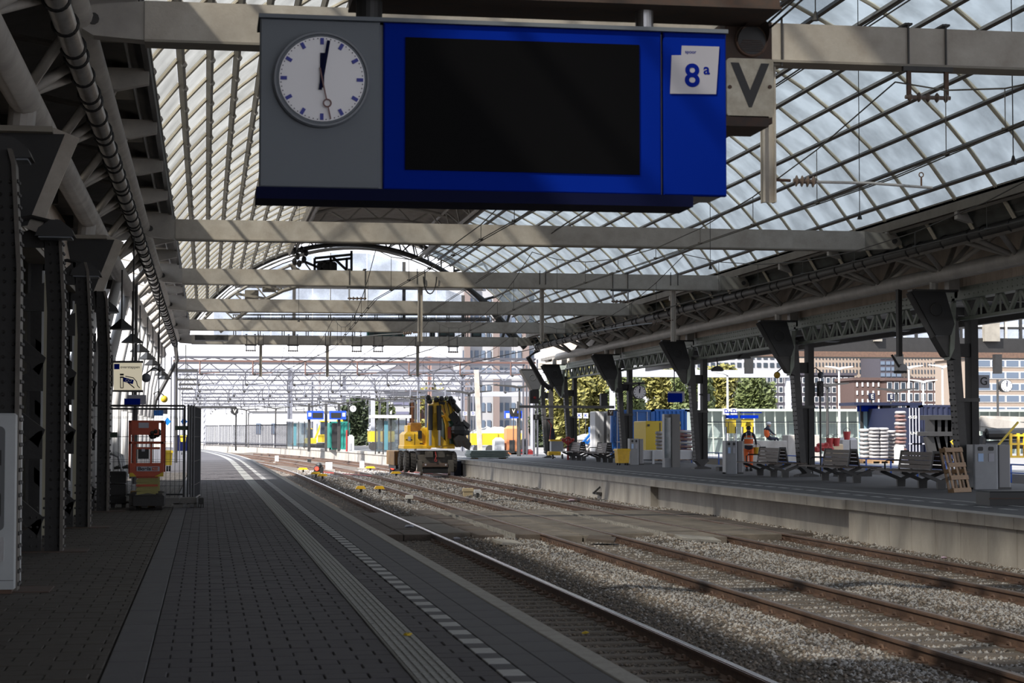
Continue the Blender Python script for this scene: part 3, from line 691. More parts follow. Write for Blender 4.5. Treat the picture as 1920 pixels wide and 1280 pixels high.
for k_ in range(len(YC)-1):
    y0, y1 = YC[k_]+.25, YC[k_+1]-.25
    t = thing('lattice_girder', 'grey-green riveted lattice girder bay ' + ['nearest, running out of the frame', 'between the columns by pallet and second bench', 'between the second bench and the tall glass cabinet', 'between the tall glass cabinet and yellow bin', 'between yellow bin and red standpipe', 'short farthest bay'][k_], 'girder', (19.95, (y0+y1)/2, 4.5), 'lattice girders under the canopy edge')
    MB().box(19.78, y0-.4, 5.06, 20.0, y1+.3, 5.34).build('riveted_web', greeng, t)
    MB().box(19.7, y0-.4, 5.0, 20.08, y1+.3, 5.06).build('top_flange', greeng, t)
    MB().box(19.78, y0, 4.46, 20.0, y1, 4.54).build('bottom_chord', greeng, t)
    n = max(4, int(round((y1-y0)/1.22))); st = (y1-y0)/n
    for q in range(n):
        MB().beam((19.88, y0+q*st+.08, 5.02), (19.88, y0+(q+.5)*st, 4.52), .1, .09, up=(1,0,0)).build('diagonal', greeng, t)
        MB().beam((19.88, y0+(q+1)*st-.08, 5.02), (19.88, y0+(q+.5)*st, 4.52), .1, .09, up=(1,0,0)).build('diagonal', greeng, t)
        if q: MB().beam((19.88, y0+q*st, 5.02), (19.88, y0+q*st, 4.52), .04).build('hanger', greeng, t)
    mb = MB()
    for q in range(int((y1-y0)/.3)): mb.ball((19.775, y0+q*.3, 5.28), .02, 4, 3); mb.ball((19.775, y0+q*.3, 5.12), .02, 4, 3)
    mb.build('rivets', greeng, t, kind='stuff')

# ---- old canopy on the left platform with plate columns
cf = structure('canopy_roof', 'dark opaque canopy roof over the left platform')
YL1 = 55.5
MB().box(-18, -10, 5.75, -2.3, YL1, 5.95).build('roof_deck', wallb, cf)
MB().quadbox([(-8, -10, 5.9), (-.9, -10, 7.3), (-.9, YL1, 7.3), (-8, YL1, 5.9), (-8, -10, 6.0), (-.9, -10, 7.4), (-.9, YL1, 7.4), (-8, YL1, 6.0)]).build('upper_roof', wallb, cf)
MB().prism([(-2.5, 4.32), (-2.75, 5.62), (-2.85, 5.62), (-2.6, 4.32)], 'xz', 12, 41).build('cream_fascia', corr, cf)
for z in (4.2, 4.27, 4.34): MB().box(-2.55, 12, z, -2.4, 41, z+.03).build('fascia_moulding', cream, cf)
MB().box(-2.75, 12, 4.12, -2.42, 41, 4.2).build('cornice', creamd, cf)
MB().box(-15.8, -8, 0, -15.6, 55, 5.7).build('rear_wall', corr, cf)
MB().box(-18, -10.2, -.5, -1, -10, 7).build('shade_wall', soffm, cf)  # unseen wall behind the camera, added to keep light off the left columns
for (xa, xb, za, zb_) in ((-15.8, -5.2, 0, 5.75), (-4.32, -3.5, 0, 5.75), (-5.2, -4.32, 0, 1.85), (-5.2, -4.32, 2.9, 5.75)): MB().box(xa, 41.9, za, xb, 42.1, zb_).build('end_wall', mat('dim_wall', (.10, .095, .08), .8), cf)
MB().box(-5.2, 41.98, 1.85, -4.32, 42.0, 2.9).build('window_pane', glassC, cf)
for y in range(14, 55, 4): MB().box(-15.5, y, 5.5, -2.6, y+.15, 5.75).build('rafter', irong, cf)
flm = mat('flange_lit', (.12, .105, .09), .5, noise=.4, scale=5)  # right edge flange coloured lighter, standing for the light that falls on it
ll = ['nearest, half hidden by the ticket machine', 'second from the machine, with arched cutouts', 'third from the machine', 'fourth, just behind the mesh fence end']
for k_, yc in enumerate((18.45, 24.45, 30.5, 36.6)):
    t = thing('platform_column', 'black riveted plate column with rounded openings, ' + ll[k_], 'column', (-2.1, yc, 0), 'plate columns on the left platform')
    R_ = -1.74-.02*k_; Lx = R_-.95; d = .03; q_ = .33
    yf = yc-.1
    def pl(poly, nm='web_plate'): MB().prism(poly, 'xz', yf-d, yf+d).build(nm, iron, t)
    lean = .0
    pl([(R_-.21, 0), (R_, 0), (R_, 3.0), (R_-.06, 4.0), (R_-.1, 4.15), (R_-.3, 4.15), (R_-.27, 4.0), (R_-.21, 3.0)])
    pl([(Lx, 0), (Lx+.22, 0), (Lx+.22, 4.15), (Lx, 4.15)])
    # plate bridges between the two legs: rounded cutouts stay open between them
    def arch(z0, z1, up):     # a bridge whose edge towards the opening is an arc
        n = 8; xa, xb = Lx+.2, R_-.25; pts = [(xa, z0), (xb, z0)]
        pts2 = [(xb-(xb-xa)*i/n, z1+.16*abs(math.cos(PI*i/n))**2) for i in range(n+1)]
        return pts+pts2
    for z0, z1 in ((0, .25), (1.15, 1.35), (2.0, 2.2), (3.0, 3.2), (3.8, 4.0)): pl(arch(z0, z1, 1), 'bridge_plate')
    pl([(R_-.3, .2), (R_-.22, .42), (Lx+.1, .95), (Lx+.1, .72)], 'diagonal_plate'); pl([(R_-.3, 1.3), (R_-.22, 1.52), (Lx+.1, 2.0), (Lx+.1, 1.78)], 'diagonal_plate'); pl([(R_-.3, 2.2), (R_-.22, 2.42), (Lx+.1, 2.95), (Lx+.1, 2.73)], 'diagonal_plate')
    MB().prism([(R_-.02, 0), (R_+.02, 0), (R_+.02, 3.0), (R_-.04, 4.0), (R_-.08, 4.15), (R_-.12, 4.15), (R_-.08, 4.0), (R_-.02, 3.0)], 'xz', yf-.13, yf+.13).build('edge_flange', flm, t)
    MB().box(Lx-.02, yf-.13, 0, Lx+.02, yf+.13, 4.15).build('edge_flange', irong, t)
    mb = MB()
    for q in range(33):
        z = .07+q*.118
        for x in (R_-.05, R_-.14): mb.ball((x-(max(0, z-3)*.06), yf-d-.005, z), .02, 5, 3)
        mb.ball((R_+.025-(max(0, z-3)*.06), yf-.08, z), .022, 5, 3); mb.ball((R_+.025-(max(0, z-3)*.06), yf+.08, z), .022, 5, 3)
        if q < 8:
            for x in (R_-.22, R_-.3, R_-.38): mb.ball((x, yf-d-.005, z), .018, 5, 3) if z < .9-(R_-x) else None
    mb.build('rivets', irong, t, kind='stuff')
    MB().box(Lx-.2, yc-.35, 0, R_+.32, yc+.3, .012).build('base_plate', rustd, t)
    if k_ in (1, 3):
        dd = -.35 if k_ == 1 else .6; zb = 5.2
        bk = MB().prism([(-2.65, zb), (-1.76, zb), (-2.2, zb-1.15), (-2.5, zb-1.2), (-2.65, zb-.9)], 'xz', yc+dd-.03, yc+dd+.03).build('bracket_plate', bracketm, t)
        MB().beam((-1.74, yc+dd, zb+.02), (-2.22, yc+dd, zb-1.18), .34, .04, up=(0,1,0)).build('bracket_flange', cream, bk)
        MB().box(-2.7, yc+dd-.2, zb, -1.9, yc+dd+.2, zb+.07).build('bracket_cap', creamd, bk)
        MB().tube([(-2.3, yc+dd, zb+.05), (-2.27, yc+dd, 5.6)], .17, 12).build('truss_stub', tubem, t)
for k_, (yc, x0, x1) in enumerate(((21.5, 14, 30), (27.2, 80, 103), (33.4, 137, 150))):
    a, b = aty(x0, 800, yc), aty(x1, 800, yc); t = thing('partition_panel', 'beige partition panel seen through the openings of the black columns, ' + ['leftmost', 'middle', 'rightmost'][k_], 'partition', (a.x, yc, 0))
    MB().box(a.x, yc, .05, b.x, yc+.05, 3.7).build('beige_sheet', mat('partition_beige', (.34, .32, .24), .6), t); MB().box(a.x-.03, yc-.01, 0, a.x, yc+.06, 3.75).box(b.x, yc-.01, 0, b.x+.03, yc+.06, 3.75).build('edge_strip', galv, t)
# white inclined posts beyond the canopy
for k_ in range(11):
    y = 43.2+k_*5.4
    t = thing('inclined_post', ['white inclined tube post of the hall, ' + ORD[k_] + ' of the row beyond the black columns'][0], 'post', (-2.9, y, 0), 'white tube posts beside the left platform')
    MB().tube([(-2.75, y, 0), (-2.75, y, 2.2)], .2, 14).build('lower_sleeve', tubew, t, smooth=True)
    MB().tube([(-2.75, y, 2.2), (-2.66, y+.6, 3.6), (-2.3, y+2.2, 5.55)], [.16, .15, .12], 12).build('inclined_tube', tubew, t, smooth=True)
    MB().tube([(-4.6, y+1, 0), (-3.9, y+1.6, 3.2), (-2.7, y+2.6, 6.2)], [.16, .15, .13], 10).build('rear_tube', tubew, t, smooth=True)
# lamps
def floodlight(p, lab, gp):
    t = thing('floodlight', lab, 'lamp', tuple(p), gp)
    x, y, z = p
    MB().prism([(x-.24, z), (x+.24, z), (x+.2, z+.09), (x+.06, z+.2), (x-.06, z+.2), (x-.2, z+.1)], 'xz', y-.2, y+.2).build('housing', black, t)
    MB().box(x-.2, y-.17, z-.02, x+.2, y+.17, z).build('lens', clockr, t); MB().tube([(x, y, z+.18), (x-.3, y, z+.25), (x-.5, y, z+.2)] if x < 5 else [(x, y, z+.18), (x, y, 5.8)], .03, 6).build('arm', iron, t)
for (x, y, Y), l_ in zip(((105, 445, 24), (162, 518, 30.5), (200, 585, 38.5), (15, 300, 18.6)), ('under the large bracket of the second column', 'at the top of the third column', 'under the farther bracket', 'at the very left edge of the photo, topmost')):
    floodlight(aty(x, y, Y), 'black floodlight ' + l_, 'floodlights on the left columns')
for (x, y), Y, l_ in zip(((1215, 680), (1345, 695), (1170, 690), (1418, 625), (1690, 620), (1560, 640), (1265, 668), (1395, 672)), (80, 66, 92, 60, 50, 56, 74, 63), ('a little left of the clock', 'right of the tall glass cabinet column', 'above the wall clock', 'beside the bracket of the second column', 'hanging below the nearest girder', 'hanging left of the nearest bracket', 'beside the third bracket', 'below the lattice by the second bracket')):
    floodlight(atx(x, y, 21.6), 'black floodlight under the right canopy, ' + l_, 'floodlights under the right canopy')
for k_, (x, y) in enumerate(((228, 618), (248, 643), (262, 660), (276, 674), (286, 685), (296, 695), (303, 704), (309, 711))):
    h = 2.5; d_ = h*3550/(811-y); p = aty(x, y, d_/.99)
    t = thing('pendant_lamp', 'black cone lamp on a long rod under the left eaves, ' + ORD[k_] + ' of the row', 'lamp', tuple(p), 'pendant lamps above the left platform')
    MB().tube([p, p+Vector((0,0,.03)), p+Vector((0,0,.2)), p+Vector((0,0,.26))], [.3, .3, .1, .04], 4, True).build('shade', black, t); MB().tube([p+Vector((0,0,.25)), (p.x, p.y, 5.4)], .022, 6).build('rod', iron, t)
for (x, y, Y, l_) in ((254, 690, 56, 'beside the transfer sign'), (331, 703, 95, 'far at the eaves end')):
    p = aty(x, y, Y); t = thing('hall_post', 'thin dark vertical pole ' + l_, 'pole', (p.x, Y, 0)); MB().tube([(p.x, Y, 0), (p.x, Y, 6)], .05, 8).build('pole', irong, t); MB().tube([(p.x, Y, 0), (p.x, Y, 2.2)], .08, 8).build('base_sleeve', irong, t)

# ============================================================ OVERHEAD HARDWARE
# -- hanging clock + display board
YD = 14.0
a = aty(488, 33, YD); b = aty(1352, 357, YD); xL, zT, zB = a.x, 4.545, 3.29
xR = aty(1362, 200, YD).x
t = thing('information_display', 'blue hanging train display with dark blank screen, grey clock panel and platform number 8a', 'display', (2.1, YD, zB))
c1 = aty(716, 200, YD).x; c2 = aty(1242, 200, YD).x
MB().box(xL+.01, YD+.05, zB+.01, xR-.01, YD+.5, zT-.01).build('housing', clockr, t)
cp = MB().bev(xL, zB, 0, c1-.015, zT, .06, .01); 
def face(mb):   # turn an xy-built plate to face the camera (-y), front at YD
    return MBrot(mb)
def MBrot(mb):
    m2 = MB(); m2.f = [tuple(reversed(f_)) for f_ in mb.f]; m2.v = [(x, YD+.06-z, y) for (x, y, z) in mb.v]; return m2
MBrot(cp).build('clock_panel', greyp, t)
MBrot(MB().bev(c1+.012, zB, 0, c2-.01, zT, .06, .01)).build('display_frame', blue, t)
MBrot(MB().bev(c2+.01, zB, 0, xR, zT, .06, .01)).build('number_panel', blue, t)
s0, s1 = aty(760, 70, YD), aty(1199, 328, YD)
MB().box(s0.x, YD-.012, s1.z, s1.x, YD+.01, s0.z).build('screen', screen, t)
MB().box(xL-.01, YD-.03, zT, xR+.01, YD+.52, zT+.03).build('top_edge', greyp, t)
MB().box(xL-.02, YD-.03, zB-.09, aty(1298, 370, YD).x, YD+.42, zB-.002).build('under_tray', blued, t)
cc = aty(603, 150, YD); cR = 82*13.93/F
ck = MB().cyl((cc.x, YD-.035, cc.z), cR*1.12, .05, 48, 'y').build('clock_rim', greyp, t)
MB().ring((cc.x, YD-.035, cc.z), cR*1.07, .014, 48, 6).build('rim_ring', clockr, ck)
MB().cyl((cc.x, YD-.042, cc.z), cR*.98, .02, 48, 'y').build('clock_face', clockf, ck)
mb = MB(); mb2 = MB()
for i in range(60):
    an = 2*PI*i/60; dx, dz = math.sin(an), math.cos(an)
    if i % 5 == 0: mb.beam((cc.x+dx*cR*.80, YD-.045, cc.z+dz*cR*.80), (cc.x+dx*cR*.95, YD-.045, cc.z+dz*cR*.95), .006, .026, up=(dz, 0, -dx))
    else: mb2.beam((cc.x+dx*cR*.93, YD-.044, cc.z+dz*cR*.93), (cc.x+dx*cR*.95, YD-.044, cc.z+dz*cR*.95), .006, .008, up=(dz, 0, -dx))
mb.build('hour_marks', mat('clock_blue', (.02, .03, .28), .5), ck); mb2.build('minute_marks', blued, ck)
def hand(an, l, back, w_, nm, m_, yo):
    an = math.radians(an); dx, dz = math.sin(an), math.cos(an)
    return MB().beam((cc.x-dx*back, YD-yo, cc.z-dz*back), (cc.x+dx*l, YD-yo, cc.z+dz*l), .006, w_, up=(dz, 0, -dx)).build(nm, m_, ck)
hand(1, cR*.6, cR*.2, .032, 'hour_hand', blued, .052); hand(9.5, cR*.9, cR*.26, .024, 'minute_hand', blued, .06)
sm_ = mat('second_hand', (.16, .08, .08), .5)
an = math.radians(168); dx, dz = math.sin(an), math.cos(an)
mb = MB().beam((cc.x-dx*cR*.25, YD-.068, cc.z-dz*cR*.25), (cc.x+dx*cR*.5, YD-.068, cc.z+dz*cR*.5), .005, .01, up=(dz,0,-dx)).beam((cc.x+dx*cR*.66, YD-.068, cc.z+dz*cR*.66), (cc.x+dx*cR*.95, YD-.068, cc.z+dz*cR*.95), .005, .01, up=(dz,0,-dx))
mb.ring((cc.x+dx*cR*.58, YD-.068, cc.z+dz*cR*.58), cR*.085, .006, 16, 5).build('second_hand', sm_, ck)
# number plate with notched corner
def P_(x, y): q = aty(x, y, YD); return (q.x, q.z)
MB().prism([P_(1256, 176), P_(1342, 177), P_(1348, 88), P_(1278, 86), P_(1277, 104), P_(1259, 104)], 'xz', YD-.012, YD+.005).build('number_plate', lightw, t)
blt = mat('text_blue', (.002, .012, .2), .8, spec=.05)
q = aty(1297, 144, YD); text('8', (q.x, YD-.014, q.z), .172, blt, t, 'number')
q = aty(1324, 131, YD); text('a', (q.x, YD-.014, q.z), .083, blt, t, 'number')
q = aty(1294, 98, YD); text('spoor', (q.x, YD-.014, q.z), .026, blt, t, 'lettering')
for px, m_, r in ((692, black, .1), (1208, steel, .07)):
    q = aty(px, 30, YD+.2); MB().cyl((q.x, YD+.2, zT+.02), r, .2, 20).build('hanger_post', m_, t, smooth=False)
tb = thing('sign_beam', 'heavy dark steel beam that carries the hanging display', 'beam', (2.5, 14.3, 4.72))
p0, p1 = aty(660, -12, 14.2), aty(1448, 14, 14.2)
MB().box(p0.x, 14.0, p1.z-.05, p1.x, 14.55, p1.z+.28).build('beam_body', rustd, tb); MB().box(p0.x, 13.95, p1.z-.07, p1.x, 14.6, p1.z-.05).build('bottom_flange', rustd, tb)
MB().box(1.6, 14.2, p1.z+.28, 1.75, 14.4, 9).box(3.7, 14.2, p1.z+.28, 3.85, 14.4, 9).build('suspension_post', iron, tb)
# -- departure signal with V
YV = 14.6
t = thing('departure_signal', 'rusty dark hooded signal lamp above a cream plate with a black V', 'signal', tuple(aty(1405, 170, YV)))
def bx(x0, y0, x1, y1, ya, yb): a, b = aty(x0, y1, YV), aty(x1, y0, YV); return (a.x, YV+ya, a.z, b.x, YV+yb, b.z)
MB().box(*bx(1362, 40, 1449, 228, .03, .45)).build('signal_box', rustd, t)
q = aty(1410, 75, YV)
mb = MB(); n = 20; R0 = .125
for i in range(n+1):
    an = -PI*.15+PI*1.3*i/n; x, z = math.cos(an)*R0, math.sin(an)*R0; dep = .22*max(0, math.sin(an)*.8+.3)
    mb.v += [(q.x+x, YV+.03, q.z+z), (q.x+x, YV+.03-dep, q.z+z+.01)]
for i in range(n): mb.f.append((2*i, 2*i+1, 2*i+3, 2*i+2))
mb.build('hood', rustd, t); MB().ring((q.x, YV+.02, q.z), .122, .014, 24, 6).build('lens_ring', rustm, t); MB().cyl((q.x, YV+.005, q.z), .115, .03, 24, 'y').build('lens', black, t)
mb = MB()
for k_ in range(7): mb.box(q.x-.1+abs(k_-3)*.008, YV-.003, q.z-.09+k_*.014, q.x+.1-abs(k_-3)*.008, YV+.004, q.z-.085+k_*.014)
mb.build('lens_ribs', rustd, t)
a, b = aty(1362, 219, YV), aty(1449, 112, YV)
def rrect(x0, z0, x1, z1, r, n=4):
    pts = []
    for (cx, cz, s0_) in ((x1-r, z1-r, 0), (x0+r, z1-r, 90), (x0+r, z0+r, 180), (x1-r, z0+r, 270)):
        for k_ in range(n+1): an = math.radians(s0_+90*k_/n); pts.append((cx+r*math.cos(an), cz+r*math.sin(an)))
    return pts
vpb = MB().prism(rrect(a.x, a.z, b.x, b.z, .03), 'xz', YV-.02, YV+.03).build('letter_plate', vyel, t)
q = aty(1405, 165, YV); text('V', (q.x, YV-.022, q.z), .345, black, vpb, 'letter', .98)
for px in (1367, 1442): q = aty(px, 164, YV); MB().cyl((q.x, YV-.03, q.z), .016, .012, 8, 'y').build('bolt', rustm, vpb)
MB().box(*bx(1356, 219, 1440, 236, -.02, .5)).build('under_tray', rustd, t)
for px in (1380, 1412, 1430): q = aty(px, 20, YV); MB().box(q.x-.03, YV+.1, q.z-.12, q.x+.03, YV+.2, q.z+.12).build('hanger', black, t)

# -- hanging posts below the beams
def hpost(px, py0, py1, Y, lab, w_=.14):
    a, b = aty(px, py0, Y), aty(px, py1, Y)
    t = thing('hanging_post', lab, 'post', (a.x, Y, b.z), 'posts hanging under the cross beams')
    x, zt, zb = a.x, max(BZ0-.03, a.z), b.z
    MB().box(x-w_/2, Y-.07, zb, x-w_/2+.02, Y+.07, zt).box(x+w_/2-.02, Y-.07, zb, x+w_/2, Y+.07, zt).box(x-w_/2, Y-.01, zb, x+w_/2, Y+.01, zt).build('profile', cream, t)
    MB().box(x-w_, Y-.12, zt-.03, x+w_, Y+.12, zt+.01).build('head_plate', creamd, t)
    for s_ in (-1, 1): MB().box(x+s_*w_*.8-.012, Y-.18, zt-.05, x+s_*w_*.8+.012, Y-.165, BZ1+.08).build('clamp_bolt', irong, t)
    return t, x, zb
def insul(c0, d, n, r, m_, parent):
    mb = MB(); c0 = Vector(c0); d = Vector(d)
    for i in range(n):
        p = c0+d*(i+.5)/n; q = p+d*.25/n; mb.tube([p-d*.22/n, p, q], [r*.45, r, r*.5], 10)
    mb.tube([c0, c0+d], r*.4, 8).build('insulator', m_, parent); 
ins = mat('insulator_brown', (.17, .13, .11), .4)
hpost(1440, 200, 380, 22.9, 'cream hanging post right of the V signal, nearest of all', .165)
hpost(788, 530, 640, 60.1, 'cream hanging post in the middle of the third cross beam', .15)
hpost(1016, 531, 640, 60.1, 'cream hanging post on the third cross beam, between the middle one and the right truss', .12)
hpost(1262, 533, 640, 60.1, 'cream hanging post on the third cross beam close to the right truss', .15)
hpost(489, 648, 706, 100.8, 'hanging post under the last cross beam, leftmost of three', .15)
hpost(614, 648, 706, 100.8, 'hanging post under the last cross beam, middle of three', .15)
hpost(783, 648, 706, 100.8, 'hanging post under the last cross beam, rightmost of three', .15)
for (x0, y0, x1, y1, Y, lab) in ((1452, 337, 1748, 352, 22.9, 'rod with ribbed insulator reaching right from the nearest hanging post'), (786, 623, 668, 632, 60.1, 'rod with ribbed insulator reaching left from the middle hanging post'), (1262, 600, 1110, 622, 60.1, 'yellowish rod reaching left from the hanging post near the right truss')):
    a, b = aty(x0, y0, Y), aty(x1, y1, Y); t = thing('steady_arm', lab, 'arm', tuple(a)); d = b-a
    MB().tube([a, a+d*.1], .02, 6).build('hook', rustm, t); insul(a+d*.12, d*.14, 4, .075, ins, t)
    MB().tube([a+d*.26, a+d*.6+Vector((0,0,.02)), b], .018, 8).build('rod', galv, t); MB().tube([a+d*.93, a+d*.93+Vector((0,0,.13))], .012, 6).ring(a+d*.93+Vector((0,0,.16)), .03, .008, 10, 5).build('clip', rustm, t)
# insulator hangers under beams
def ihang(px, Y, lab, w_=.5, drop=.42):
    a = aty(px, 500, Y); x = a.x
    t = thing('insulator_hanger', lab, 'insulator', (x, Y, BZ0-drop), 'insulator hangers under the cross beams')
    for s_ in (-1, 1):
        MB().box(x+s_*w_/2-.025, Y-.2, BZ0-drop, x+s_*w_/2+.025, Y-.15, BZ0-.03).build('leg', rustm if Y < 30 else galv, t)
        MB().box(x+s_*w_/2-.01, Y-.19, BZ0, x+s_*w_/2+.01, Y-.17, BZ1+.06).box(x+s_*w_/2-.05, Y-.2, BZ1+.03, x+s_*w_/2+.05, Y+.2, BZ1+.055).build('clamp', irong, t)
    MB().box(x-w_/2-.08, Y-.21, BZ0-.09, x+w_/2+.08, Y-.14, BZ0-.03).build('cross_bar', irong, t)
    insul((x-w_/2-.05, Y-.18, BZ0-drop), (w_+.1, 0, 0), 5, .065, ins, t)
ihang(1733, 22.9, 'brown insulator string in a two legged frame under the nearest cross beam'); 
ihang(669, 60.1, 'insulator hanger under the third cross beam left of the middle post'); ihang(1161, 60.1, 'insulator hanger under the third cross beam, right of centre before the glass')
for k_, px in enumerate((471, 550, 669, 709, 849)): ihang(px, 100.8, 'small insulator hanger under the last cross beam, %s from the left' % ['first', 'second', 'third', 'fourth', 'fifth'][k_], .45, .35)
# -- overhead wires : straight runs along each track
wirem = mat('wire', (.035, .033, .03), .6)
def oline(X, Z, ys_, lab, amp=.55, Y1=None):
    t = thing('overhead_line', lab, 'wire', (X[0], ys_[0], Z))
    for i in range(len(ys_)-1):
        y0, y1 = ys_[i], ys_[i+1]; f0, f1 = i/(len(ys_)-1), (i+1)/(len(ys_)-1)
        x0 = X[0]+(X[1]-X[0])*(i % 2)+bend(y0); x1 = X[0]+(X[1]-X[0])*((i+1) % 2)+bend(y1)
        for dx in (-.03, .03): MB().tube([(x0+dx, y0, Z), (x1+dx, y1, Z)], .009, 5).build('contact_wire', wirem, t)
        pts = [(x0+(x1-x0)*f, y0+(y1-y0)*f, Z+.2+amp*(2*f-1)**2*1.7) for f in [k/8 for k in range(9)]]
        MB().tube(pts, .010, 5).build('messenger_wire', wirem, t)
        for k_ in range(1, 8): p = pts[k_]; MB().tube([(p[0], p[1], Z), p], .006, 4).tube([(p[0]-.04, p[1], Z+.01), (p[0]+.04, p[1], Z+.01)], .018, 4).build('dropper', wirem, t)
oline((4.1, 4.9), 4.75, [8, 23, 46.3, 73.6, 100.8, 130], 'overhead contact line above the track beside the left platform', .6)
oline((8.0, 8.7), 4.75, [8, 23, 46.3, 73.6, 100.8, 130], 'overhead contact line above the middle track', .6)
oline((11.9, 12.6), 4.75, [8, 23, 46.3, 73.6, 100.8, 130], 'overhead contact line above the track beside the right platform', .6)
for k_, (p, q) in enumerate((((1800, -70, 20), (640, 690, 125)),)):
    a, b = aty(*p), aty(*q); t = thing('feeder_wire', ['long double feeder wire crossing the whole hall', 'short stay wire rising right from the third cross beam', 'stay wire crossing in front of the right glass slope'][k_], 'wire', tuple(a))
    MB().tube([a, a+(b-a)*.33+Vector((0,0,-.1)), a+(b-a)*.66+Vector((0,0,-.1)), b], .012, 5).build('wire', wirem, t); MB().tube([a+Vector((.08,0,0)), b+Vector((.08,0,0))], .010, 5).build('wire', wirem, t)
for k_, (px, py, Y) in enumerate(((1612, 405, 34), (1332, 500, 46), (1529, 30, 23.4), (1900, 300, 24), (560, 600, 70))):
    a = aty(px, py, Y); r_ = vp(math.degrees(math.asin(max(-.8, min(.8, (a.x-VX)/VR)))), Y, VR-.1)
    t = thing('hanging_wire', 'thin vertical wire with a small weight, ' + ['right of the cream post', 'above the right end of the second beam', 'dropping across the nearest beam', 'at the right edge of the photo', 'left half of the arch'][k_], 'wire', tuple(a))
    MB().tube([a, (a.x, Y, r_.z+(.75 if abs(a.x-VX) < 4 else .05))], .008, 5).build('wire', wirem, t); MB().tube([a-Vector((0,0,.06)), a+Vector((0,0,.06))], [.05, .015], 8).build('weight', irong, t)
mb = thing('cable_loop', 'curved black cable hanging from the third cross beam right of the middle post', 'cable'); MB().tube([(x, 59.85, z) for x, z in [(aty(794, 520, 59.85).x+.42*(1-math.cos(a_))*.5, 6.45-.55*math.sin(a_)) for a_ in [k*PI/10 for k in range(11)]]], .022, 6).build('cable', black, mb)

# ============================================================ LEFT PLATFORM THINGS
# ticket / card machine
t = thing('ticket_machine', 'tall light grey ticket machine with small blue screen at the left edge', 'machine', (-2.1, 17.6, 0))
gl = mat('machine_grey', (.42, .44, .45), .45, noise=.12); x0, x1, y0, y1 = -2.4, gnd(25, 1113).x, gnd(25, 1113).y, gnd(25, 1113).y+.72
MB().bev(x0, y0, .04, x1, y1, 1.66, .02).build('cabinet', gl, t); MB().box(x0+.02, y0+.03, 0, x1-.02, y1-.03, .04).build('plinth', rustm, t)
rec = MB().prism(rrect(x0-.1+.14, .58, x1-.09, 1.54, .05), 'xz', y0-.012, y0+.01).build('recess_panel', mat('machine_recess', (.10, .105, .11), .4), t)
MB().box(x1-.3, y0-.02, 1.18, x1-.12, y0, 1.32).build('screen_frame', black, rec); MB().box(x1-.235, y0-.025, 1.2, x1-.145, y0-.015, 1.295).build('screen', mat('lit_screen', (.03, .06, .5), .3, emit=.35), rec)
mb = MB()
for i in range(4):
    for j in range(3): mb.box(x1-.25+j*.04, y0-.02, .98+i*.035, x1-.225+j*.04, y0-.01, 1.0+i*.035)
mb.build('keypad', steel, rec); MB().prism(rrect(x1-.32, .68, x1-.12, .95, .05), 'xz', y0-.016, y0).build('hatch', black, rec)
MB().box(x1-.36, y0-.012, .3, x1-.09, y0+.01, .52).build('lower_door', steel, t); MB().cyl((x1-.18, y0-.015, .26), .04, .02, 10, 'y').build('lock', irong, t)
MB().box(x0, y0-.004, .12, x1, y0+.01, .125).build('seam', irong, t); text('2', (x1-.22, y0-.01, .08), .06, iron, t, 'number')
# transfer sign
YT = 37
t = thing('transfer_sign', 'lit cream sign reading overstappen with a drawing of a hand holding a card', 'sign', tuple(aty(240, 700, YT)))
def q2(x, y, Y=YT): p = aty(x, y, Y); return (p.x, p.z)
MB().prism([q2(213, 732), q2(266, 733), q2(266, 678), q2(213, 678)], 'xz', YT, YT+.14).build('light_box', mat('lit_sign_cream', (.62, .56, .42), .5, emit=.35), t)
MB().prism([q2(211, 734), q2(268, 735), q2(268, 731), q2(211, 731)], 'xz', YT-.01, YT+.15).build('frame', irong, t); MB().prism([q2(211, 680), q2(268, 680), q2(268, 676), q2(211, 676)], 'xz', YT-.01, YT+.15).build('frame', irong, t)
MB().prism([q2(214, 692), q2(224, 692), q2(224, 682), q2(214, 682)], 'xz', YT-.012, YT).build('blue_square', blue, t)
q = aty(244, 688, YT); text('overstappen', (q.x, YT-.005, q.z), .052, irong, t, 'lettering')
dr = MB()
def ln(pts, r=.008):
    dr.tube([Vector((*q2(x, y)[:1], YT-.008, q2(x, y)[1])) for x, y in pts], r, 5)
ln([(226, 727), (226, 708)]); ln([(231, 727), (231, 708)]); ln([(226, 727), (231, 727)]); ln([(225, 707), (232, 707)], .014); ln([(225, 702), (232, 702)], .018); ln([(235, 705), (250, 708), (256, 715), (258, 723), (262, 727)]); ln([(240, 717), (252, 727)], .01)
dr.build('hand_drawing', iron, t); MB().prism([q2(231, 715), q2(249, 720), q2(251, 712), q2(232, 707)], 'xz', YT-.012, YT-.002).build('card', blue, t)
for x in (238, 244): p = aty(x, 713, YT); MB().ring((p.x, YT-.014, p.z), .025, .006, 10, 4).build('card_mark', signw, t)
MB().box(aty(204, 700, YT).x, YT, aty(204, 724, YT).z, aty(211, 700, YT).x, YT+.2, aty(204, 665, YT).z).build('side_bar', iron, t)
for y in (680, 721): a, b = aty(185, y+4, YT), aty(206, y-4, YT); MB().box(a.x, YT-.05, a.z, b.x, YT+.1, b.z).build('clamp', galv, t)
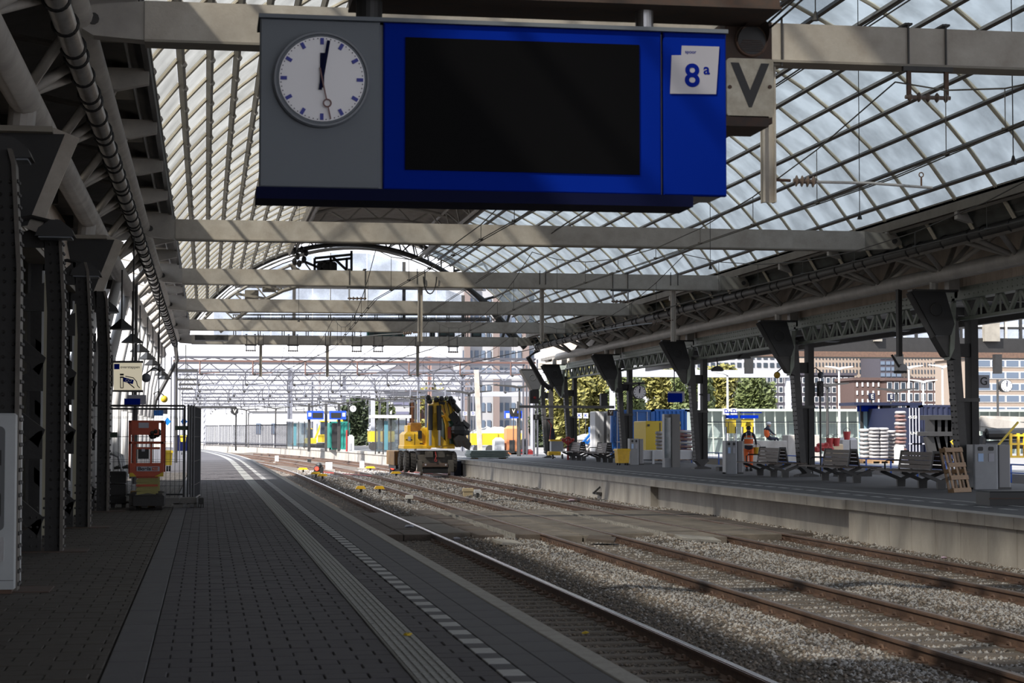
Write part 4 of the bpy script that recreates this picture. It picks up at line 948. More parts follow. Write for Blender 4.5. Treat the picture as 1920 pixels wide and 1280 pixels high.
# small hanging signs
for (x0, y0, x1, y1, Y, lab, m_) in ((233, 747, 263, 762, 42, 'small blue and white hanging sign just below the transfer sign', blue), (288, 769, 306, 779, 55, 'bright blue and white hanging sign above the mesh fence', mat('sky_blue_sign', (.01, .2, .75), .4)), (1252, 737, 1279, 754, 82, 'small dark blue hanging sign left of the third canopy column', blue)):
    a, b = aty(x0, y1, Y), aty(x1, y0, Y); t = thing('hanging_sign', lab, 'sign', tuple(a))
    MB().box(a.x+.06, Y+.02, a.z+.05, b.x+.12, Y+.2, b.z+.08).build('white_box', lightw, t); MB().box(a.x, Y-.03, a.z, b.x, Y+.02, b.z).build('blue_face', m_, t); MB().tube([((a.x+b.x)/2, Y+.1, b.z), ((a.x+b.x)/2, Y+.1, 5.76)], .02, 6).build('rod', iron, t)
# dome camera lamp & yellow lamp
for (x, y, Y, m_, lab) in ((274, 708, 48, clockr, 'grey round dome lamp left above the mesh fence'), (308, 748, 62, yelb, 'yellow round lamp above the mesh fence'), (1457, 703, 61.8, mat('amber', (.5,.3,.03), .4), 'amber round lamp left of the second canopy column'), (1539, 703, 61.8, clockr, 'grey round lamp right of the second canopy column')):
    p = aty(x, y, Y); t = thing('round_lamp', lab, 'lamp', tuple(p)); sd = 1 if x in (1457, 274) else -1
    MB().ball(p, .115, 12, 8).build('globe', m_, t, smooth=True); MB().tube([p+Vector((0,0,.1)), p+Vector((sd*.18,0,.25)), p+Vector((sd*.32,0,.2)), p+Vector((sd*(.34 if Y != 61.8 else .75),0,.15))], .022, 6).build('arm', irong, t)
# dark camera cluster under the right hall
t = thing('track_mirror_camera', 'round ribbed camera or speaker on a slanted arm below the dark gallery', 'camera', tuple(aty(1692, 690, 50)))
p = aty(1694, 690, 50); MB().cyl(p, .12, .22, 14, 'y').build('body', galv, t); MB().beam(aty(1672, 665, 50), aty(1686, 688, 50), .05).beam(aty(1676, 697, 50), aty(1700, 697, 50), .06).build('arm', iron, t); MB().box(aty(1683,690,50).x, 49.9, aty(1683,668,50).z, aty(1690,690,50).x, 50.1, 5.65).build('drop_post', iron, t)

# scissor lift
YL = 36.9; gx = lambda x, Y=YL: aty(x, 800, Y).x
gz = lambda y, Y=YL: aty(270, y, Y).z
t = thing('scissor_lift', 'orange scissor lift with folded yellow-green scissors behind the mesh fence', 'lift', (gx(275), YL, 0))
X0, X1 = gx(241), gx(307)
Yb = YL+1.7
for X in (X0, X1-.05):
    for y in (YL, Yb): MB().box(X, y, gz(888), X+.05, y+.05, gz(789)).build('cage_post', ora, t)
for y in (YL, Yb): MB().box(X0, y, gz(832), X1, y+.04, gz(828)).box(X0, y, gz(792), X1, y+.04, gz(788)).build('guard_rail', ora, t)
for X in (X0, X1-.05): MB().box(X, YL, gz(832), X+.04, Yb, gz(828)).box(X, YL, gz(792), X+.04, Yb, gz(788)).build('side_rail', ora, t)
MB().bev(gx(246), YL-.02, gz(815), gx(298), YL+.03, gz(789), .01).build('upper_panel', ora, t)
MB().box(gx(260), YL-.03, gz(802), gx(279), YL-.015, gz(792)).build('plate', lightw, t)
MB().bev(X0+.03, YL-.06, gz(893), X1, YL+.3, gz(868), .01).build('lower_panel', ora, t)
MB().box(gx(257), YL-.08, gz(883), gx(300), YL-.06, gz(874)).build('name_plate', lightw, t)
q = aty(271, 878.5, YL); text('Boels', (q.x, YL-.085, q.z), .062, iron, t, 'lettering', 1.25)
MB().box(gx(286), YL-.09, gz(881.5), gx(297), YL-.08, gz(875.5)).build('red_plate', ora, t); q = aty(291.5, 878.5, YL); text('Rental', (q.x, YL-.093, q.z), .025, signw, t, 'lettering')
MB().box(gx(259), YL+.02, gz(860), gx(279), YL+.2, gz(840)).build('control_box', black, t); MB().box(gx(266), YL+.0, gz(846), gx(272), YL+.02, gz(841)).build('sticker', lightw, t)
mb = MB()
for i in range(14): mb.ball((gx(284+random.uniform(-2, 14)), YL+random.uniform(-.02, .2), gz(random.uniform(802, 822))), .05, 6, 4)
mb.build('joystick_bundle', black, t)
for x in (282, 252): MB().box(gx(x), YL, gz(868), gx(x)+.035, YL+.04, gz(830)).build('gate_bar', ora, t)
MB().box(gx(253), YL+.01, gz(842), gx(300), YL+.04, gz(838)).build('gate_bar', ora, t)
MB().prism([(X0+.03, gz(893)), (gx(257), gz(893)), (gx(250), gz(886)), (X0+.03, gz(886))], 'xz', YL-.09, YL-.065).prism([(X1-.16, gz(893)), (X1, gz(893)), (X1, gz(884))], 'xz', YL-.09, YL-.065).build('yellow_corner', yelb, t)
scm = mat('scissor_green', (.26, .23, .07), .5)
for k_ in range(4):
    za, zb = gz(925-k_*8), gz(918-k_*8)
    for y in (YL+.1, Yb-.2): MB().beam((X0+.16, y, za), (X1-.1, y, zb), .05, .06).build('scissor_arm', scm, t); MB().beam((X0+.16, y+.07, zb), (X1-.1, y+.07, za), .05, .06).build('scissor_arm', scm, t)
    MB().box(X0+.15, YL+.05, zb-.02, X1-.1, YL+.09, zb+.02).build('cross_tube', ora if k_ % 2 else scm, t)
MB().bev(X0+.1, YL-.05, gz(948), X1+.02, Yb+.1, gz(928), .02).build('chassis', iron, t)
for X in (X0+.08, X1-.08):
    for y in (YL+.15, Yb-.15): MB().cyl((X-.06, y, .16), .16, .12, 16, 'x').build('wheel', rubber, t)
# mesh fence with concrete block feet
def fencepanel(p, q, lab, h0=.14, h1=2.0, nw=None):
    p = Vector(p); q = Vector(q); L = (q-p).length; d = (q-p)/L
    t = thing('mesh_fence', lab, 'fence', tuple(p)); f = MB()
    for u in (0, L): f.tube([p+d*u+Vector((0,0,.05)), p+d*u+Vector((0,0,h1))], .021, 8)
    f.build('end_post', fencem, t)
    MB().tube([p+Vector((0,0,h1)), q+Vector((0,0,h1))], .02, 8).tube([p+Vector((0,0,h0)), q+Vector((0,0,h0))], .02, 8).build('frame_tube', fencem, t)
    m_ = MB(); n = nw or int(L/.09)
    for i in range(1, n): u = L*i/n; m_.beam(p+d*u+Vector((0,0,h0)), p+d*u+Vector((0,0,h1)), .006)
    for z in (.42, .9, 1.4, 1.8): m_.beam(p+Vector((0,0,z)), q+Vector((0,0,z)), .006)
    m_.build('mesh_wires', fencem, t, kind='stuff')
    return t
pA = gnd(168, 950); pB = gnd(362, 950); ya = pB.y
t = fencepanel((pA.x, ya+.1, 0), (gx(346, ya), ya+.1, 0), 'dark mesh fence panel standing across in front of the orange lift', .1, 2.02)
MB().box(gx(329, ya), ya+.05, gz(806, ya), gx(356, ya), ya+.08, gz(798, ya)).build('green_plate', mat('fence_plate', (.006, .03, .012), .4), t)
MB().box(gx(196, ya), ya+.05, gz(820, ya), gx(220, ya), ya+.08, gz(810, ya)).build('green_plate', mat('fence_plate', (.006, .03, .012), .4), t)
for k_ in range(3): fencepanel((gx(355+5*k_, ya)-.02, ya+.12*k_, 0), (gx(355+5*k_, ya)+.06*k_-.02, ya+3.0, 0), 'mesh fence panel running away from the camera beside the lift, %s of three close ones' % ['left', 'middle', 'right'][k_], .14, 2.03-.01*k_)
fencepanel((gx(190, 42), 42, 0), (gx(345, 42), 42, 0), 'mesh fence panel at the back of the lift enclosure', .14, 2.0)
def block(x0, x1, yy, lab, m_=conc2, h=.24):
    t = thing('fence_foot', lab, 'block', ((x0+x1)/2, yy, 0)); L = x1-x0
    MB().bev(x0, yy-.14, .07, x1, yy+.14, h, .015).build('top_bar', m_, t)
    for f in (0, .42, .84): MB().bev(x0+L*f, yy-.14, 0, x0+L*(f+.16), yy+.14, .1, .01).build('foot', m_, t)
bg_ = mat('block_grey', (.13, .125, .12), .8, noise=.3)
block(gx(268, ya), gx(338, ya), ya-.25, 'long grey fence foot block with slots below the lift', bg_, .2)
block(gx(339, ya), gx(370, ya), ya-.22, 'short grey fence foot block beside the long one', bg_, .2); block(gx(373, ya), gx(383, ya), ya-.3, 'dark fence foot block at the outer corner of the fence', iron, .2)
for k_ in range(3): block(gx(190, ya), gx(238, ya), ya-.1+.0*k_, 'dark fence foot block beneath the grey bench, %s of the stack' % ['lowest', 'middle', 'topmost'][k_], iron, .24) if k_ == 0 else None
for k_ in (1, 2):
    o = MB().bev(gx(192, ya), ya-.22, .24*k_+.005, gx(238, ya), ya+.1, .24*k_+.235, .02).build('fence_foot', iron); tag(o, 'dark plastic fence foot, %s of the stack left of the lift' % ['', 'middle', 'topmost'][k_], 'block')
o = MB().bev(gx(246, ya), ya-.1, .0, gx(292, ya), ya+.15, .33, .01).build('cardboard_box', mat('cardboard', (.20, .12, .05), .8, noise=.3)); tag(o, 'brown cardboard box behind the grey fence foot under the lift', 'box')
# grey bench behind the fence and yellow wheelie bin
t = thing('platform_bench', 'grey metal bench with curved armrests left of the orange lift', 'bench', (gx(222, 43), 43, 0))
Xb = gx(215, 43)
for k_ in range(5): MB().box(Xb-.25+k_*.1, 42.6, .44, Xb-.17+k_*.1, 45.4, .47).build('seat_slat', steel, t)
for k_, y in enumerate((42.8, 43.8, 44.8)):
    MB().tube([(Xb-.25, y, .46), (Xb-.2, y, .95), (Xb-.05, y, 1.02), (Xb+.1, y, .95), (Xb+.22, y, .46)], .035, 8).build('back_frame', galv, t); MB().box(Xb-.04, y-.04, 0, Xb+.04, y+.04, .44).build('leg', irong, t)
    MB().tube([(Xb+.0, y, .7), (Xb+.3, y, .72), (Xb+.36, y, .66), (Xb+.36, y, .47)], .03, 8).build('armrest', irong, t)
def wheelbin(x0, x1, y0, y1, Y, lab, m_):
    a, b = aty(x0, y1, Y), aty(x1, y0, Y); t = thing('wheeled_bin', lab, 'bin', ((a.x+b.x)/2, Y, 0)); w_ = b.x-a.x; zt = b.z; zb_ = max(.1, a.z)
    MB().prism([(a.x+w_*.08, zb_), (b.x-w_*.08, zb_), (b.x, zt-.1), (a.x, zt-.1)], 'xz', Y, Y+.7).build('body', m_, t)
    MB().bev(a.x-.03, Y-.05, zt-.1, b.x+.03, Y+.78, zt, .04).build('lid', m_, t); MB().tube([(a.x, Y+.72, zt-.05), (b.x, Y+.72, zt-.05)], .03, 6).build('handle', m_, t)
    for X in (a.x+.08, b.x-.13): MB().cyl((X, Y+.6, .1), .1, .06, 12, 'x').build('wheel', black, t); MB().cyl((X, Y+.1, .1), .1, .06, 12, 'x').build('wheel', black, t)
    return t
wheelbin(308, 323, 844, 872, 74, 'bright yellow wheeled bin behind the mesh fence', yelb)
wheelbin(338, 349, 816, 828, 130, 'small yellow bin far behind the mesh fence', yelb)
a = gnd(325, 845); o = MB().box(a.x, a.y, 0, a.x+1.2, a.y+.3, 1.3).build('dark_barrier', blued); tag(o, 'dark blue barrier standing far down the left platform behind the fence', 'barrier')
for x, Y, l_ in ((314, 60, 'left'), (345, 62, 'right')):
    p = aty(x, 790, Y); o = MB().prism([(p.x-.11, p.z), (p.x, p.z+.13), (p.x+.11, p.z), (p.x, p.z-.13)], 'xz', Y, Y+.03).build('diamond_sign', mat('sky_blue_sign', (.01, .2, .75), .4)); tag(o, 'small blue diamond sign above the fence, %s one' % l_, 'sign')
# litter and leaf on the left platform / on the track
for (x, y, z, s_, m_, nm, cat_, lab) in ((765, 1191, .01, .035, yelb, 'fallen_leaf', 'leaf', 'small yellow leaf lying on the tactile strip'), (1098, 1187, -.9, .05, yelb, 'fallen_leaf', 'leaf', 'yellow leaf on the dark ballast beside the left platform'), (1072, 938, -.85, .13, mat('litter_pink', (.6, .45, .55), .8), 'paper_litter', 'litter', 'pinkish white paper scrap between the rails of the right track'), (1770, 1046, -.85, .07, mat('litter_pink', (.6, .45, .55), .8), 'paper_litter', 'litter', 'pink paper scrap at the foot of the concrete wall'), (768, 987, -.78, .13, lightw, 'paper_litter', 'litter', 'crumpled pale bag on the crossing panel beside the bright rail'), (856, 1010, -.82, .1, lightw, 'paper_litter', 'litter', 'white flat scrap at the near corner of the crossing panels')):
    p = gnd(x, y, z); mb = MB(); mb.ball((p.x, p.y, z+.01), s_, 7, 4, (1, .8, .3)); mb.v = [(v[0]+random.uniform(-.2, .2)*s_, v[1]+random.uniform(-.2, .2)*s_, v[2]+random.uniform(-.1, .1)*s_) for v in mb.v]
    tag(mb.build(nm, m_), lab, cat_)

# ============================================================ TRACK THINGS
def dome(x, y, lab):
    p = gnd(x, y+6, -.9); t = thing('track_marker', lab, 'marker', tuple(p), 'yellow caps on the ballast'); k_ = p.y/71
    MB().prism([(p.x-.2*k_, -.72), (p.x+.2*k_, -.72), (p.x+.13*k_, -.6), (p.x-.13*k_, -.6)], 'xz', p.y-.13, p.y+.13).build('cap', yel, t); MB().cyl((p.x+.02, p.y, -.9), .05, .2, 8).build('stem', irong, t)
for (x, y, lab) in ((676, 919, 'yellow cap on a stem, nearest left of a pair'), (711, 919, 'yellow cap on a stem, nearest right of a pair'), (592, 889, 'yellow cap in front of the small red signal'), (604, 893, 'yellow cap just right of the small red signal'), (568, 880, 'yellow cap left of the small red signal beside a white block'), (742, 888, 'yellow cap left of the excavator'), (694, 877, 'small yellow cap far behind the second red signal')): dome(x, y, lab)
for (x, y, s_, lab) in ((597, 882, 1, 'black dwarf signal showing red between left and middle track'), (739, 880, 1, 'black dwarf signal showing red close to the excavator')):
    p = gnd(x, y+6, -.9); t = thing('dwarf_signal', lab, 'signal', tuple(p)); MB().bev(p.x-.25, p.y, -.9, p.x+.3, p.y+.3, -.42, .1).ball((p.x+.05, p.y+.15, -.45), .2, 8, 5).build('housing', black, t)
    MB().cyl((p.x-.1, p.y-.06, -.6), .12, .06, 14, 'y').build('red_light', mat('red_light', (.9, .05, .03), .4, emit=1.2), t); MB().tube([(p.x+.3, p.y, -.8), (p.x+1.1, p.y-2, -.85), (p.x+2.5, p.y-7, -.87)], .03, 6).build('cable', red, t)
for (x, y, w_, h, lab) in ((519, 861, .3, .55, 'white concrete post far left between the tracks'), (617, 875, .42, .5, 'white concrete block with a dark slot beside the middle track'), (679, 872, .3, .5, 'white post just before the far wall of the right track'), (620, 848, .3, .3, 'small white post by the far platform wall')):
    p = gnd(x, y+6, -.9); t = thing('marker_post', lab, 'post', tuple(p)); MB().bev(p.x-w_/2, p.y, -.95, p.x+w_/2, p.y+.3, -.9+h, .02).build('post', white, t); MB().bev(p.x-w_*.9, p.y-.2, -.98, p.x+w_*.9, p.y+.5, -.85, .02).build('foot', conc2, t)
for (x, y, m_, w_, lab) in ((878, 925, mat('box_tan', (.5, .4, .25), .7), .2, 'tan junction box on the ballast right of the excavator'), (896, 928, white, .12, 'white mushroom post beside the tan junction box'), (768, 940, signw, .12, 'small post with a pale cap left of the middle track'), (580, 862, irong, .16, 'dark small signal box beside the far rails')):
    p = gnd(x, y+5, -.9); t = thing('trackside_box', lab, 'box', tuple(p)); MB().bev(p.x-w_, p.y, -.72, p.x+w_, p.y+.25, -.6, .02).build('head', m_, t); MB().bev(p.x-w_*(.9 if w_ > .15 else .4), p.y+.03, -.95, p.x+w_*(.9 if w_ > .15 else .4), p.y+.2, -.72, .01).build('base', m_ if w_ > .15 else irong, t)

# ============================================================ EXCAVATOR ON RAILS
YE = 101.0
def E_(x, y, dy=0): return aty(x, y, YE+dy)
def eb(mb, x0, y0, x1, y1, d0, d1, b=.03):
    a, c = E_(x0, y1, d0), E_(x1, y0, d0); return mb.bev(a.x, YE+d0, a.z, c.x, YE+d1, c.z, b)
t = thing('rail_excavator', 'yellow road-rail excavator with folded boom standing on the right track', 'excavator', (12.25, YE+1.5, RZ))
dk = mat('undercarriage_grey', (.095, .085, .075), .8, noise=.4, scale=6)
for (x0, x1) in ((760, 769), (771, 782), (849, 858)):
    a, c = E_(x0, 885), E_(x1, 846); r = (c.z-a.z)/2; cz = (c.z+a.z)/2
    for dy in (.6, 3.4):
        w_ = MB().tube([(a.x, YE+dy, cz), (a.x+.04, YE+dy, cz), (c.x-.04, YE+dy, cz), (c.x, YE+dy, cz)], [r*.82, r*.97, r*.97, r*.82], 22)
        for k_ in range(20):
            an = 2*PI*k_/20; w_.beam((a.x, YE+dy+math.cos(an)*r*.98, cz+math.sin(an)*r*.98), (a.x+(c.x-a.x)*.6, YE+dy+math.cos(an+.16)*r*1.0, cz+math.sin(an+.16)*r*1.0), .07, .05)
        o = w_.build('tyre', rubber, t); MB().cyl((a.x-.03, YE+dy, cz), r*.45, (c.x-a.x)+.06, 12, 'x').build('hub', dk, o)
mb = MB(); eb(mb, 783, 852, 848, 882, .3, .5); mb.build('front_frame', dk, t)
mb = MB(); eb(mb, 788, 845, 846, 862, .5, 3.6); mb.build('chassis', dk, t)
for x0, x1 in ((798, 812), (820, 834)): mb = MB(); eb(mb, x0, 846, x1, 857, .0, .4); mb.build('buffer_block', dk, t)
for x0, x1 in ((783, 792), (840, 851)): mb = MB(); eb(mb, x0, 862, x1, 884, .05, .4); mb.build('guard_leg', dk, t)
mb = MB(); eb(mb, 792, 868, 840, 875, .0, .3); mb.build('cross_member', rustd, t); mb = MB(); eb(mb, 794, 877, 840, 887, .1, .6); mb.build('low_bar', black, t)
for x in (791, 843):
    p = E_(x, 879, .1); MB().cyl((p.x-.08, YE+.35, RZ+.22), .22, .14, 16, 'x').build('rail_wheel', steel, t)
for x in (798, 836): p = E_(x, 871, -.02); MB().cyl(p, .05, .04, 10, 'y').build('lamp', lightw, t)
MB().tube([E_(816, 846, -.1), E_(818, 855, -.12), E_(816, 862, -.1)], .03, 6).build('red_hose', red, t); MB().ring(E_(817, 863, -.1), .06, .02, 10, 5).build('tow_eye', red, t)
mb = MB(); eb(mb, 758, 809, 792, 839, .2, 2.8, .15); mb.build('engine_cover', yel, t)
mb = MB(); eb(mb, 757, 834, 808, 841, .1, 2.9, .05); mb.build('turret_plate', yel, t)
mb = MB(); eb(mb, 790, 801, 804, 839, .3, 2.8, .1); mb.build('side_tank', yel, t)
mb = MB(); eb(mb, 764, 797, 771, 809, .9, 2.6, .03); mb.build('exhaust_housing', yel, t)
mb = MB(); eb(mb, 770, 792, 790, 808, .8, 2.6, .05); mb.build('brown_hood', mat('hood_brown', (.36, .17, .03), .6, noise=.4), t)
mb = MB(); eb(mb, 784, 807, 791, 822, .1, .25); mb.build('black_grille', black, t)
for x0, y0, x1, y1 in ((761, 823, 764, 825), (770, 823, 773, 825), (787, 830, 793, 832), (777, 812, 777.6, 835)): mb = MB(); eb(mb, x0, y0, x1, y1, .17, .21, .005); mb.build('vent', black, t)
mb = MB(); eb(mb, 765, 818, 770, 826, .16, .2, .005); mb.build('sticker', lightw, t)
mb = MB(); eb(mb, 828, 832, 853, 841, .2, 2.6, .08); mb.build('right_frame', yel, t)
MB().prism([(E_(826, 836).x, E_(826, 836).z), (E_(826, 815).x, E_(826, 815).z), (E_(842, 834).x, E_(842, 834).z)], 'xz', YE+.15, YE+.4).build('boom_gusset', yel, t)
# cab
MB().tube([E_(834, 781, .4), E_(838, 795, .35), E_(839, 834, .3)], .11, 8).build('cab_pillar', yel, t)
MB().tube([E_(852, 781, .4), E_(852, 834, .4)], .07, 8).build('cab_pillar', black, t)
mb = MB(); eb(mb, 826, 782, 852, 834, .6, 2.2, .05); mb.build('cab_glass', mat('cab_green', (.05, .12, .09), .1), t)
mb = MB(); eb(mb, 824, 778, 854, 782, .3, 2.3, .04); mb.build('cab_roof', yel, t); mb = MB(); eb(mb, 836, 776, 844, 781, .2, .5, .02); mb.build('beacon_lamp', lightw, t)
mb = MB(); eb(mb, 840, 800, 846, 822, .1, .4, .02); mb.build('orange_unit', ora, t)
# boom : two side plates, cylinders, knuckle, stick, grab
for dx in (0, 2.2): MB().beam(E_(808+dx*4, 838, .2), E_(812+dx*2, 757, -.2), .26, .5).build('lower_boom', yel, t)
for x, x2, m_ in ((807, 807, black), (824, 823, black)):
    MB().tube([E_(x, 806, -.35), E_(x2, 760, -.45)], .13, 10).build('boom_cylinder', m_, t); MB().tube([E_(x, 835, -.3), E_(x, 806, -.35)], .08, 10).build('piston_rod', steel, t)
MB().prism([(E_(x, y).x, E_(x, y).z) for x, y in ((811, 752), (822, 748), (836, 752), (834, 762), (822, 772), (812, 775))], 'xz', YE-.35, YE+.35).build('knuckle', yel, t)
MB().prism([(E_(x, y).x, E_(x, y).z) for x, y in ((822, 752), (833, 754), (832, 759), (821, 757))], 'xz', YE-.42, YE-.36).build('knuckle_plate', black, t)
MB().beam(E_(834, 755, 0), E_(848, 785, .1), .42, .5).build('upper_boom', yel, t); MB().tube([E_(841, 748, -.3), E_(861, 772, -.3)], .15, 10).build('stick_cylinder', black, t); MB().tube([E_(861, 772, -.3), E_(866, 790, -.3)], .08, 8).build('piston_rod', steel, t)
MB().beam(E_(846, 775, 0), E_(866, 800, -.1), .4, .45).build('stick', iron, t)
MB().ball(E_(860, 806, 0), .42, 8, 6).build('rotator', black, t)
mb = MB()
for (x, y, x2, y2) in ((855, 800, 878, 812), (850, 808, 872, 815), (866, 790, 878, 800), (856, 790, 874, 806)): mb.beam(E_(x, y, -.2), E_(x2, y2, .2), .22)
mb.build('coupler', black, t)
MB().prism([(E_(x, y).x, E_(x, y).z) for x, y in ((850, 822), (858, 815), (872, 818), (882, 832), (878, 842), (868, 836), (856, 838))], 'xz', YE-.4, YE+.5).build('grab_bucket', dk, t)
mb = MB()
for k_ in range(5):
    x = 816+k_*8; mb.tube([E_(x, 752+abs(k_-3), -.5), E_(x+3, 744+abs(k_-2)*1.5, -.55), E_(x+8, 756+k_*3, -.5), E_(x+11, 770+k_*4, -.4)], .022, 5)
mb.build('hydraulic_hoses', black, t)
mb = MB()
for (x, y) in ((803, 745), (806, 752), (818, 749), (828, 747), (845, 747), (850, 753)): mb.ball(E_(x, y, -.4), .15, 7, 5)
mb.build('hose_couplings', iron, t); MB().ring(E_(805, 751, -.3), .14, .03, 12, 5).build('hose_loop', black, t)
for x0, x1 in ((868, 873), (860, 863)): MB().beam(E_(x0, 826, -.4), E_(x1, 838, -.4), .08).build('grab_tine', rustd, t)
t = thing('rail_trailer', 'rusty yellow rail trailer box half hidden behind the left tyres of the excavator', 'trailer', tuple(E_(750, 877, 5)))
mb = MB(); eb(mb, 739, 845, 757, 872, 4.5, 9, .03); mb.build('box_body', mat('trailer_ochre', (.42, .23, .06), .7, noise=.5, scale=3, c2=(.2, .1, .04)), t); mb = MB(); eb(mb, 742, 872, 757, 879, 4.8, 9, .03); mb.build('wheel_frame', black, t)
for x in (740, 745, 750, 755): mb = MB(); eb(mb, x, 846, x+1, 872, 4.4, 4.5, .01); mb.build('rib', rustm, t)
p = E_(850, 885, 1); o = MB().bev(13.45, 103, -.95, 13.85, 108, -.05, .02).build('dark_box', navyc); tag(o, 'dark box between the excavator and the start of the concrete wall', 'cabinet')  # plain dark box filling the gap beside the wall end

# ============================================================ RIGHT PLATFORM FURNITURE
def make_bench(lab, loc):
    t = thing('double_bench', lab, 'bench', loc, 'double sided benches on the right platform', world=False)
    sl_ = MB().bev(0, 0, 0, .105, 3.9, .04, .008).mesh('seat_slat', woodb)
    for s_ in (-1, 1):
        for k_ in range(4): put('seat_slat', sl_, t, loc=(s_*(.20+k_*.115)-(.1 if s_ < 0 else 0), -1.95, .44))
        for k_ in range(4):
            z0, z1 = .52+k_*.115, .52+k_*.115+.1; x0, x1 = .17-(z0-.5)*.22, .17-(z1-.5)*.22
            q_ = [(s_*(x0+.03), -1.3, z0), (s_*x0, -1.3, z0), (s_*x0, .95, z0), (s_*(x0+.03), .95, z0), (s_*(x1+.03), -1.3, z1), (s_*x1, -1.3, z1), (s_*x1, .95, z1), (s_*(x1+.03), .95, z1)]
            if s_ > 0: q_ = [q_[1], q_[0], q_[3], q_[2], q_[5], q_[4], q_[7], q_[6]]
            MB().quadbox(q_).build('back_slat', woodb, t)
    for y in (-1.33, .98):
        MB().prism([(-.20, .48), (-.16, .48), (-.07, .93), (.07, .93), (.16, .48), (.20, .48), (.11, 1.0), (-.11, 1.0)], 'xz', y-.03, y+.03).build('back_end', irong, t)
    MB().tube([(-.55, 1.05, .48), (-.55, 1.05, .68), (-.48, 1.05, .73), (-.15, 1.05, .73)], .025, 6).build('armrest', irong, t); MB().tube([(.55, 1.05, .48), (.55, 1.05, .68), (.15, 1.05, .73)], .025, 6).build('armrest', irong, t)
    for y in (-1.6, -.3, 1.3):
        MB().prism([(-.6, .44), (-.6, .39), (-.12, .2), (-.11, 0), (.11, 0), (.12, .2), (.6, .39), (.6, .44), (.48, .44), (0, .24), (-.48, .44)], 'xz', y-.05, y+.05).build('leg', irong, t)
    return t
bn = make_bench('double-sided wooden bench nearest the camera, just left of the upright pallet', (19.0, 48.8, 0))
dup(bn, (19.0, 55.3, 0), 'double-sided wooden bench second from the pallet, right of the column with round lamps')
dup(bn, (19.0, 62.3, 0), 'double-sided wooden bench in front of the worker in orange')
dup(bn, (19.8, 93.5, 0), 'grey double bench directly left of the yellow wheeled bin')
dup(bn, (19.8, 100.2, 0), 'grey double bench beside the red standpipe, farthest of all')
def litterbin(x0, x1, ytop, ybase, lab, rz=0):
    p = gnd((x0+x1)/2, ybase); Y = p.y; a, b = aty(x0, ybase, Y), aty(x1, ytop, Y); w_ = b.x-a.x; h = b.z
    t = thing('twin_litter_bin', lab, 'bin', tuple(p), 'twin grey litter bins')
    MB().prism(rrect(a.x, Y, a.x+w_*.66, Y+.5, .06), 'xy', 0, h).build('body', bincol, t); MB().prism(rrect(a.x+w_*.68, Y+.05, b.x, Y+.5, .04), 'xy', 0, h*.99).build('rear_shell', mat('bin_grey2', (.2, .2, .21), .4), t)
    for f in (.12, .4):
        xx = a.x+w_*f; MB().prism(rrect(xx, h*.86, xx+w_*.13, h*.95, .03), 'xz', Y-.015, Y+.01).build('opening', black, t); MB().box(xx, Y-.012, h*.62, xx+w_*.14, Y+.01, h*.8).build('label_plate', mat('bin_label', (.35, .5, .75), .5) if f < .2 else lightw, t)
    MB().box(a.x, Y+.02, 0, b.x, Y+.48, .05).build('plinth', irong, t)
litterbin(1181, 1207, 822, 871, 'twin grey litter bin right of the yellow wheeled bin'); litterbin(1361, 1394, 826, 888, 'twin grey litter bin left of the worker in orange')
litterbin(1826, 1896, 833, 917, 'large twin grey litter bin behind the upright pallet')
wheelbin(1158, 1181, 841, 870, 84.5, 'ochre yellow wheeled bin between the far benches and the grey litter bin', yel)
# tall glass display cabinet
p = gnd(1260, 876); Y = p.y; a, b = aty(1247, 876, Y), aty(1274, 776, Y)
t = thing('display_cabinet', 'tall grey cabinet with a narrow glass front left of the hinge footed column', 'cabinet', tuple(p))
m1 = a.x+(b.x-a.x)*.47; MB().box(m1, Y-.1, 0, b.x, Y+.5, b.z).build('side_body', mat('cab_grey', (.17, .165, .16), .5), t); MB().box(a.x, Y+.1, 0, m1, Y+.5, b.z).build('back_body', bincol, t)
MB().box(a.x+.02, Y+.04, .4, m1-.02, Y+.06, b.z-.15).build('glass_front', glassC, t); MB().box(a.x, Y+.02, 0, m1, Y+.1, .4).build('lower_panel', bincol, t); MB().box(a.x+.05, Y+.07, 1.3, m1-.08, Y+.1, 1.5).box(a.x+.05, Y+.07, .6, m1-.08, Y+.1, .8).build('poster', lightw, t)
# red standpipe, yellow trolley
p = gnd(1065, 862); t = thing('standpipe', 'red standpipe with twin outlets in front of the far grey benches', 'pipe', tuple(p))
MB().cyl((p.x, p.y, 0), .06, 1.15, 10).build('pipe', red, t); MB().ring((p.x, p.y, 1.05), .17, .05, 14, 6).box(p.x-.3, p.y-.04, .95, p.x+.3, p.y+.04, 1.05).ball((p.x-.28, p.y, 1.1), .09, 8, 5).ball((p.x+.28, p.y, 1.1), .09, 8, 5).build('outlets', red, t)
p = gnd(1045, 860); t = thing('hand_trolley', 'orange and grey machine trolley at the foot of the far columns', 'trolley', tuple(p))
MB().bev(p.x-.35, p.y, .4, p.x+.35, p.y+.5, 1.05, .05).build('grey_tank', bincol, t); MB().box(p.x-.4, p.y-.02, 1.0, p.x+.4, p.y+.5, 1.1).build('tank_lid', yel, t); MB().bev(p.x-.5, p.y-.05, .2, p.x+.2, p.y+.5, .42, .03).build('orange_base', yel, t)
for dx in (-.3, .25): MB().cyl((p.x+dx, p.y, .14), .14, .07, 12, 'x').build('wheel', black, t)
MB().tube([(p.x-.4, p.y+.2, 1.1), (p.x-.3, p.y+.2, 1.9), (p.x-.5, p.y+.2, 2.2)], .03, 6).build('handle', red, t); MB().prism([(p.x-.35, 1.1), (p.x-.1, 1.1), (p.x-.15, 1.7), (p.x-.3, 1.8)], 'xz', p.y+.1, p.y+.3).build('hung_jacket', clothd, t)
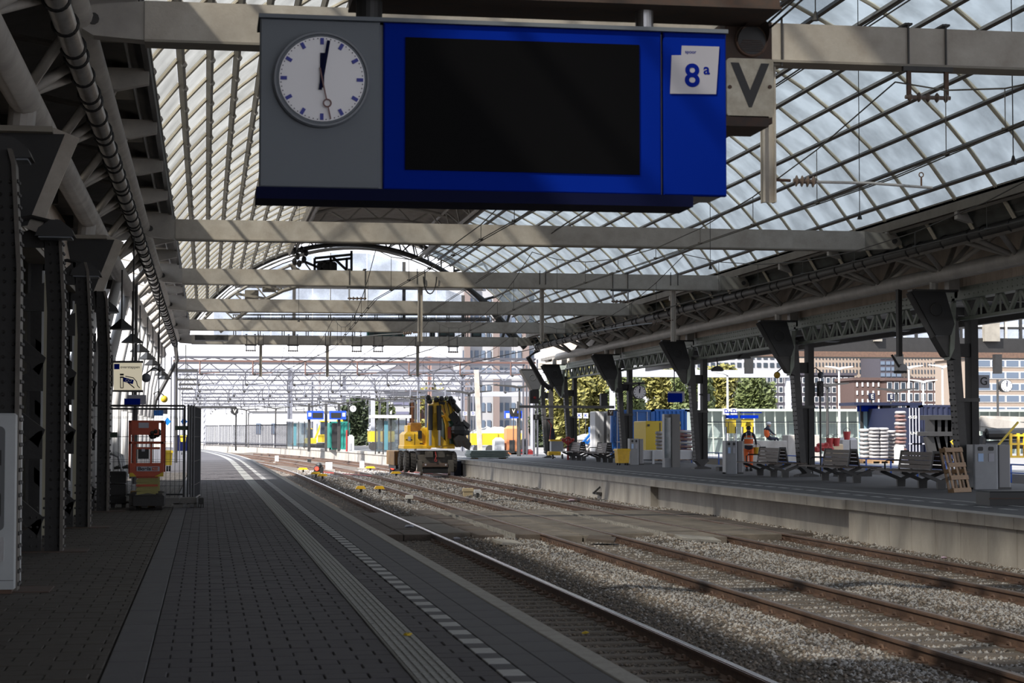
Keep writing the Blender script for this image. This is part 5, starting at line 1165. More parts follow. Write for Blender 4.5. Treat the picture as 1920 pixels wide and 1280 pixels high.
# stack of steel plates
p = gnd(920, 852); t = thing('plate_stack', 'stack of grey-green boards lying on the platform right of the excavator', 'stack', (17.5, 106, 0))
for k_, (x0, x1, yy) in enumerate(((884, 953, 851), (882, 956, 848.3), (881, 955, 845.5), (883, 953, 842.6), (884, 957, 839.8))):
    a, b = aty(x0, 853, 106), aty(x1, 853, 106); z = .06+.0*k_+k_*.085; MB().bev(a.x, 106, z, b.x, 108.2, z+.07, .01).build('board', mat('board_green', (.17, .21, .19), .6, noise=.2), t)
for x in (892, 945): a = aty(x, 853, 106); MB().box(a.x, 106.1, 0, a.x+.15, 108, .06).build('bearer', wood, t)
# pallet leaning on the bin
p = gnd(1803, 923); t = thing('wooden_pallet', 'raw wooden pallet standing upright against the twin litter bin', 'pallet', tuple(p), world=False); t.rotation_euler = (math.radians(-13), 0, math.radians(38))
for x in (-.38, 0, .38): 
    MB().box(x-.05, -.02, 0, x+.05, 0, 1.15).build('front_board', wood, t); MB().box(x-.05, .1, 0, x+.05, .12, 1.15).build('rear_board', wood, t)
    for z in (0, .5, 1.03): MB().box(x-.05, 0, z, x+.05, .1, z+.1).build('block', wood, t)
for z in (.0, .32, .64, 1.02): MB().box(-.43, -.045, z, .43, -.02, z+.11).build('cross_board', wood, t)
# dark trough by the right frame edge
p0, p1 = gnd(1856, 948), gnd(1960, 948); t = thing('dark_trough', 'low black planter box on the platform at the right edge of the photo', 'planter', tuple(p0)); zt = aty(1860, 921, p0.y).z
MB().bev(p0.x, p0.y, 0, p0.x+2.4, p0.y+.7, zt, .02).build('box', black, t); MB().box(p0.x-.02, p0.y-.02, zt*.45, p0.x+2.4, p0.y, zt*.55).build('band', rustd, t)
for k_, (px, py) in enumerate(((1640, 897), (1345, 886))):
    p = gnd(px, py); o = MB().bev(p.x+(.9 if k_ else -.2), p.y+3, 0, p.x+(1.7 if k_ else 1), p.y+3.5, .16, .03).build('dark_block', iron); tag(o, ['dark low block behind the second bench legs', 'dark low block behind the litter bin near the worker'][k_], 'block')
# signs & clocks on the right
def clock(px, py, rp, Y, lab, hang=None):
    p = aty(px, py, Y); r = rp*(Y*.987+p.x*.16)/F; t = thing('platform_clock', lab, 'clock', tuple(p))
    MB().cyl((p.x, Y-.02, p.z), r, .3, 28, 'y').build('case', irong, t); MB().cyl((p.x, Y-.03, p.z), r*.9, .03, 28, 'y').build('face', clockf, t)
    mb = MB()
    for i in range(12): an = PI*i/6; mb.beam((p.x+math.sin(an)*r*.68, Y-.035, p.z+math.cos(an)*r*.68), (p.x+math.sin(an)*r*.82, Y-.035, p.z+math.cos(an)*r*.82), .01, r*.1, up=(math.cos(an), 0, -math.sin(an)))
    mb.build('marks', blued, t)
    MB().beam((p.x, Y-.04, p.z-r*.15), (p.x+r*.12, Y-.04, p.z+r*.75), .01, r*.09, up=(1,0,0)).build('minute_hand', blued, t); MB().beam((p.x, Y-.045, p.z-r*.1), (p.x, Y-.045, p.z+r*.5), .01, r*.12, up=(1,0,0)).build('hour_hand', blued, t)
    if not hang: MB().tube([(p.x-r*1.3, Y+.1, 0), (p.x-r*1.3, Y+.1, p.z+r)], .05, 8).beam((p.x-r*1.3, Y+.1, p.z), (p.x, Y+.1, p.z), .05).build('pole', irong, t)
    if hang: q = aty(*hang, Y); MB().beam((p.x, Y+.1, p.z+r), (p.x, Y+.1, q.z), .1).beam((q.x, Y+.1, q.z), (p.x+.3, Y+.1, q.z), .1).build('arm', irong, t)
clock(1199, 735, 13, 88, 'round platform clock hanging from the fourth canopy column', (1170, 718))
clock(1887, 723, 12, 75, 'round clock on a dark pole near the right edge'); clock(662, 766, 6.5, 150, 'white round clock on a pole left of the trees'); clock(471, 778, 4, 190, 'small pale round clock far away left of the white tent')
def letter(ch, x0, y0, x1, y1, Y, m_, tm, lab, sz, post=None, bar=None):
    a, b = aty(x0, y1, Y), aty(x1, y0, Y); t = thing('letter_sign', lab, 'sign', tuple(a)); MB().box(a.x, Y, a.z, b.x, Y+.12, b.z).build('plate', m_, t)
    text(ch, ((a.x+b.x)/2+.0, Y-.005, (a.z+b.z)/2), sz*(b.z-a.z), tm, t, 'letter')
    if post is not None: q = aty((x0+x1)/2, post, Y); MB().tube([(q.x, Y+.06, b.z), (q.x, Y+.06, q.z)], .03, 6).build('post', irong, t)
    if bar: q = aty(bar, (y0+y1)/2, Y); MB().beam(((a.x+b.x)/2, Y+.08, b.z-.03), (q.x, Y+.08, b.z-.03), .05).build('bracket_bar', irong, t)
    return t
letter('F', 1317, 738, 1331, 752, 75.5, lightw, iron, 'pale hanging plate with the letter F beside the hinge footed column', .6, None, 1312)
letter('G', 1834, 703, 1855, 727, 50, lightw, iron, 'pale hanging plate with the letter G at the nearest column', .6, None, 1828)
letter('E', 1000, 777, 1011, 787, 106, irong, signw, 'small grey plate with the letter E by the farthest column', .6, None, 1020)
letter('E', 1630, 737, 1641, 750, 80, navyc, signw, 'dark blue plate with the letter E, left one above the shelter', .6, 757); letter('E', 1666, 738, 1677, 750, 80, navyc, signw, 'dark blue plate with the letter E, right one above the shelter', .6, 757)
for k_, (x, y) in enumerate(((1086, 779), (1098, 779))): letter('K', x-4, y-5, x+5, y+5, 130, white, blue, 'small white plate with the letter K, %s one below the trees' % ['left', 'right'][k_], .6, 838)
for k_, (x, y) in enumerate(((1361, 771), (1376, 771))): letter('D', x-5, y-6, x+6, y+6, 110, white, blue, 'white plate with the letter D, %s one left of the worker' % ['left', 'right'][k_], .6, 838)
for k_, (x, y) in enumerate(((872, 775), (887, 775))): letter('D', x-4, y-4, x+4, y+4, 145, white, blue, 'tiny white plate with the letter D, %s one right of the excavator' % ['left', 'right'][k_], .6, 815)
letter('V', 1006-50, 765, 1012-42, 777, 112, iron, signw, 'small dark plate with a white V on the lamp post right of the leaning mast', .6, 845)
letter('V', 1140, 768, 1150, 779, 92, rustd, signw, 'small rusty plate with a white V at the fourth canopy column', .6, None, 1160)
# dark horizontal arm between the far columns
t = thing('signal_crossbar', 'dark horizontal bar with a signal between the far canopy columns', 'signal', tuple(aty(975, 762, 100))); a, b = aty(975, 762, 100), aty(1150, 763, 92)
MB().beam(a, b, .14).build('bar', iron, t); p = aty(1133, 750, 93); MB().bev(p.x-.2, 92.8, p.z-.3, p.x+.12, 93.2, p.z+.35, .04).build('signal_head', black, t); p = aty(1001, 742, 99); MB().bev(p.x-.25, 98.8, p.z-.4, p.x+.25, 99.2, p.z+.3, .04).build('signal_head', irong, t); MB().ball(p+Vector((0, -.3, -.1)), .08, 8, 6).build('red_lamp', red, t)
for (x0, x1, y0, y1, Y, lab) in ((1521, 1528, 718, 743, 62, 'left of a pair'), (1536, 1544, 714, 743, 61.5, 'right of a pair')):
    a, b = aty(x0, y1, Y), aty(x1, y0, Y); t = thing('track_signal', 'dark upright signal head beside the second canopy column, ' + lab, 'signal', tuple(a)); MB().bev(a.x, Y, a.z, b.x, Y+.25, b.z, .03).build('housing', black, t); MB().cyl(((a.x+b.x)/2, Y-.03, b.z-.12), .045, .03, 10, 'y').cyl(((a.x+b.x)/2, Y-.03, a.z+.12), .045, .03, 10, 'y').build('lens', irong, t); MB().tube([((a.x+b.x)/2, Y+.12, a.z), ((a.x+b.x)/2, Y+.12, 0)], .03, 6).build('pole', irong, t)

# ============================================================ PEOPLE
def skin(name, joints, edges, m_, parent, sub=2):
    me = bpy.data.meshes.new(name); me.from_pydata([j[:3] for j in joints], edges, []); me.materials.append(m_)
    o = put(name, me, parent); md = o.modifiers.new('s', 'SKIN'); sv = me.skin_vertices
    if not sv: return o
    for i, j in enumerate(joints):
        r = j[3]; r2 = j[4] if len(j) > 4 else r; sv[0].data[i].radius = (r, r2)
    sv[0].data[0].use_root = True
    md.use_smooth_shade = True
    s2 = o.modifiers.new('u', 'SUBSURF'); s2.levels = sub; s2.render_levels = sub
    return o
def fingers(mb, h, d, side):   # five short bent chains from the palm
    h = Vector(h); d = Vector(d).normalized(); s_ = d.cross(Vector((0, 1, 0))).normalized()
    for k_, l in enumerate((.07, .08, .075, .06)):
        b = h+Vector((0, (k_-1.5)*.02, 0)); mb.tube([b, b+d*l*.55, b+d*l*.8+s_*side*.02], [.009, .0085, .007], 6)
    b = h+Vector((0, -.035, .03)); mb.tube([b, b+d*.035+Vector((0, -.02, 0)), b+d*.06+Vector((0, -.02, 0))], [.01, .009, .008], 6)
pp = gnd(1404, 883)
t = thing('person', 'worker seen from behind walking in orange high visibility vest, orange trousers and yellow helmet', 'person', tuple(pp), world=False); t.rotation_euler = (0, 0, math.radians(-12))
J = [(0,0,.95,.14,.10),(0,0,1.1,.15,.1),(0,.0,1.32,.18,.11),(0,.0,1.46,.12,.08),(0,.01,1.53,.055),(0,.02,1.6,.075),(0,.02,1.68,.085,.095),(0,.02,1.75,.06),
     (-.19,0,1.42,.06),(-.26,-.03,1.16,.045),(-.24,.08,.95,.035),(.19,0,1.42,.06),(.27,.0,1.17,.045),(.30,.16,1.02,.035),
     (-.09,0,.9,.09),(-.09,.03,.5,.06),(-.08,-.14,.1,.04),(.09,0,.9,.09),(.1,.08,.5,.06),(.09,.14,.09,.04)]
Ed = [(0,1),(1,2),(2,3),(3,4),(4,5),(5,6),(6,7),(3,8),(8,9),(9,10),(3,11),(11,12),(12,13),(0,14),(14,15),(15,16),(0,17),(17,18),(18,19)]
skin('body', J, Ed, clothd, t)
skin('head', [(0,.02,1.6,.07,.075),(0,.03,1.68,.08,.095),(0,.03,1.75,.06,.07),(0,.0,1.54,.055)], [(0,1),(1,2),(0,3)], skinm, t)
mb = MB().ball((0, .135, 1.665), .018, 6, 4, (1, 1.2, 1.4)).ball((-.085, .03, 1.67), .022, 6, 5, (.5, 1, 1.5)).ball((.085, .03, 1.67), .022, 6, 5, (.5, 1, 1.5)); mb.build('nose_and_ears', skinm, t)
MB().ball((-.03, .118, 1.695), .012, 6, 4).ball((.03, .118, 1.695), .012, 6, 4).box(-.025, .11, 1.615, .025, .125, 1.622).build('eyes_and_mouth', black, t)
MB().ball((0, -.0, 1.66), .098, 14, 8, (1, 1, .95)).build('hair', black, t, smooth=True)
hm = MB(); n = 20
prof = [(.165, 1.735), (.16, 1.745), (.125, 1.75), (.122, 1.80), (.10, 1.86), (.05, 1.895), (.001, 1.9)]
for r, z in prof:
    for k_ in range(n): an = 2*PI*k_/n; hm.v.append((r*math.cos(an)*.92, .02+r*math.sin(an), z))
for i in range(len(prof)-1):
    for k_ in range(n): k2 = (k_+1) % n; hm.f.append((i*n+k_, i*n+k2, (i+1)*n+k2, (i+1)*n+k_))
hm.build('helmet', yelb, t, smooth=True)
vj = [(0,0,.93,.185,.135),(0,0,1.1,.185,.13),(0,0,1.3,.21,.14),(0,0,1.44,.15,.10)]
skin('safety_vest', vj, [(0,1),(1,2),(2,3)], hivis, t)
skin('trousers', [(0,0,.92,.16,.12),(-.1,0,.82,.11),(-.09,.03,.5,.085),(-.08,-.12,.13,.07),(.1,0,.82,.11),(.1,.08,.5,.085),(.09,.12,.12,.07)], [(0,1),(1,2),(2,3),(0,4),(4,5),(5,6)], hivis, t)
for z in (1.0, 1.24):
    mb = MB(); n = 20
    for zz in (z, z+.055):
        for k_ in range(n): an = 2*PI*k_/n; mb.v.append((.197*math.cos(an), .147*math.sin(an), zz))
    for k_ in range(n): k2 = (k_+1) % n; mb.f.append((k_, k2, n+k2, n+k_))
    mb.build('reflective_band', refl, t)
for X in (-.09, .09): MB().box(X-.02, -.155, 1.28, X+.02, -.125, 1.47).build('reflective_brace', refl, t)
for (x, y) in ((-.08, -.14), (.09, .14)): MB().bev(x-.05, y-.1, 0, x+.05, y+.18, .11, .03).build('boot', iron, t)
mb = MB().ball((-.24, .1, .9), .04, 8, 5, (.6, 1, 1.2)).ball((.31, .2, 1.0), .04, 8, 5, (.6, 1, 1.2)); fingers(mb, (-.24, .1, .87), (0, .1, -1), 1); fingers(mb, (.31, .2, .97), (0, .3, -1), -1); mb.build('hands', skinm, t)
tk = thing('yellow_bag', 'yellow bucket carried at the right hand of the walking worker', 'bucket', (pp.x+.33, pp.y+.15, .62)); MB().cyl((pp.x+.36, pp.y+.15, .62), .13, .3, 16, 'z', .16).build('pail', yelb, tk); MB().ring((pp.x+.36, pp.y+.15, .92), .15, .008, 16, 5, 'y').build('bail', irong, tk)
# seated worker on a concrete block, far right behind
ps = aty(1447, 858, 92); zb = aty(1450, 826, 92).z
o = MB().bev(ps.x-1.3, 92.3, 0, ps.x+.9, 93.4, zb, .02).build('concrete_block', conc); tag(o, 'long pale concrete block with a worker sitting on it', 'block')
t = thing('person', 'seated worker in white helmet, orange vest and dark trousers resting on a concrete block', 'person', (ps.x, 92.6, zb), world=False); t.rotation_euler = (0, 0, math.radians(-70))
skin('body', [(0,0,.12,.15,.12),(0,-.08,.3,.15,.11),(0,-.1,.5,.17,.1),(0,-.06,.62,.1,.08),(0,0,.7,.055),(0,.03,.78,.085,.095),(-.19,-.08,.58,.055),(-.24,.1,.38,.045),(-.15,.3,.32,.035),(.19,-.08,.58,.055),(.24,.1,.38,.045),(.15,.3,.32,.035),(-.1,.1,.1,.09),(-.12,.5,.12,.07),(-.12,.6,-.35,.045),(.1,.1,.1,.09),(.12,.5,.12,.07),(.12,.62,-.33,.045)], [(0,1),(1,2),(2,3),(3,4),(4,5),(3,6),(6,7),(7,8),(3,9),(9,10),(10,11),(0,12),(12,13),(13,14),(0,15),(15,16),(16,17)], clothd, t)
skin('safety_vest', [(0,0,.16,.17,.14),(0,-.08,.32,.17,.13),(0,-.1,.5,.2,.12),(0,-.07,.6,.12,.09)], [(0,1),(1,2),(2,3)], hivis, t)
MB().ball((0, .05, .79), .1, 12, 8, (.9, 1, 1.15)).ball((0, .16, .78), .018, 6, 4).build('head', skinm, t, smooth=True); MB().ball((0, .04, .86), .13, 14, 8, (.95, 1.15, .7)).build('helmet', white, t, smooth=True)
mb = MB().ball((-.14, .33, .31), .04, 6, 4).ball((.14, .33, .31), .04, 6, 4); fingers(mb, (-.14, .35, .31), (0, .6, -.6), 1); fingers(mb, (.14, .35, .31), (0, .6, -.6), -1); mb.build('hands', skinm, t)
for s_ in (-1, 1): MB().bev(s_*.12-.05, .52, -.46, s_*.12+.05, .8, -.34, .03).build('boot', iron, t)

# ============================================================ BACKGROUND, RIGHT
yd = structure('far_platform', 'pale concrete platform and yard beyond the right platform')
light_c = mat('pale_concrete', (.26, .25, .245), .9, noise=.25, scale=.6)
MB().box(28.6, 40, -1.2, 60, 320, 0).build('platform_body', light_c, yd); MB().box(23.5, 40, -1.1, 28.6, 320, -.95).build('track_bed', light_c, yd)
MB().box(16, 118, -1.2, 28.6, 330, -.02).build('yard_slab', light_c, yd)
for X in (25.0, 26.5): MB().box(X, 40, -.95, X+.07, 118, -.8).build('rail', rustm, yd)
t = thing('blue_handrail', 'low blue handrail along the track behind the benches', 'handrail', (28.4, 60, 0)); bh = mat('handrail_blue', (.03, .09, .35), .5)
MB().tube([(28.4, 45, .35), (28.4, 115, .35)], .03, 6).tube([(28.4, 45, .05), (28.4, 115, .05)], .025, 6).build('rail', bh, t)
for k_ in range(24): MB().box(28.37, 46+k_*3, -.3, 28.43, 46.06+k_*3, .35).build('post', bh, t)
def container(x0, x1, y0, Y, dep, m_, lab, doors=False, z0=0, corrx=True):
    a, b = aty(x0, 800, Y), aty(x1, y0, Y); t = thing('shipping_container', lab, 'container', (a.x, Y, z0)); zt = b.z
    MB().box(a.x+.05, Y+.06, z0+.12, b.x-.05, Y+dep-.05, zt-.1).build('body', m_, t)
    MB().box(a.x, Y, zt-.12, b.x, Y+.1, zt).box(a.x, Y, z0, b.x, Y+.1, z0+.15).box(a.x, Y, z0, a.x+.12, Y+.1, zt).box(b.x-.12, Y, z0, b.x, Y+.1, zt).build('frame', m_, t)
    if doors:
        mid = (a.x+b.x)/2
        for k_ in range(4):
            x = a.x+(b.x-a.x)*(.14+.24*k_); MB().tube([(x, Y-.03, z0+.15), (x, Y-.03, zt-.12)], .03, 6).build('lock_rod', lightw, t); MB().box(x-.06, Y-.06, z0+.9, x+.3, Y-.02, z0+.96).build('door_handle', lightw, t)
        for k_ in range(4): MB().bev(a.x+.2, Y+.02, z0+.3+k_*(zt-z0-.5)/4, mid-.05, Y+.06, z0+.2+(k_+.85)*(zt-z0-.5)/4, .02).bev(mid+.05, Y+.02, z0+.3+k_*(zt-z0-.5)/4, b.x-.2, Y+.06, z0+.2+(k_+.85)*(zt-z0-.5)/4, .02).build('door_panel', m_, t)
    else:
        n = max(3, int((b.x-a.x)/.3)); st = (b.x-a.x-.3)/n
        for k_ in range(n): MB().prism([(a.x+.15+k_*st, Y+.06), (a.x+.15+(k_+.25)*st, Y), (a.x+.15+(k_+.6)*st, Y), (a.x+.15+(k_+.85)*st, Y+.06)], 'xy', z0+.15, zt-.12).build('corrugation', m_, t)
    return t
container(1146, 1224, 768, 112, 5, bluec, 'bright blue shipping container with white door rods behind the canopy columns', True)
container(1224, 1288, 767, 113, 5, bluec, 'bright blue shipping container side, right part behind the glass cabinet')
tt_ = container(1702, 1726, 760, 90, 6, navyc, 'dark navy shipping container end with white markings, right of the sacks', True)
container(1727, 1786, 759, 92, 6, navyc, 'dark navy ribbed shipping container behind the steel frame stack')
for k_, (x, y) in enumerate(((1712, 782), (1716, 812))): q = aty(x, y, 89.9); text('45 G1' if k_ == 0 else 'UNIT', (q.x, 89.93, q.z), .14, signw, tt_, 'marking')
def bxp(name, lab, cat_, x0, y0, x1, y1, Y, dep, m_, z0=None, extra=None, bev_=.04, group=None):
    a, b = aty(x0, y1, Y), aty(x1, y0, Y); zb = a.z if z0 is None else z0
    t = thing(name, lab, cat_, (a.x, Y, zb), group); MB().bev(a.x, Y, zb, b.x, Y+dep, b.z, bev_).build('body', m_, t)
    if extra: extra(t, a, b, Y, zb)
    return t
def ex_cab(t, a, b, Y, zb):
    w_ = b.x-a.x; MB().box(a.x+w_*.5, Y-.02, zb+.1, a.x+w_*.52, Y, b.z-.05).build('door_seam', galv, t); MB().box(a.x+w_*.4, Y-.05, zb+1.2, a.x+w_*.44, Y, zb+1.4).build('handle', irong, t)
bxp('white_cabinet', 'tall white cabinet standing left of the blue container', 'cabinet', 1116, 771, 1132, 850, 108, 1.5, white, 0, ex_cab); bxp('white_cabinet', 'second narrower white cabinet with a grey gap, right beside the first', 'cabinet', 1138, 771, 1144, 850, 108, 1.5, white, 0, ex_cab)
def ex_gen(t, a, b, Y, zb):
    MB().box(a.x, Y-.03, zb, b.x, Y, zb+.45).build('grey_base', bincol, t); MB().box(a.x+.8, Y-.03, b.z-1.4, a.x+.85, Y, b.z-.1).build('seam', irong, t); MB().box(a.x+1.6, Y-.04, b.z-1.0, a.x+2.2, Y-.01, b.z-.5).build('label', red, t)
    for dx in (.1, 1.0, 1.9): MB().box(a.x+dx, Y-.05, b.z-.3, a.x+dx+.12, Y, b.z-.18).build('latch', black, t)
bxp('generator', 'bright yellow generator box in front of the blue container', 'generator', 1211, 789, 1276, 842, 104, 3, yelb, 0, ex_gen)
def ex_low(t, a, b, Y, zb):
    for k_ in range(3): MB().box(a.x+.4+k_*2, Y-.1, zb-.9, a.x+.5+k_*2, Y, b.z).build('frame_post', galv, t)
bxp('white_trailer', 'long white flat trailer behind the litter bin and glass cabinet', 'trailer', 1207, 844, 1300, 861, 88, 2.2, white, None, ex_low)
# sacks: rows of stacks, each sack a thing of its own
sack = {}
def sacks(x0, x1, ytop, Y, n, m_, lab, cols, gp):
    a, b = aty(x0, 850, Y), aty(x1, ytop, Y); w_ = (b.x-a.x)/cols; zb = .22; h = (b.z-zb)/n
    pt = thing('wooden_pallet', 'wooden pallet under the ' + lab, 'pallet', (a.x, Y, 0)); 
    MB().box(a.x, Y, .1, b.x, Y+1, .2).build('deck', wood, pt)
    for f in (0, .45, .9): MB().box(a.x+(b.x-a.x)*f, Y, 0, a.x+(b.x-a.x)*(f+.1), Y+1, .1).build('block', wood, pt)
    for c in range(cols):
        for k_ in range(n):
            mb = MB(); s_ = random.uniform(-.03, .03)
            mb.tube([(a.x+c*w_+s_+.01, Y+.3, zb+(k_+.5)*h), (a.x+c*w_+w_*.12+s_, Y+.3, zb+(k_+.5)*h), (a.x+c*w_+w_*.88+s_, Y+.3, zb+(k_+.5)*h), (a.x+(c+1)*w_+s_-.01, Y+.3, zb+(k_+.5)*h)], [.1, .3, .3, .1], 10)
            mb.v = [(v[0], v[1], zb+(k_+.5)*h+(v[2]-zb-(k_+.5)*h)*h*.5/.3*.98) for v in mb.v]
            o = mb.build('sack', m_ if m_ is not bagr or k_ % 3 else bagm, smooth=True); tag(o, 'sack %s from bottom, %s%s' % ((ORD+['thirteenth'])[k_].replace('nearest', 'first'), lab, '' if cols == 1 else [', left column', ', right column'][c]), 'sack', gp)
sacks(1617, 1634, 803, 88, 7, bagm, 'leftmost white sack stack', 1, 'sacks of the leftmost stack'); sacks(1634, 1668, 801, 87.4, 9, bagm, 'wide middle stack of white sacks', 2, 'sacks of the wide stack'); sacks(1668, 1684, 806, 87.8, 8, bagm, 'white sack stack beside the tall red one', 1, 'sacks beside the tall stack')
sacks(1684, 1701, 770, 87.2, 13, bagr, 'tall red and white sack stack at the navy container', 1, 'sacks of the tall red stack'); sacks(1276, 1300, 806, 100, 7, bagr, 'red and white sack stack behind the glass cabinet column', 1, 'sacks behind the hinge footed column'); sacks(1232, 1247, 808, 99, 7, bagm, 'white sack stack left of the glass cabinet', 1, 'sacks left of the glass cabinet')
for k_, (x0, x1) in enumerate(((1580, 1593), (1595, 1608))):
    bxp('big_bucket', 'white bulk bag standing left of the white sacks, %s one' % ['left', 'right'][k_], 'bag', x0, 820, x1, 848, 86, .8, bagm, 0, None, .12)
for k_, (x, y) in enumerate(((1556, 826), (1568, 826), (1588, 814))):
    p = aty(x, y, 84); t = thing('red_crate', 'red bucket by the white bags, %s of three' % ['left', 'middle', 'top right'][k_], 'bucket', (p.x, 84, p.z-.25)); MB().cyl((p.x, 84, p.z-.25), .13, .38, 12, 'z', .18).build('pail', red, t); MB().ring((p.x, 84, p.z+.13), .17, .012, 14, 5).build('bail', irong, t)
o = MB(); 
for k_ in range(14): p = aty(1530+random.random()*26, 832+random.random()*12, 84); o.ball(p, .14, 7, 5, (1.6, 1, .7))
tag(o.build('red_hoses', red), 'heap of red netting and hoses left of the red buckets', 'heap')
bxp('wooden_crate', 'brown crate below the red buckets', 'crate', 1556, 832, 1581, 850, 85, .9, mat('cardboard2', (.5, .38, .25), .8), 0)
bxp('white_bucket', 'white bucket before the tall red sack stack', 'bucket', 1682, 836, 1695, 850, 84, .4, white, .0)
p = aty(1607, 836, 85); 
for k_, (x0, x1, m_) in enumerate(((1478, 1500, conc), (1519, 1536, conc), (1500, 1519, conc))): bxp('concrete_block', 'grey concrete block wall piece %s beside the canopy column' % ['left', 'right', 'middle'][k_], 'block', x0, 815, x1, 850, 96, 1, m_, 0)
# stack of dark steel frames
t = thing('frame_stack', 'tilted dark steel formwork frames in front of the navy container', 'frame', tuple(aty(1740, 855, 84)))
for k_, (x0, y0, x1, y1) in enumerate(((1740, 778, 1796, 787), (1735, 809, 1790, 817))): mb = MB(); a, b = aty(x0, y1, 84), aty(x1, y0, 84); mb.bev(a.x, 83.6, a.z, b.x, 85, b.z, .02).build('frame_beam', iron, t)
for x, y0, y1, dx in ((1746, 787, 809, 0), (1760, 787, 809, 0), (1772, 787, 809, 0), (1742, 817, 853, 9), (1758, 817, 853, 8), (1768, 817, 853, 6), (1784, 787, 853, 0)): MB().beam(aty(x, y0, 84), aty(x+dx, y1, 84), .3, .5).build('upright', iron, t)
MB().tube(pol([(1792, 820), (1783, 828), (1790, 836), (1785, 845), (1794, 850)], 83), .05, 6).build('yellow_hose', yelb, t)
# rubble and pipes at far right
t = thing('pipe_heap', 'heap of long grey beams and dark pipes at the right edge behind the bin', 'heap', tuple(aty(1850, 850, 70)))
for p, q, w_, m_ in (((1836, 790), (1925, 802), .35, conc), ((1836, 800), (1925, 812), .3, conc2), ((1845, 815), (1925, 822), .3, irong), ((1840, 784), (1925, 786), .2, conc)): MB().beam(aty(*p, 70), aty(*q, 70), w_).build('long_beam', m_, t)
MB().tube(pol([(1836, 838), (1840, 820), (1850, 813), (1925, 812)], 69), .22, 10).build('bent_pipe', black, t); MB().tube(pol([(1845, 835), (1925, 832)], 69), .18, 10).build('pipe', black, t)
o = MB().beam(aty(1870, 836, 60), aty(1909, 791, 60), .06).build('yellow_pole', yelb); tag(o, 'thin slanted yellow pole rising behind the twin litter bin', 'pole')
t = thing('orange_barrier', 'orange yellow tubular frame at the right edge behind the bin', 'frame', tuple(aty(1900, 858, 68)))
for x in (1895, 1909, 1921): MB().beam(aty(x, 858, 68), aty(x, 812, 68), .09).build('upright', yel, t)
for y in (816, 832, 856): MB().beam(aty(1893, y, 68), aty(1925, y, 68), .08).build('cross_bar', yel, t)
# dark gallery of the neighbouring hall
gal = structure('neighbour_hall', 'dark elevated gallery of the neighbouring hall with a row of windows')
YGa = 103
a, b = aty(1300, 662, YGa), aty(1990, 664, YGa); MB().box(a.x, YGa, b.z-.2, b.x+8, YGa+3, b.z+.9).build('lower_beam', iron, gal); MB().box(a.x, YGa-.5, b.z-.25, b.x+8, YGa, b.z+.05).build('lower_edge', rustm, gal)
for y, h in ((640, .25), (610, .12), (576, .12), (548, .35)): q = aty(1400, y, YGa); MB().box(q.x, YGa+.1, q.z-h/2, b.x+8, YGa+.3, q.z+h/2).build('glazing_rail', iron, gal)
x = 1440
while x < 1960:
    p, q = aty(x, 640, YGa), aty(x, 548, YGa); MB().box(p.x-.06, YGa+.05, p.z, p.x+.06, YGa+.3, q.z).build('mullion', iron if (x-1440) % 112 else cream, gal)
    for ya_, yb_ in ((640, 610), (610, 576), (576, 548)): u, v = aty(x, ya_, YGa), aty(x+28, yb_, YGa); MB().box(u.x+.07, YGa+.2, u.z+.07, v.x-.07, YGa+.22, v.z-.07).build('glass_pane', glassE, gal)
    x += 28
for x0, x1 in ((1480, 1500), (1637, 1650), (1843, 1870)): p, q = aty(x0, 640, YGa), aty(x1, 545, YGa); MB().box(p.x, YGa-.3, p.z, q.x, YGa+.1, q.z).build('pier', creamd, gal)
for (x, Y) in ((1406, 100), (1688, 100), (1873, 100)):
    p, q = aty(x, 700, Y), aty(x, 664, Y); MB().box(p.x-.2, Y, p.z, p.x+.2, Y+.4, q.z).build('drop_post', iron, gal)
# pale greenhouse-like platform hall with slanted fins
gh = thing('glass_pavilion', 'long low pale green glass pavilion with slanted fins behind the sacks', 'pavilion', tuple(aty(1330, 840, 128))); Y = 128; pg = mat('pale_green', (.38, .42, .37), .6)
a, b = aty(1318, 840, Y), aty(2050, 771, Y); MB().prism([(Y, 0), (Y, b.z-.8), (Y-.8, b.z), (Y+6, b.z+.2), (Y+6, 0)], 'yz', a.x, b.x).build('volume', mat('pavilion_glass', (.20, .24, .23), .4), gh)
MB().box(a.x, Y-1.2, b.z-.05, b.x, Y+6, b.z+.12).build('roof_edge', pg, gh)
k_ = 0
while a.x+k_*.75 < b.x-1 and k_ < 95: X = a.x+k_*.75; MB().beam((X, Y-.15, 0), (X-.35, Y-.95, b.z), .10, .16).build('fin', pg, gh); k_ += 1
for z in (1.1, 2.1): MB().box(a.x, Y-.1, z, b.x, Y, z+.07).build('transom', pg, gh)
for k_, (x0, x1, lab) in enumerate(((1362, 1380, 'narrow yellow and blue information panel, left'), (1392, 1413, 'wide yellow and blue information panel behind the worker'))):
    t = bxp('information_board', lab, 'panel', x0, 785, x1, 812, 105, .3, yelb, None, None, .01); q = aty(x1+(8 if k_ else 3), 774, 105); a = aty(x0-(3 if k_ else 0), 784, 105)
    MB().box(a.x, 104.9, a.z, q.x, 105.2, a.z+.18).box(a.x, 104.9, a.z+.3, q.x+.2*k_, 105.2, q.z+.05).build('blue_header', blue, t)
    for x in (x0, x1): p = aty(x, 800, 105); MB().box(p.x-.05, 105, 0, p.x+.05, 105.1, p.z).build('post', galv, t)
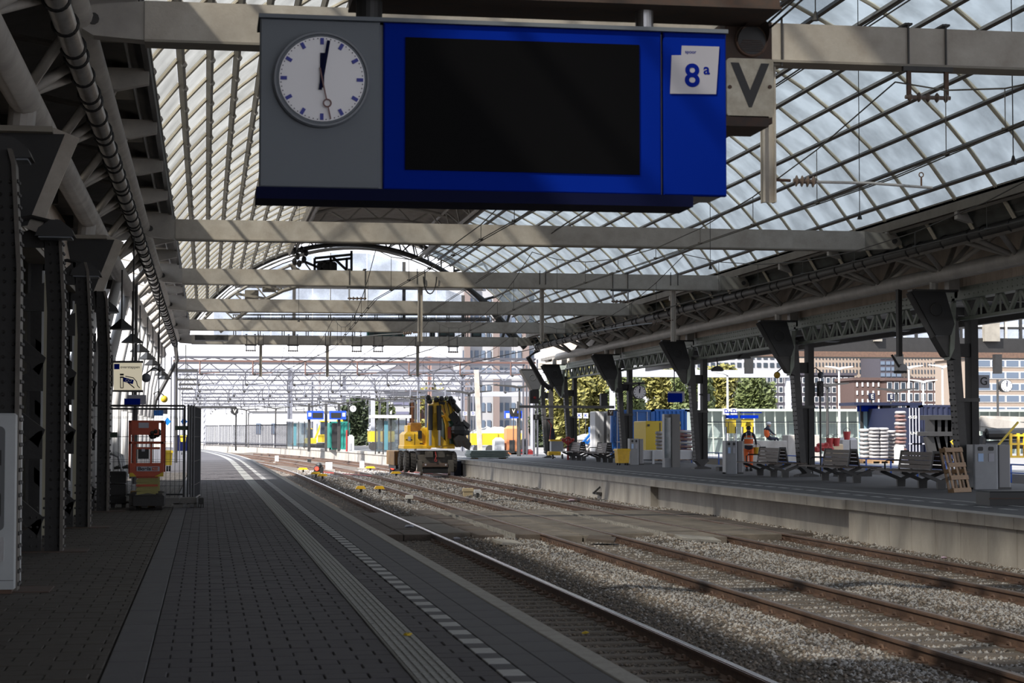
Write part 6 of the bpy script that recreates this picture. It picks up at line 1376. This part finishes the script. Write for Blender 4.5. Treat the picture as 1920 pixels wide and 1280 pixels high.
# shelter with blue sign and dark roof
t = thing('platform_shelter', 'dark flat-roofed shelter with blue sign box behind the stacked sacks', 'shelter', tuple(aty(1600, 850, 96))); Y = 96
a, b = aty(1590, 758, Y), aty(1716, 756, Y); MB().box(a.x, Y-1, a.z-.06, b.x, Y+1.5, a.z+.1).build('roof', navyc, t)
a, b = aty(1614, 771, Y), aty(1642, 758, Y); MB().box(a.x, Y-.2, a.z, b.x, Y+.6, b.z).build('blue_sign_box', blue, t); a, b = aty(1618, 850, Y), aty(1642, 771, Y); MB().box(a.x, Y, 0, b.x, Y+.6, b.z).build('vitrine', mat('vitrine', (.2, .3, .36), .15), t)
for x in (1616, 1644, 1653, 1663): p = aty(x, 800, Y); MB().box(p.x-.07, Y-.05, 0, p.x+.07, Y+.1, aty(x, 760, Y).z).build('post', iron, t)
a, b = aty(1652, 777, Y), aty(1668, 758, Y); MB().box(a.x, Y-.2, a.z, b.x, Y, b.z).build('screen_box', navyc, t); a, b = aty(1668, 777, Y), aty(1680, 760, Y); MB().box(a.x, Y-.2, a.z, b.x, Y, b.z).build('clock_box', lightw, t); MB().ring(((a.x+b.x)/2, Y-.22, (a.z+b.z)/2), .14, .02, 14, 5).build('clock_ring', irong, t)
# site fences on the right
for k_, (x0, x1) in enumerate(((1318, 1366), (1366, 1478), (1520, 1570), (1570, 1625))):
    a, b = aty(x0, 845, 98), aty(x1, 845, 98); fencepanel((a.x, 98, .0), (b.x, 98, .0), 'galvanised site fence panel, %s of four before the pale pavilion' % ORD[k_].replace('nearest', 'leftmost'), .1, 2.05, int((b.x-a.x)/.16))
def tlamp(x, ytop, ybase, half, Y, lab, m_=irong):
    p, q = aty(x, ytop, Y), aty(x, ybase, Y); t = thing('lamp_post', lab, 'lamp', (p.x, Y, q.z)); zb = 0 if ybase < 900 else q.z
    MB().tube([(p.x, Y, zb), (p.x, Y, p.z)], [.09, .06], 8).build('pole', m_, t); L = half*(Y+p.x*.16)/F
    for s_ in (-1, 1): MB().prism([(p.x, p.z-.12), (p.x+s_*L*.3, p.z-.02), (p.x+s_*L, p.z+.08), (p.x+s_*L, p.z+.14), (p.x+s_*L*.3, p.z+.1), (p.x, p.z+.02)], 'xz', Y-.15, Y+.15).build('lamp_head', m_, t)
    return t
for i, a in enumerate(((711, 750, 842, 34, 135, 'dark double arm lamp post left of the excavator, among glass shelters'), (779, 747, 842, 38, 140, 'dark double arm lamp post just behind the excavator body'), (879, 736, 850, 42, 122, 'double arm lamp post between excavator and leaning mast'), (974, 725, 851, 48, 118, 'tallest dark double arm lamp post beside the far canopy columns'), (1551, 722, 850, 40, 92, 'dark double arm lamp post right of the second column'), (1681, 732, 850, 38, 98, 'dark double arm lamp post above the shelter'), (637, 756, 838, 32, 160, 'double arm lamp post between the two blue displays'), (581, 761, 838, 30, 175, 'double arm lamp post left of the blue displays'), (517, 765, 836, 26, 190, 'double arm lamp post by the glass shelter, second from left'), (462, 768, 834, 24, 205, 'double arm lamp post far left near the dark portal'))): tlamp(*a)
for i, (x, yt, Y, l_) in enumerate(((1573, 690, 120, 'left'), (1704, 688, 120, 'second'), (1767, 687, 122, 'third'), (1731, 715, 125, 'thin'), (1364, 700, 112, 'white one left of the worker'))): tlamp(x, yt, 845, 26, Y, 'pale slim double arm lamp post on the right yard, %s' % l_, tubew)
# ---- buildings
def building(name, lab, x0, y0, x1, yb, Y, m_, cols, rows, wf=.55, hf=.6, wm=None, fr=None, dep=14, ztop_extra=0, skip=None):
    a, b = aty(x0, yb, Y), aty(x1, y0, Y); zb = min(a.z, -1.0)
    t = thing(name, lab, 'building', (a.x, Y, -1.08)); MB().box(a.x, Y, -1.08, b.x, Y+dep, b.z).build('wall', m_, t); MB().box(a.x-.3, Y-.3, b.z, b.x+.3, Y+dep, b.z+.4).build('roof_edge', m_, t)
    cw = (b.x-a.x)/cols; rh = (b.z-a.z)/rows
    for i in range(cols):
        for j in range(rows):
            if skip and skip(i, j): continue
            X = a.x+(i+.5)*cw; Z = a.z+(j+.5)*rh
            if fr: MB().box(X-cw*wf/2-.12, Y-.08, Z-rh*hf/2-.12, X+cw*wf/2+.12, Y-.02, Z+rh*hf/2+.12).build('window_frame', fr, t)
            MB().box(X-cw*wf/2, Y-.12, Z-rh*hf/2, X+cw*wf/2, Y-.03, Z+rh*hf/2).build('window', wm or winm, t)
    return t
building('office_building', 'white office building with grey blue windows beyond the arch, left of the canopy columns', 865, 520, 1002, 812, 210, whitebld, 12, 9, .62, .5, winl)
ofp = structure('facade_piers', 'pinkish brown vertical piers of the white office building')
for x in (876, 931, 986): a, b = aty(x-5, 812, 209), aty(x+5, 515, 209); MB().box(a.x, 208.6, -1, b.x, 209.6, b.z).build('pier', mat('pier_pink', (.17, .13, .12), .8), ofp)
building('apartment_building', 'white apartment block with dark windows above the trees on the right', 1268, 662, 1490, 706, 300, whitebld, 18, 3, .6, .55, winm)
building('apartment_building', 'grey purple brick apartment block with white window frames', 1425, 704, 1602, 775, 270, brickp, 16, 4, .5, .5, winm, white)
building('apartment_building', 'large beige apartment block with tiny slit windows behind the brick houses', 1508, 664, 1672, 716, 330, beigeb, 26, 4, .3, .55, winm)
building('apartment_building', 'taller beige apartment block with slit windows, right part', 1690, 664, 1795, 716, 325, beigeb, 18, 4, .3, .55, winm)
building('office_building', 'small blue grey office part between the beige blocks', 1650, 664, 1690, 708, 320, brickp, 4, 4, .8, .6, winl)
building('brick_building', 'plain reddish brick building wing with narrow white windows', 1602, 713, 1662, 775, 262, brickr, 6, 4, .3, .5, white)
building('brick_building', 'reddish brick building with large white framed windows', 1662, 714, 1800, 775, 260, brickr, 11, 3, .55, .62, winm, white)
building('office_building', 'pale building with light glass bands at the right edge', 1832, 671, 1990, 780, 230, beigeb, 6, 5, .85, .5, winl, white)
building('white_hall', 'low white hall behind the lamp posts left of the trees', 470, 771, 640, 836, 300, white, 6, 1, .3, .3, winl)
building('industrial_building', 'grey building with white and lilac stripes behind the excavator boom', 735, 748, 768, 835, 230, whitebld, 1, 5, .9, .3, mat('lilac', (.13, .13, .2), .8))
building('orange_building', 'orange and brick red narrow building right behind the excavator', 770, 738, 800, 812, 232, mat('orange_wall', (.3, .12, .05), .8), 2, 3, .4, .8, brickr)
o = MB().prism([(aty(708, 697, 190).x, aty(708, 697, 190).z), (aty(852, 699, 190).x, aty(852, 699, 190).z), (aty(846, 672, 190).x, aty(846, 672, 190).z), (aty(800, 668, 190).x, aty(800, 668, 190).z)], 'xz', 190, 200).build('canopy_roof', mat('far_roof', (.12, .11, .12), .8)); tag(o, 'grey far roof edge left of the white office building', 'roof')
# far pale bands (viaducts)
for (x0, x1, y0, y1, Y, l_) in ((700, 1000, 699, 709, 185, 'upper'), (600, 1000, 734, 742, 200, 'middle'), (1150, 1480, 694, 706, 150, 'right, in front of the trees')):
    a, b = aty(x0, y1, Y), aty(x1, y0, Y); t = thing('pale_gantry_beam', 'long pale horizontal beam across the yard, %s one' % l_, 'beam', tuple(a)); MB().box(a.x, Y, a.z, b.x, Y+1, b.z).build('beam', mat('pale_steel', (.34, .345, .38), .5), t)
    for f in (0, .5, 1): X = a.x+(b.x-a.x)*f; MB().box(X-.2, Y+.2, -1, X+.2, Y+.6, a.z).build('leg', mat('pale_steel', (.34, .345, .38), .5), t)
# ---- trees
def tree(px, ytop, halfw, Y, m_, lab, n=1500, ybot=838):
    p, q = aty(px, ytop, Y), aty(px, ybot, Y); W = halfw*(Y+p.x*.16)/F; t = thing('tree', lab, 'tree', (p.x, Y, -1.08)); H = p.z+1.0
    MB().tube([(p.x, Y, -1.08), (p.x+.1, Y, H*.4), (p.x, Y, H*.75)], [.3, .22, .08], 7).build('trunk', bark, t)
    V = []; Fc = []; clumps = [(random.gauss(0, .45), random.gauss(0, .4), random.uniform(-.8, .85)) for _ in range(44)]
    for i in range(n):
        c = clumps[i % 44]; v = Vector((random.gauss(0, 1), random.gauss(0, 1), random.gauss(0, 1))).normalized()*random.uniform(.6, 1)*.33
        x, y, z = c[0]+v.x, c[1]+v.y, c[2]*(1-.35*abs(c[0]))+v.z
        if abs(x) > 1.05 or z > 1.0: continue
        P = Vector((p.x+x*W, Y+y*W*.8, -1+H*(.53+z*.47))); s_ = random.uniform(.22, .5)*max(.8, W/7); a = Vector((random.gauss(0,1), random.gauss(0,1), random.gauss(0,1))).normalized(); b = a.orthogonal().normalized()*s_*.6; a = a*s_
        k0 = len(V); V += [tuple(P-a), tuple(P+b), tuple(P+a), tuple(P-b)]; Fc.append((k0, k0+1, k0+2, k0+3))
    me = bpy.data.meshes.new('foliage'); me.from_pydata(V, [], Fc); me.materials.append(m_); put('foliage', me, t)
for k_, a in enumerate(((1060, 690, 36, 175, leaf2, 'broad yellow green tree left of the wall clock'), (1115, 678, 40, 180, leaf2, 'yellow green tree directly behind the wall clock column'), (1175, 690, 42, 172, leaf1, 'green tree behind the blue container, left'), (1240, 682, 42, 178, leaf2, 'yellow tree above the blue container'), (1300, 690, 40, 170, leaf1, 'green tree behind the hinge footed column'), (1360, 684, 42, 182, leaf2, 'yellow green tree left of the white apartment block'), (1415, 702, 34, 176, leaf1, 'green tree right of the others, before the purple building'), (670, 742, 28, 220, leaf3, 'dark green tree behind the clock far left of the excavator'), (710, 745, 30, 225, leaf1, 'green tree behind the glass shelter'), (808, 712, 26, 215, leaf2, 'green tree seen above the excavator boom'), (845, 742, 22, 218, leaf3, 'dark tree right of the excavator boom'), (1015, 750, 22, 190, leaf3, 'green tree between the far lamp post and the columns'), (120, 650, 60, 230, leaf3, 'dark tree seen through the black columns on the left'), (225, 760, 40, 240, leaf1, 'green bush tree seen between the white inclined posts'))): tree(*a, **({'n': 5200} if a[3] < 190 and a[0] > 1000 else {}))

# ============================================================ BACKGROUND, LEFT AND CENTRE
pale = mat('pale_mast', (.17, .175, .21), .5); galp = mat('gantry_grey', (.07, .07, .085), .5); rustl = mat('gantry_rust', (.13, .07, .058), .7)
def portal(Y, yt, ybt, x0, x1, m1, m2, lab, n):
    a, b = aty(x0, yt, Y), aty(x1, yt, Y); c = aty(x0, ybt, Y); zt, zb = a.z, c.z
    t = thing('lattice_gantry', lab, 'gantry', (a.x, Y, zb), 'lattice gantries over the tracks')
    MB().box(a.x, Y, zt-.07, b.x, Y+.12, zt+.07).build('top_chord', m1, t); MB().box(a.x, Y, zb-.06, b.x, Y+.12, zb+.06).build('bottom_chord', m2, t)
    st = (b.x-a.x)/n
    for k_ in range(n):
        MB().beam((a.x+k_*st, Y+.05, zb), (a.x+(k_+.5)*st, Y+.05, zt), .07).beam((a.x+(k_+.5)*st, Y+.05, zt), (a.x+(k_+1)*st, Y+.05, zb), .07).build('zigzag', m1, t)
    for f in (.0, 1): X = a.x+(b.x-a.x)*f; MB().box(X-.15, Y, -1, X-.08, Y+.3, zt).box(X+.08, Y, -1, X+.15, Y+.3, zt).build('mast', m1, t)
    for k_ in range(1, n, 2):
        X = a.x+k_*st; MB().tube([(X, Y, zb), (X, Y, zb-.8)], .05, 6).tube([(X, Y, zb-.8), (X+1.2, Y, zb-.7)], .03, 5).build('hanger', m2, t); MB().ball((X+.1, Y, zb-.8), .1, 6, 4).build('insulator', irong, t)
rows_ = [(118, 669, 676, 325, 1005, galp, rustl), (124, 680, 697, 325, 985, galp, galp), (136, 692, 712, 330, 985, pale, galp), (150, 702, 722, 335, 900, galp, pale), (165, 712, 730, 335, 890, pale, galp), (182, 721, 737, 340, 880, galp, galp), (200, 730, 744, 340, 800, pale, galp), (222, 738, 750, 340, 800, galp, galp), (246, 745, 756, 345, 760, pale, galp), (275, 752, 761, 345, 740, galp, galp), (310, 758, 766, 350, 700, pale, galp)]
for k_, r in enumerate(rows_): portal(*r[:5], r[5], r[6], 'pale lattice gantry spanning the tracks beyond the hall, %s row' % ORD[k_], 14+k_)
for k_, (x, yt, Y, w_, m_) in enumerate(((544, 690, 230, 9, pale), (646, 704, 230, 7, pale), (586, 715, 235, 4, pale), (785, 706, 180, 5, pale), (868, 690, 150, 7, pale), (806, 668, 170, 7, mat('mast_rust', (.26, .17, .15), .8)), (694, 735, 200, 4, pale), (712, 712, 205, 3, pale), (727, 740, 210, 3, pale), (600, 690, 232, 3, rustl), (375, 735, 150, 4, galp), (384, 738, 170, 4, pale))):
    p = aty(x, yt, Y); w2 = w_*(Y*.99)/F/2; t = thing('catenary_mast', 'upright steel mast beyond the hall, %s' % ['wide pale one left of the blue displays', 'pale one right of the blue displays', 'slim pale one behind the left blue display', 'pale one above the excavator cab', 'wide pale one left of the white office', 'reddish one above the excavator', 'slim one by the clock', 'tall slim one before the striped building', 'thin one right of the clock', 'thin rusty one left of centre', 'grey one beside the dark portal', 'pale one beside the dark portal'][k_], 'mast', (p.x, Y, 0))
    MB().box(p.x-w2, Y, -1, p.x-w2*.5, Y+.3, p.z).box(p.x+w2*.5, Y, -1, p.x+w2, Y+.3, p.z).build('leg', m_, t); mb = MB()
    for q in range(9): z = .2+q*(p.z-.4)/9; mb.beam((p.x-w2, Y+.1, z), (p.x+w2, Y+.1, z+(p.z-.4)/9), .06)
    mb.build('lacing', m_, t)
    if w2 > .12: MB().box(p.x-w2*.5, Y+.1, -1, p.x+w2*.5, Y+.14, p.z).build('web', m_, t)
t = thing('leaning_mast', 'tall cream leaning concrete mast right of the excavator', 'mast', tuple(gnd(898, 845))); p, q = aty(893, 693, 118), aty(900, 848, 118)
MB().beam(q, p, .28, .28).build('shaft', cream, t); MB().box(q.x-.3, 117.7, 0, q.x+.3, 118.3, .1).build('foot', conc, t)
# fluorescent like canopy strips far left
for k_, (x0, x1, y) in enumerate(((325, 371, 694), (328, 372, 711), (335, 369, 720), (330, 362, 728))):
    Y = 112+k_*14; a, b = aty(x0, y, Y), aty(x1, y, Y); t = thing('platform_light', 'flat dark light strip hanging far left beyond the eaves, %s' % ORD[k_].replace('nearest', 'topmost'), 'lamp', tuple(a)); MB().box(a.x, Y, a.z-.07, b.x, Y+.4, a.z+.07).build('strip_body', irong, t); MB().tube([((a.x+b.x)/2, Y+.2, a.z), ((a.x+b.x)/2, Y+.2, a.z+1.5)], .03, 6).build('rod', irong, t)
# dark portal frame with V
t = thing('portal_frame', 'dark rectangular portal frame with a V sign over the far left platform', 'gantry', tuple(gnd(363, 838))); Y = 158
MB().box(aty(361, 800, Y).x, Y, 0, aty(365, 800, Y).x, Y+.2, aty(363, 763, Y).z).box(aty(361, 800, Y).x, Y, aty(361, 765, Y).z, aty(443, 800, Y).x, Y+.2, aty(443, 762, Y).z).box(aty(441, 800, Y).x, Y, 0, aty(444, 800, Y).x, Y+.2, aty(443, 763, Y).z).build('frame', iron, t)
q = aty(440, 772, Y-.1); MB().prism([(q.x-.3, q.z+.3), (q.x+.3, q.z+.3), (q.x+.3, q.z-.1), (q.x, q.z-.3), (q.x-.3, q.z-.1)], 'xz', Y-.1, Y).build('sign_plate', black, t); text('V', (q.x, Y-.11, q.z+.05), .3, signw, t, 'letter')
# blue displays
def display(x0, y0, x1, y1, Y, lab, post, left=True):
    a, b = aty(x0, y1, Y), aty(x1, y0, Y); t = thing('train_display', lab, 'display', tuple(a)); w_ = b.x-a.x
    MB().box(a.x, Y, a.z, b.x, Y+.4, b.z).build('case', mat('far_blue', (.01, .06, .5), .4), t)
    s0, s1 = (a.x+w_*.32, b.x-w_*.06) if left else (a.x+w_*.08, b.x-w_*.3)
    MB().box(s0, Y-.02, a.z+.12, s1, Y, b.z-.15).build('screen', black, t); c = a.x+w_*.16 if left else b.x-w_*.14; MB().box(c-.12, Y-.02, b.z-.45, c+.12, Y, b.z-.15).build('number_plate', white, t)
    for x in post: p = aty(x, 800, Y); MB().box(p.x-.1, Y+.4, 0, p.x+.1, Y+.6, b.z+.6).build('post', irong, t)
display(576, 770, 607, 786, 150, 'blue train display far away, left of a pair', (580, 612)); display(618, 770, 649, 786, 150, 'blue train display far away, right of a pair', (636,), False)
display(947, 770, 979, 784, 118, 'blue train display right of the leaning mast', (975,))
# glass shelters
def shelter(x0, x1, y0, yb, Y, lab):
    a, b = aty(x0, yb, Y), aty(x1, y0, Y); t = thing('glass_shelter', lab, 'shelter', (a.x, Y, 0)); MB().box(a.x-.3, Y-.4, b.z-.1, b.x+.3, Y+1.8, b.z+.12).build('roof', white, t); n = 4
    for k_ in range(n+1): X = a.x+(b.x-a.x)*k_/n; MB().box(X-.04, Y, 0, X+.04, Y+.08, b.z-.1).build('post', irong, t)
    for k_ in range(n): X = a.x+(b.x-a.x)*k_/n; MB().box(X+.05, Y+.02, .2, X+(b.x-a.x)/n-.05, Y+.04, b.z-.2).build('glass_panel', glassC, t)
    MB().box(a.x+.3, Y+1, .4, b.x-.3, Y+1.4, .5).build('seat', wood, t); MB().box(a.x+(b.x-a.x)*.28, Y-.05, .3, a.x+(b.x-a.x)*.4, Y, b.z-.3).build('poster', mat('poster_teal', (.08, .2, .24), .4), t)
shelter(538, 582, 788, 838, 175, 'glass waiting shelter with pink seat left of the blue displays'); shelter(704, 762, 781, 842, 130, 'glass waiting shelter with a teal poster left of the excavator')
# teal container open, yellow wagons, machines
t = container(618, 656, 790, 168, 5, teal, 'teal container with dark open door under the blue display'); a, b = aty(622, 828, 168), aty(636, 793, 168); MB().box(a.x, 167.9, .1, b.x, 168, b.z).build('open_doorway', black, t)
def wagon(x0, x1, y0, yb, Y, lab, load=False):
    a, b = aty(x0, yb, Y), aty(x1, y0, Y); t = thing('gravel_wagon', lab, 'wagon', (a.x, Y, 0)); MB().box(a.x, Y, a.z, b.x, Y+2.5, b.z).build('body', yelb, t); n = int((b.x-a.x)/1.1)
    for k_ in range(n): X = a.x+(k_+.5)*(b.x-a.x)/n; MB().box(X-.08, Y-.1, a.z, X+.08, Y, b.z).build('side_rib', yel, t)
    for k_ in range(4): X = a.x+(b.x-a.x)*(.12+.25*k_); MB().cyl((X, Y-.1, max(.1, a.z-.35)), .35, .15, 14, 'y').build('wheel', irong, t)
    if load:
        mb = MB(); n2 = 14
        for k_ in range(n2+1): X = a.x+(b.x-a.x)*k_/n2; h = .55*math.sin(PI*k_/n2)**.6*random.uniform(.8, 1.1); mb.v += [(X, Y, b.z-.1), (X, Y+1.2, b.z+h), (X, Y+2.5, b.z-.1)]
        for k_ in range(n2): A = k_*3; mb.f += [(A, A+3, A+4, A+1), (A+1, A+4, A+5, A+2)]
        mb.build('gravel_load', gravel, t, smooth=True)
wagon(694, 740, 808, 828, 150, 'yellow side wagon left of the excavator'); wagon(884, 978, 812, 834, 145, 'long yellow wagon heaped with gravel right of the excavator', True)
for k_, (x0, x1, y0, y1, m_, nm, lab, cat_) in enumerate(((950, 975, 798, 812, mat('pale_orange', (.55, .2, .08), .6), 'orange_cabin', 'orange cabin behind the gravel wagon', 'cabin'), (982, 990, 822, 850, black, 'black_crate', 'black crate near the far lamp post', 'crate'), (928, 946, 820, 838, white, 'white_bag', 'crumpled white plastic sheet behind the board stack', 'sheet'), (958, 1000, 842, 850, red, 'red_cable_drum', 'low red cable tray near the lamp post foot', 'tray'), (652, 664, 815, 843, white, 'white_box', 'white box beside the thin red post', 'box'), (1110, 1112, 800, 845, bluec, 'blue_post', 'thin blue post left of the white cabinets', 'post'), )):
    Y = 150 if x0 < 660 else 128
    a, b = aty(x0, y1, Y), aty(x1, y0, Y); t = thing(nm, lab, cat_, (a.x, Y, max(0, a.z))); zb = 0; MB().bev(a.x, Y, zb, b.x, Y+1.2, b.z, min(.2, (b.x-a.x)*.3, (b.z-zb)*.4)).build('body', m_, t); MB().box(a.x+(b.x-a.x)*.2, Y-.03, zb+.1, a.x+(b.x-a.x)*.6, Y, zb+(b.z-zb)*.5).build('panel', irong if m_ is not white else galv, t)
def digger(px, yb, Y, s, lab):
    p = aty(px, yb, Y); x, z = p.x, 0; t = thing('mini_excavator', lab, 'machine', (x, Y, 0))
    for dy in (0, 1.1): MB().bev(x-.9*s, Y+dy, 0, x+.9*s, Y+dy+.35, .45*s, .15*s).build('crawler', black, t)
    MB().bev(x-.7*s, Y+.1, .5*s, x+.7*s, Y+1.3, 1.2*s, .12).build('body', yelb, t); MB().bev(x-.5*s, Y+.2, 1.2*s, x+.15*s, Y+1.1, 2.3*s, .06).build('cab', winm, t); MB().box(x-.55*s, Y+.15, 2.3*s, x+.2*s, Y+1.15, 2.4*s).build('cab_roof', yelb, t)
    MB().beam((x+.5*s, Y+.6, .9*s), (x+1.2*s, Y+.6, 2.8*s), .25*s).beam((x+1.2*s, Y+.6, 2.8*s), (x+1.9*s, Y+.6, 1.3*s), .2*s).build('boom', yelb, t); MB().beam((x+1.9*s, Y+.6, 1.3*s), (x+1.6*s, Y+.6, .8*s), .5*s).build('bucket', irong, t)
digger(583, 828, 190, .8, 'small yellow excavator beside the glass shelter far away'); digger(612, 828, 185, 1.1, 'small yellow excavator between the two blue displays')
p = aty(650, 843, 150); o = MB().tube([(p.x, 150, 0), (p.x, 150, 1.7)], .07, 8).build('red_post', red); tag(o, 'thin red post in front of the teal container', 'post')
# rubble heap with blue tarps
o = MB()
for k_ in range(60): x = random.uniform(1075, 1118); p = aty(x, 843-random.random()*28*(1-abs(x-1098)/30), 118); o.ball(p, random.uniform(.15, .4), 6, 4, (1.3, 1, .7))
o.build('debris_heap', gravel); o_ = bpy.data.objects[-1] if False else None
for ob in [x for x in COL.objects if x.name == 'debris_heap']: tag(ob, 'heap of rubble and boards between far benches and white cabinet', 'heap')
t = thing('blue_tarp', 'blue and white tarp strips on the rubble heap', 'tarp', tuple(aty(1100, 830, 117)))
for p, q in (((1088, 835), (1108, 812)), ((1100, 832), (1113, 815)), ((1080, 838), (1100, 828))): MB().beam(aty(*p, 117), aty(*q, 117), .3, .12).build('strip', bluec, t)
# far mesh fences row on the curved platform
for k_ in range(6):
    x0 = 384+k_*26; Y = 215-k_*6; a, b = aty(x0, 830, Y), aty(x0+25, 830, Y); t = thing('site_fence', 'pale upright bar fence panel far left on the curved platform, %s' % ORD[k_].replace('nearest', 'first'), 'fence', (a.x, Y, 0))
    for q in range(9): X = a.x+(b.x-a.x)*q/9; MB().box(X, Y, 0, X+.1, Y+.06, 2.3).build('bar', galp, t)
    MB().box(a.x, Y, 2.2, b.x, Y+.06, 2.3).box(a.x, Y, .2, b.x, Y+.06, .3).build('rail', galp, t)
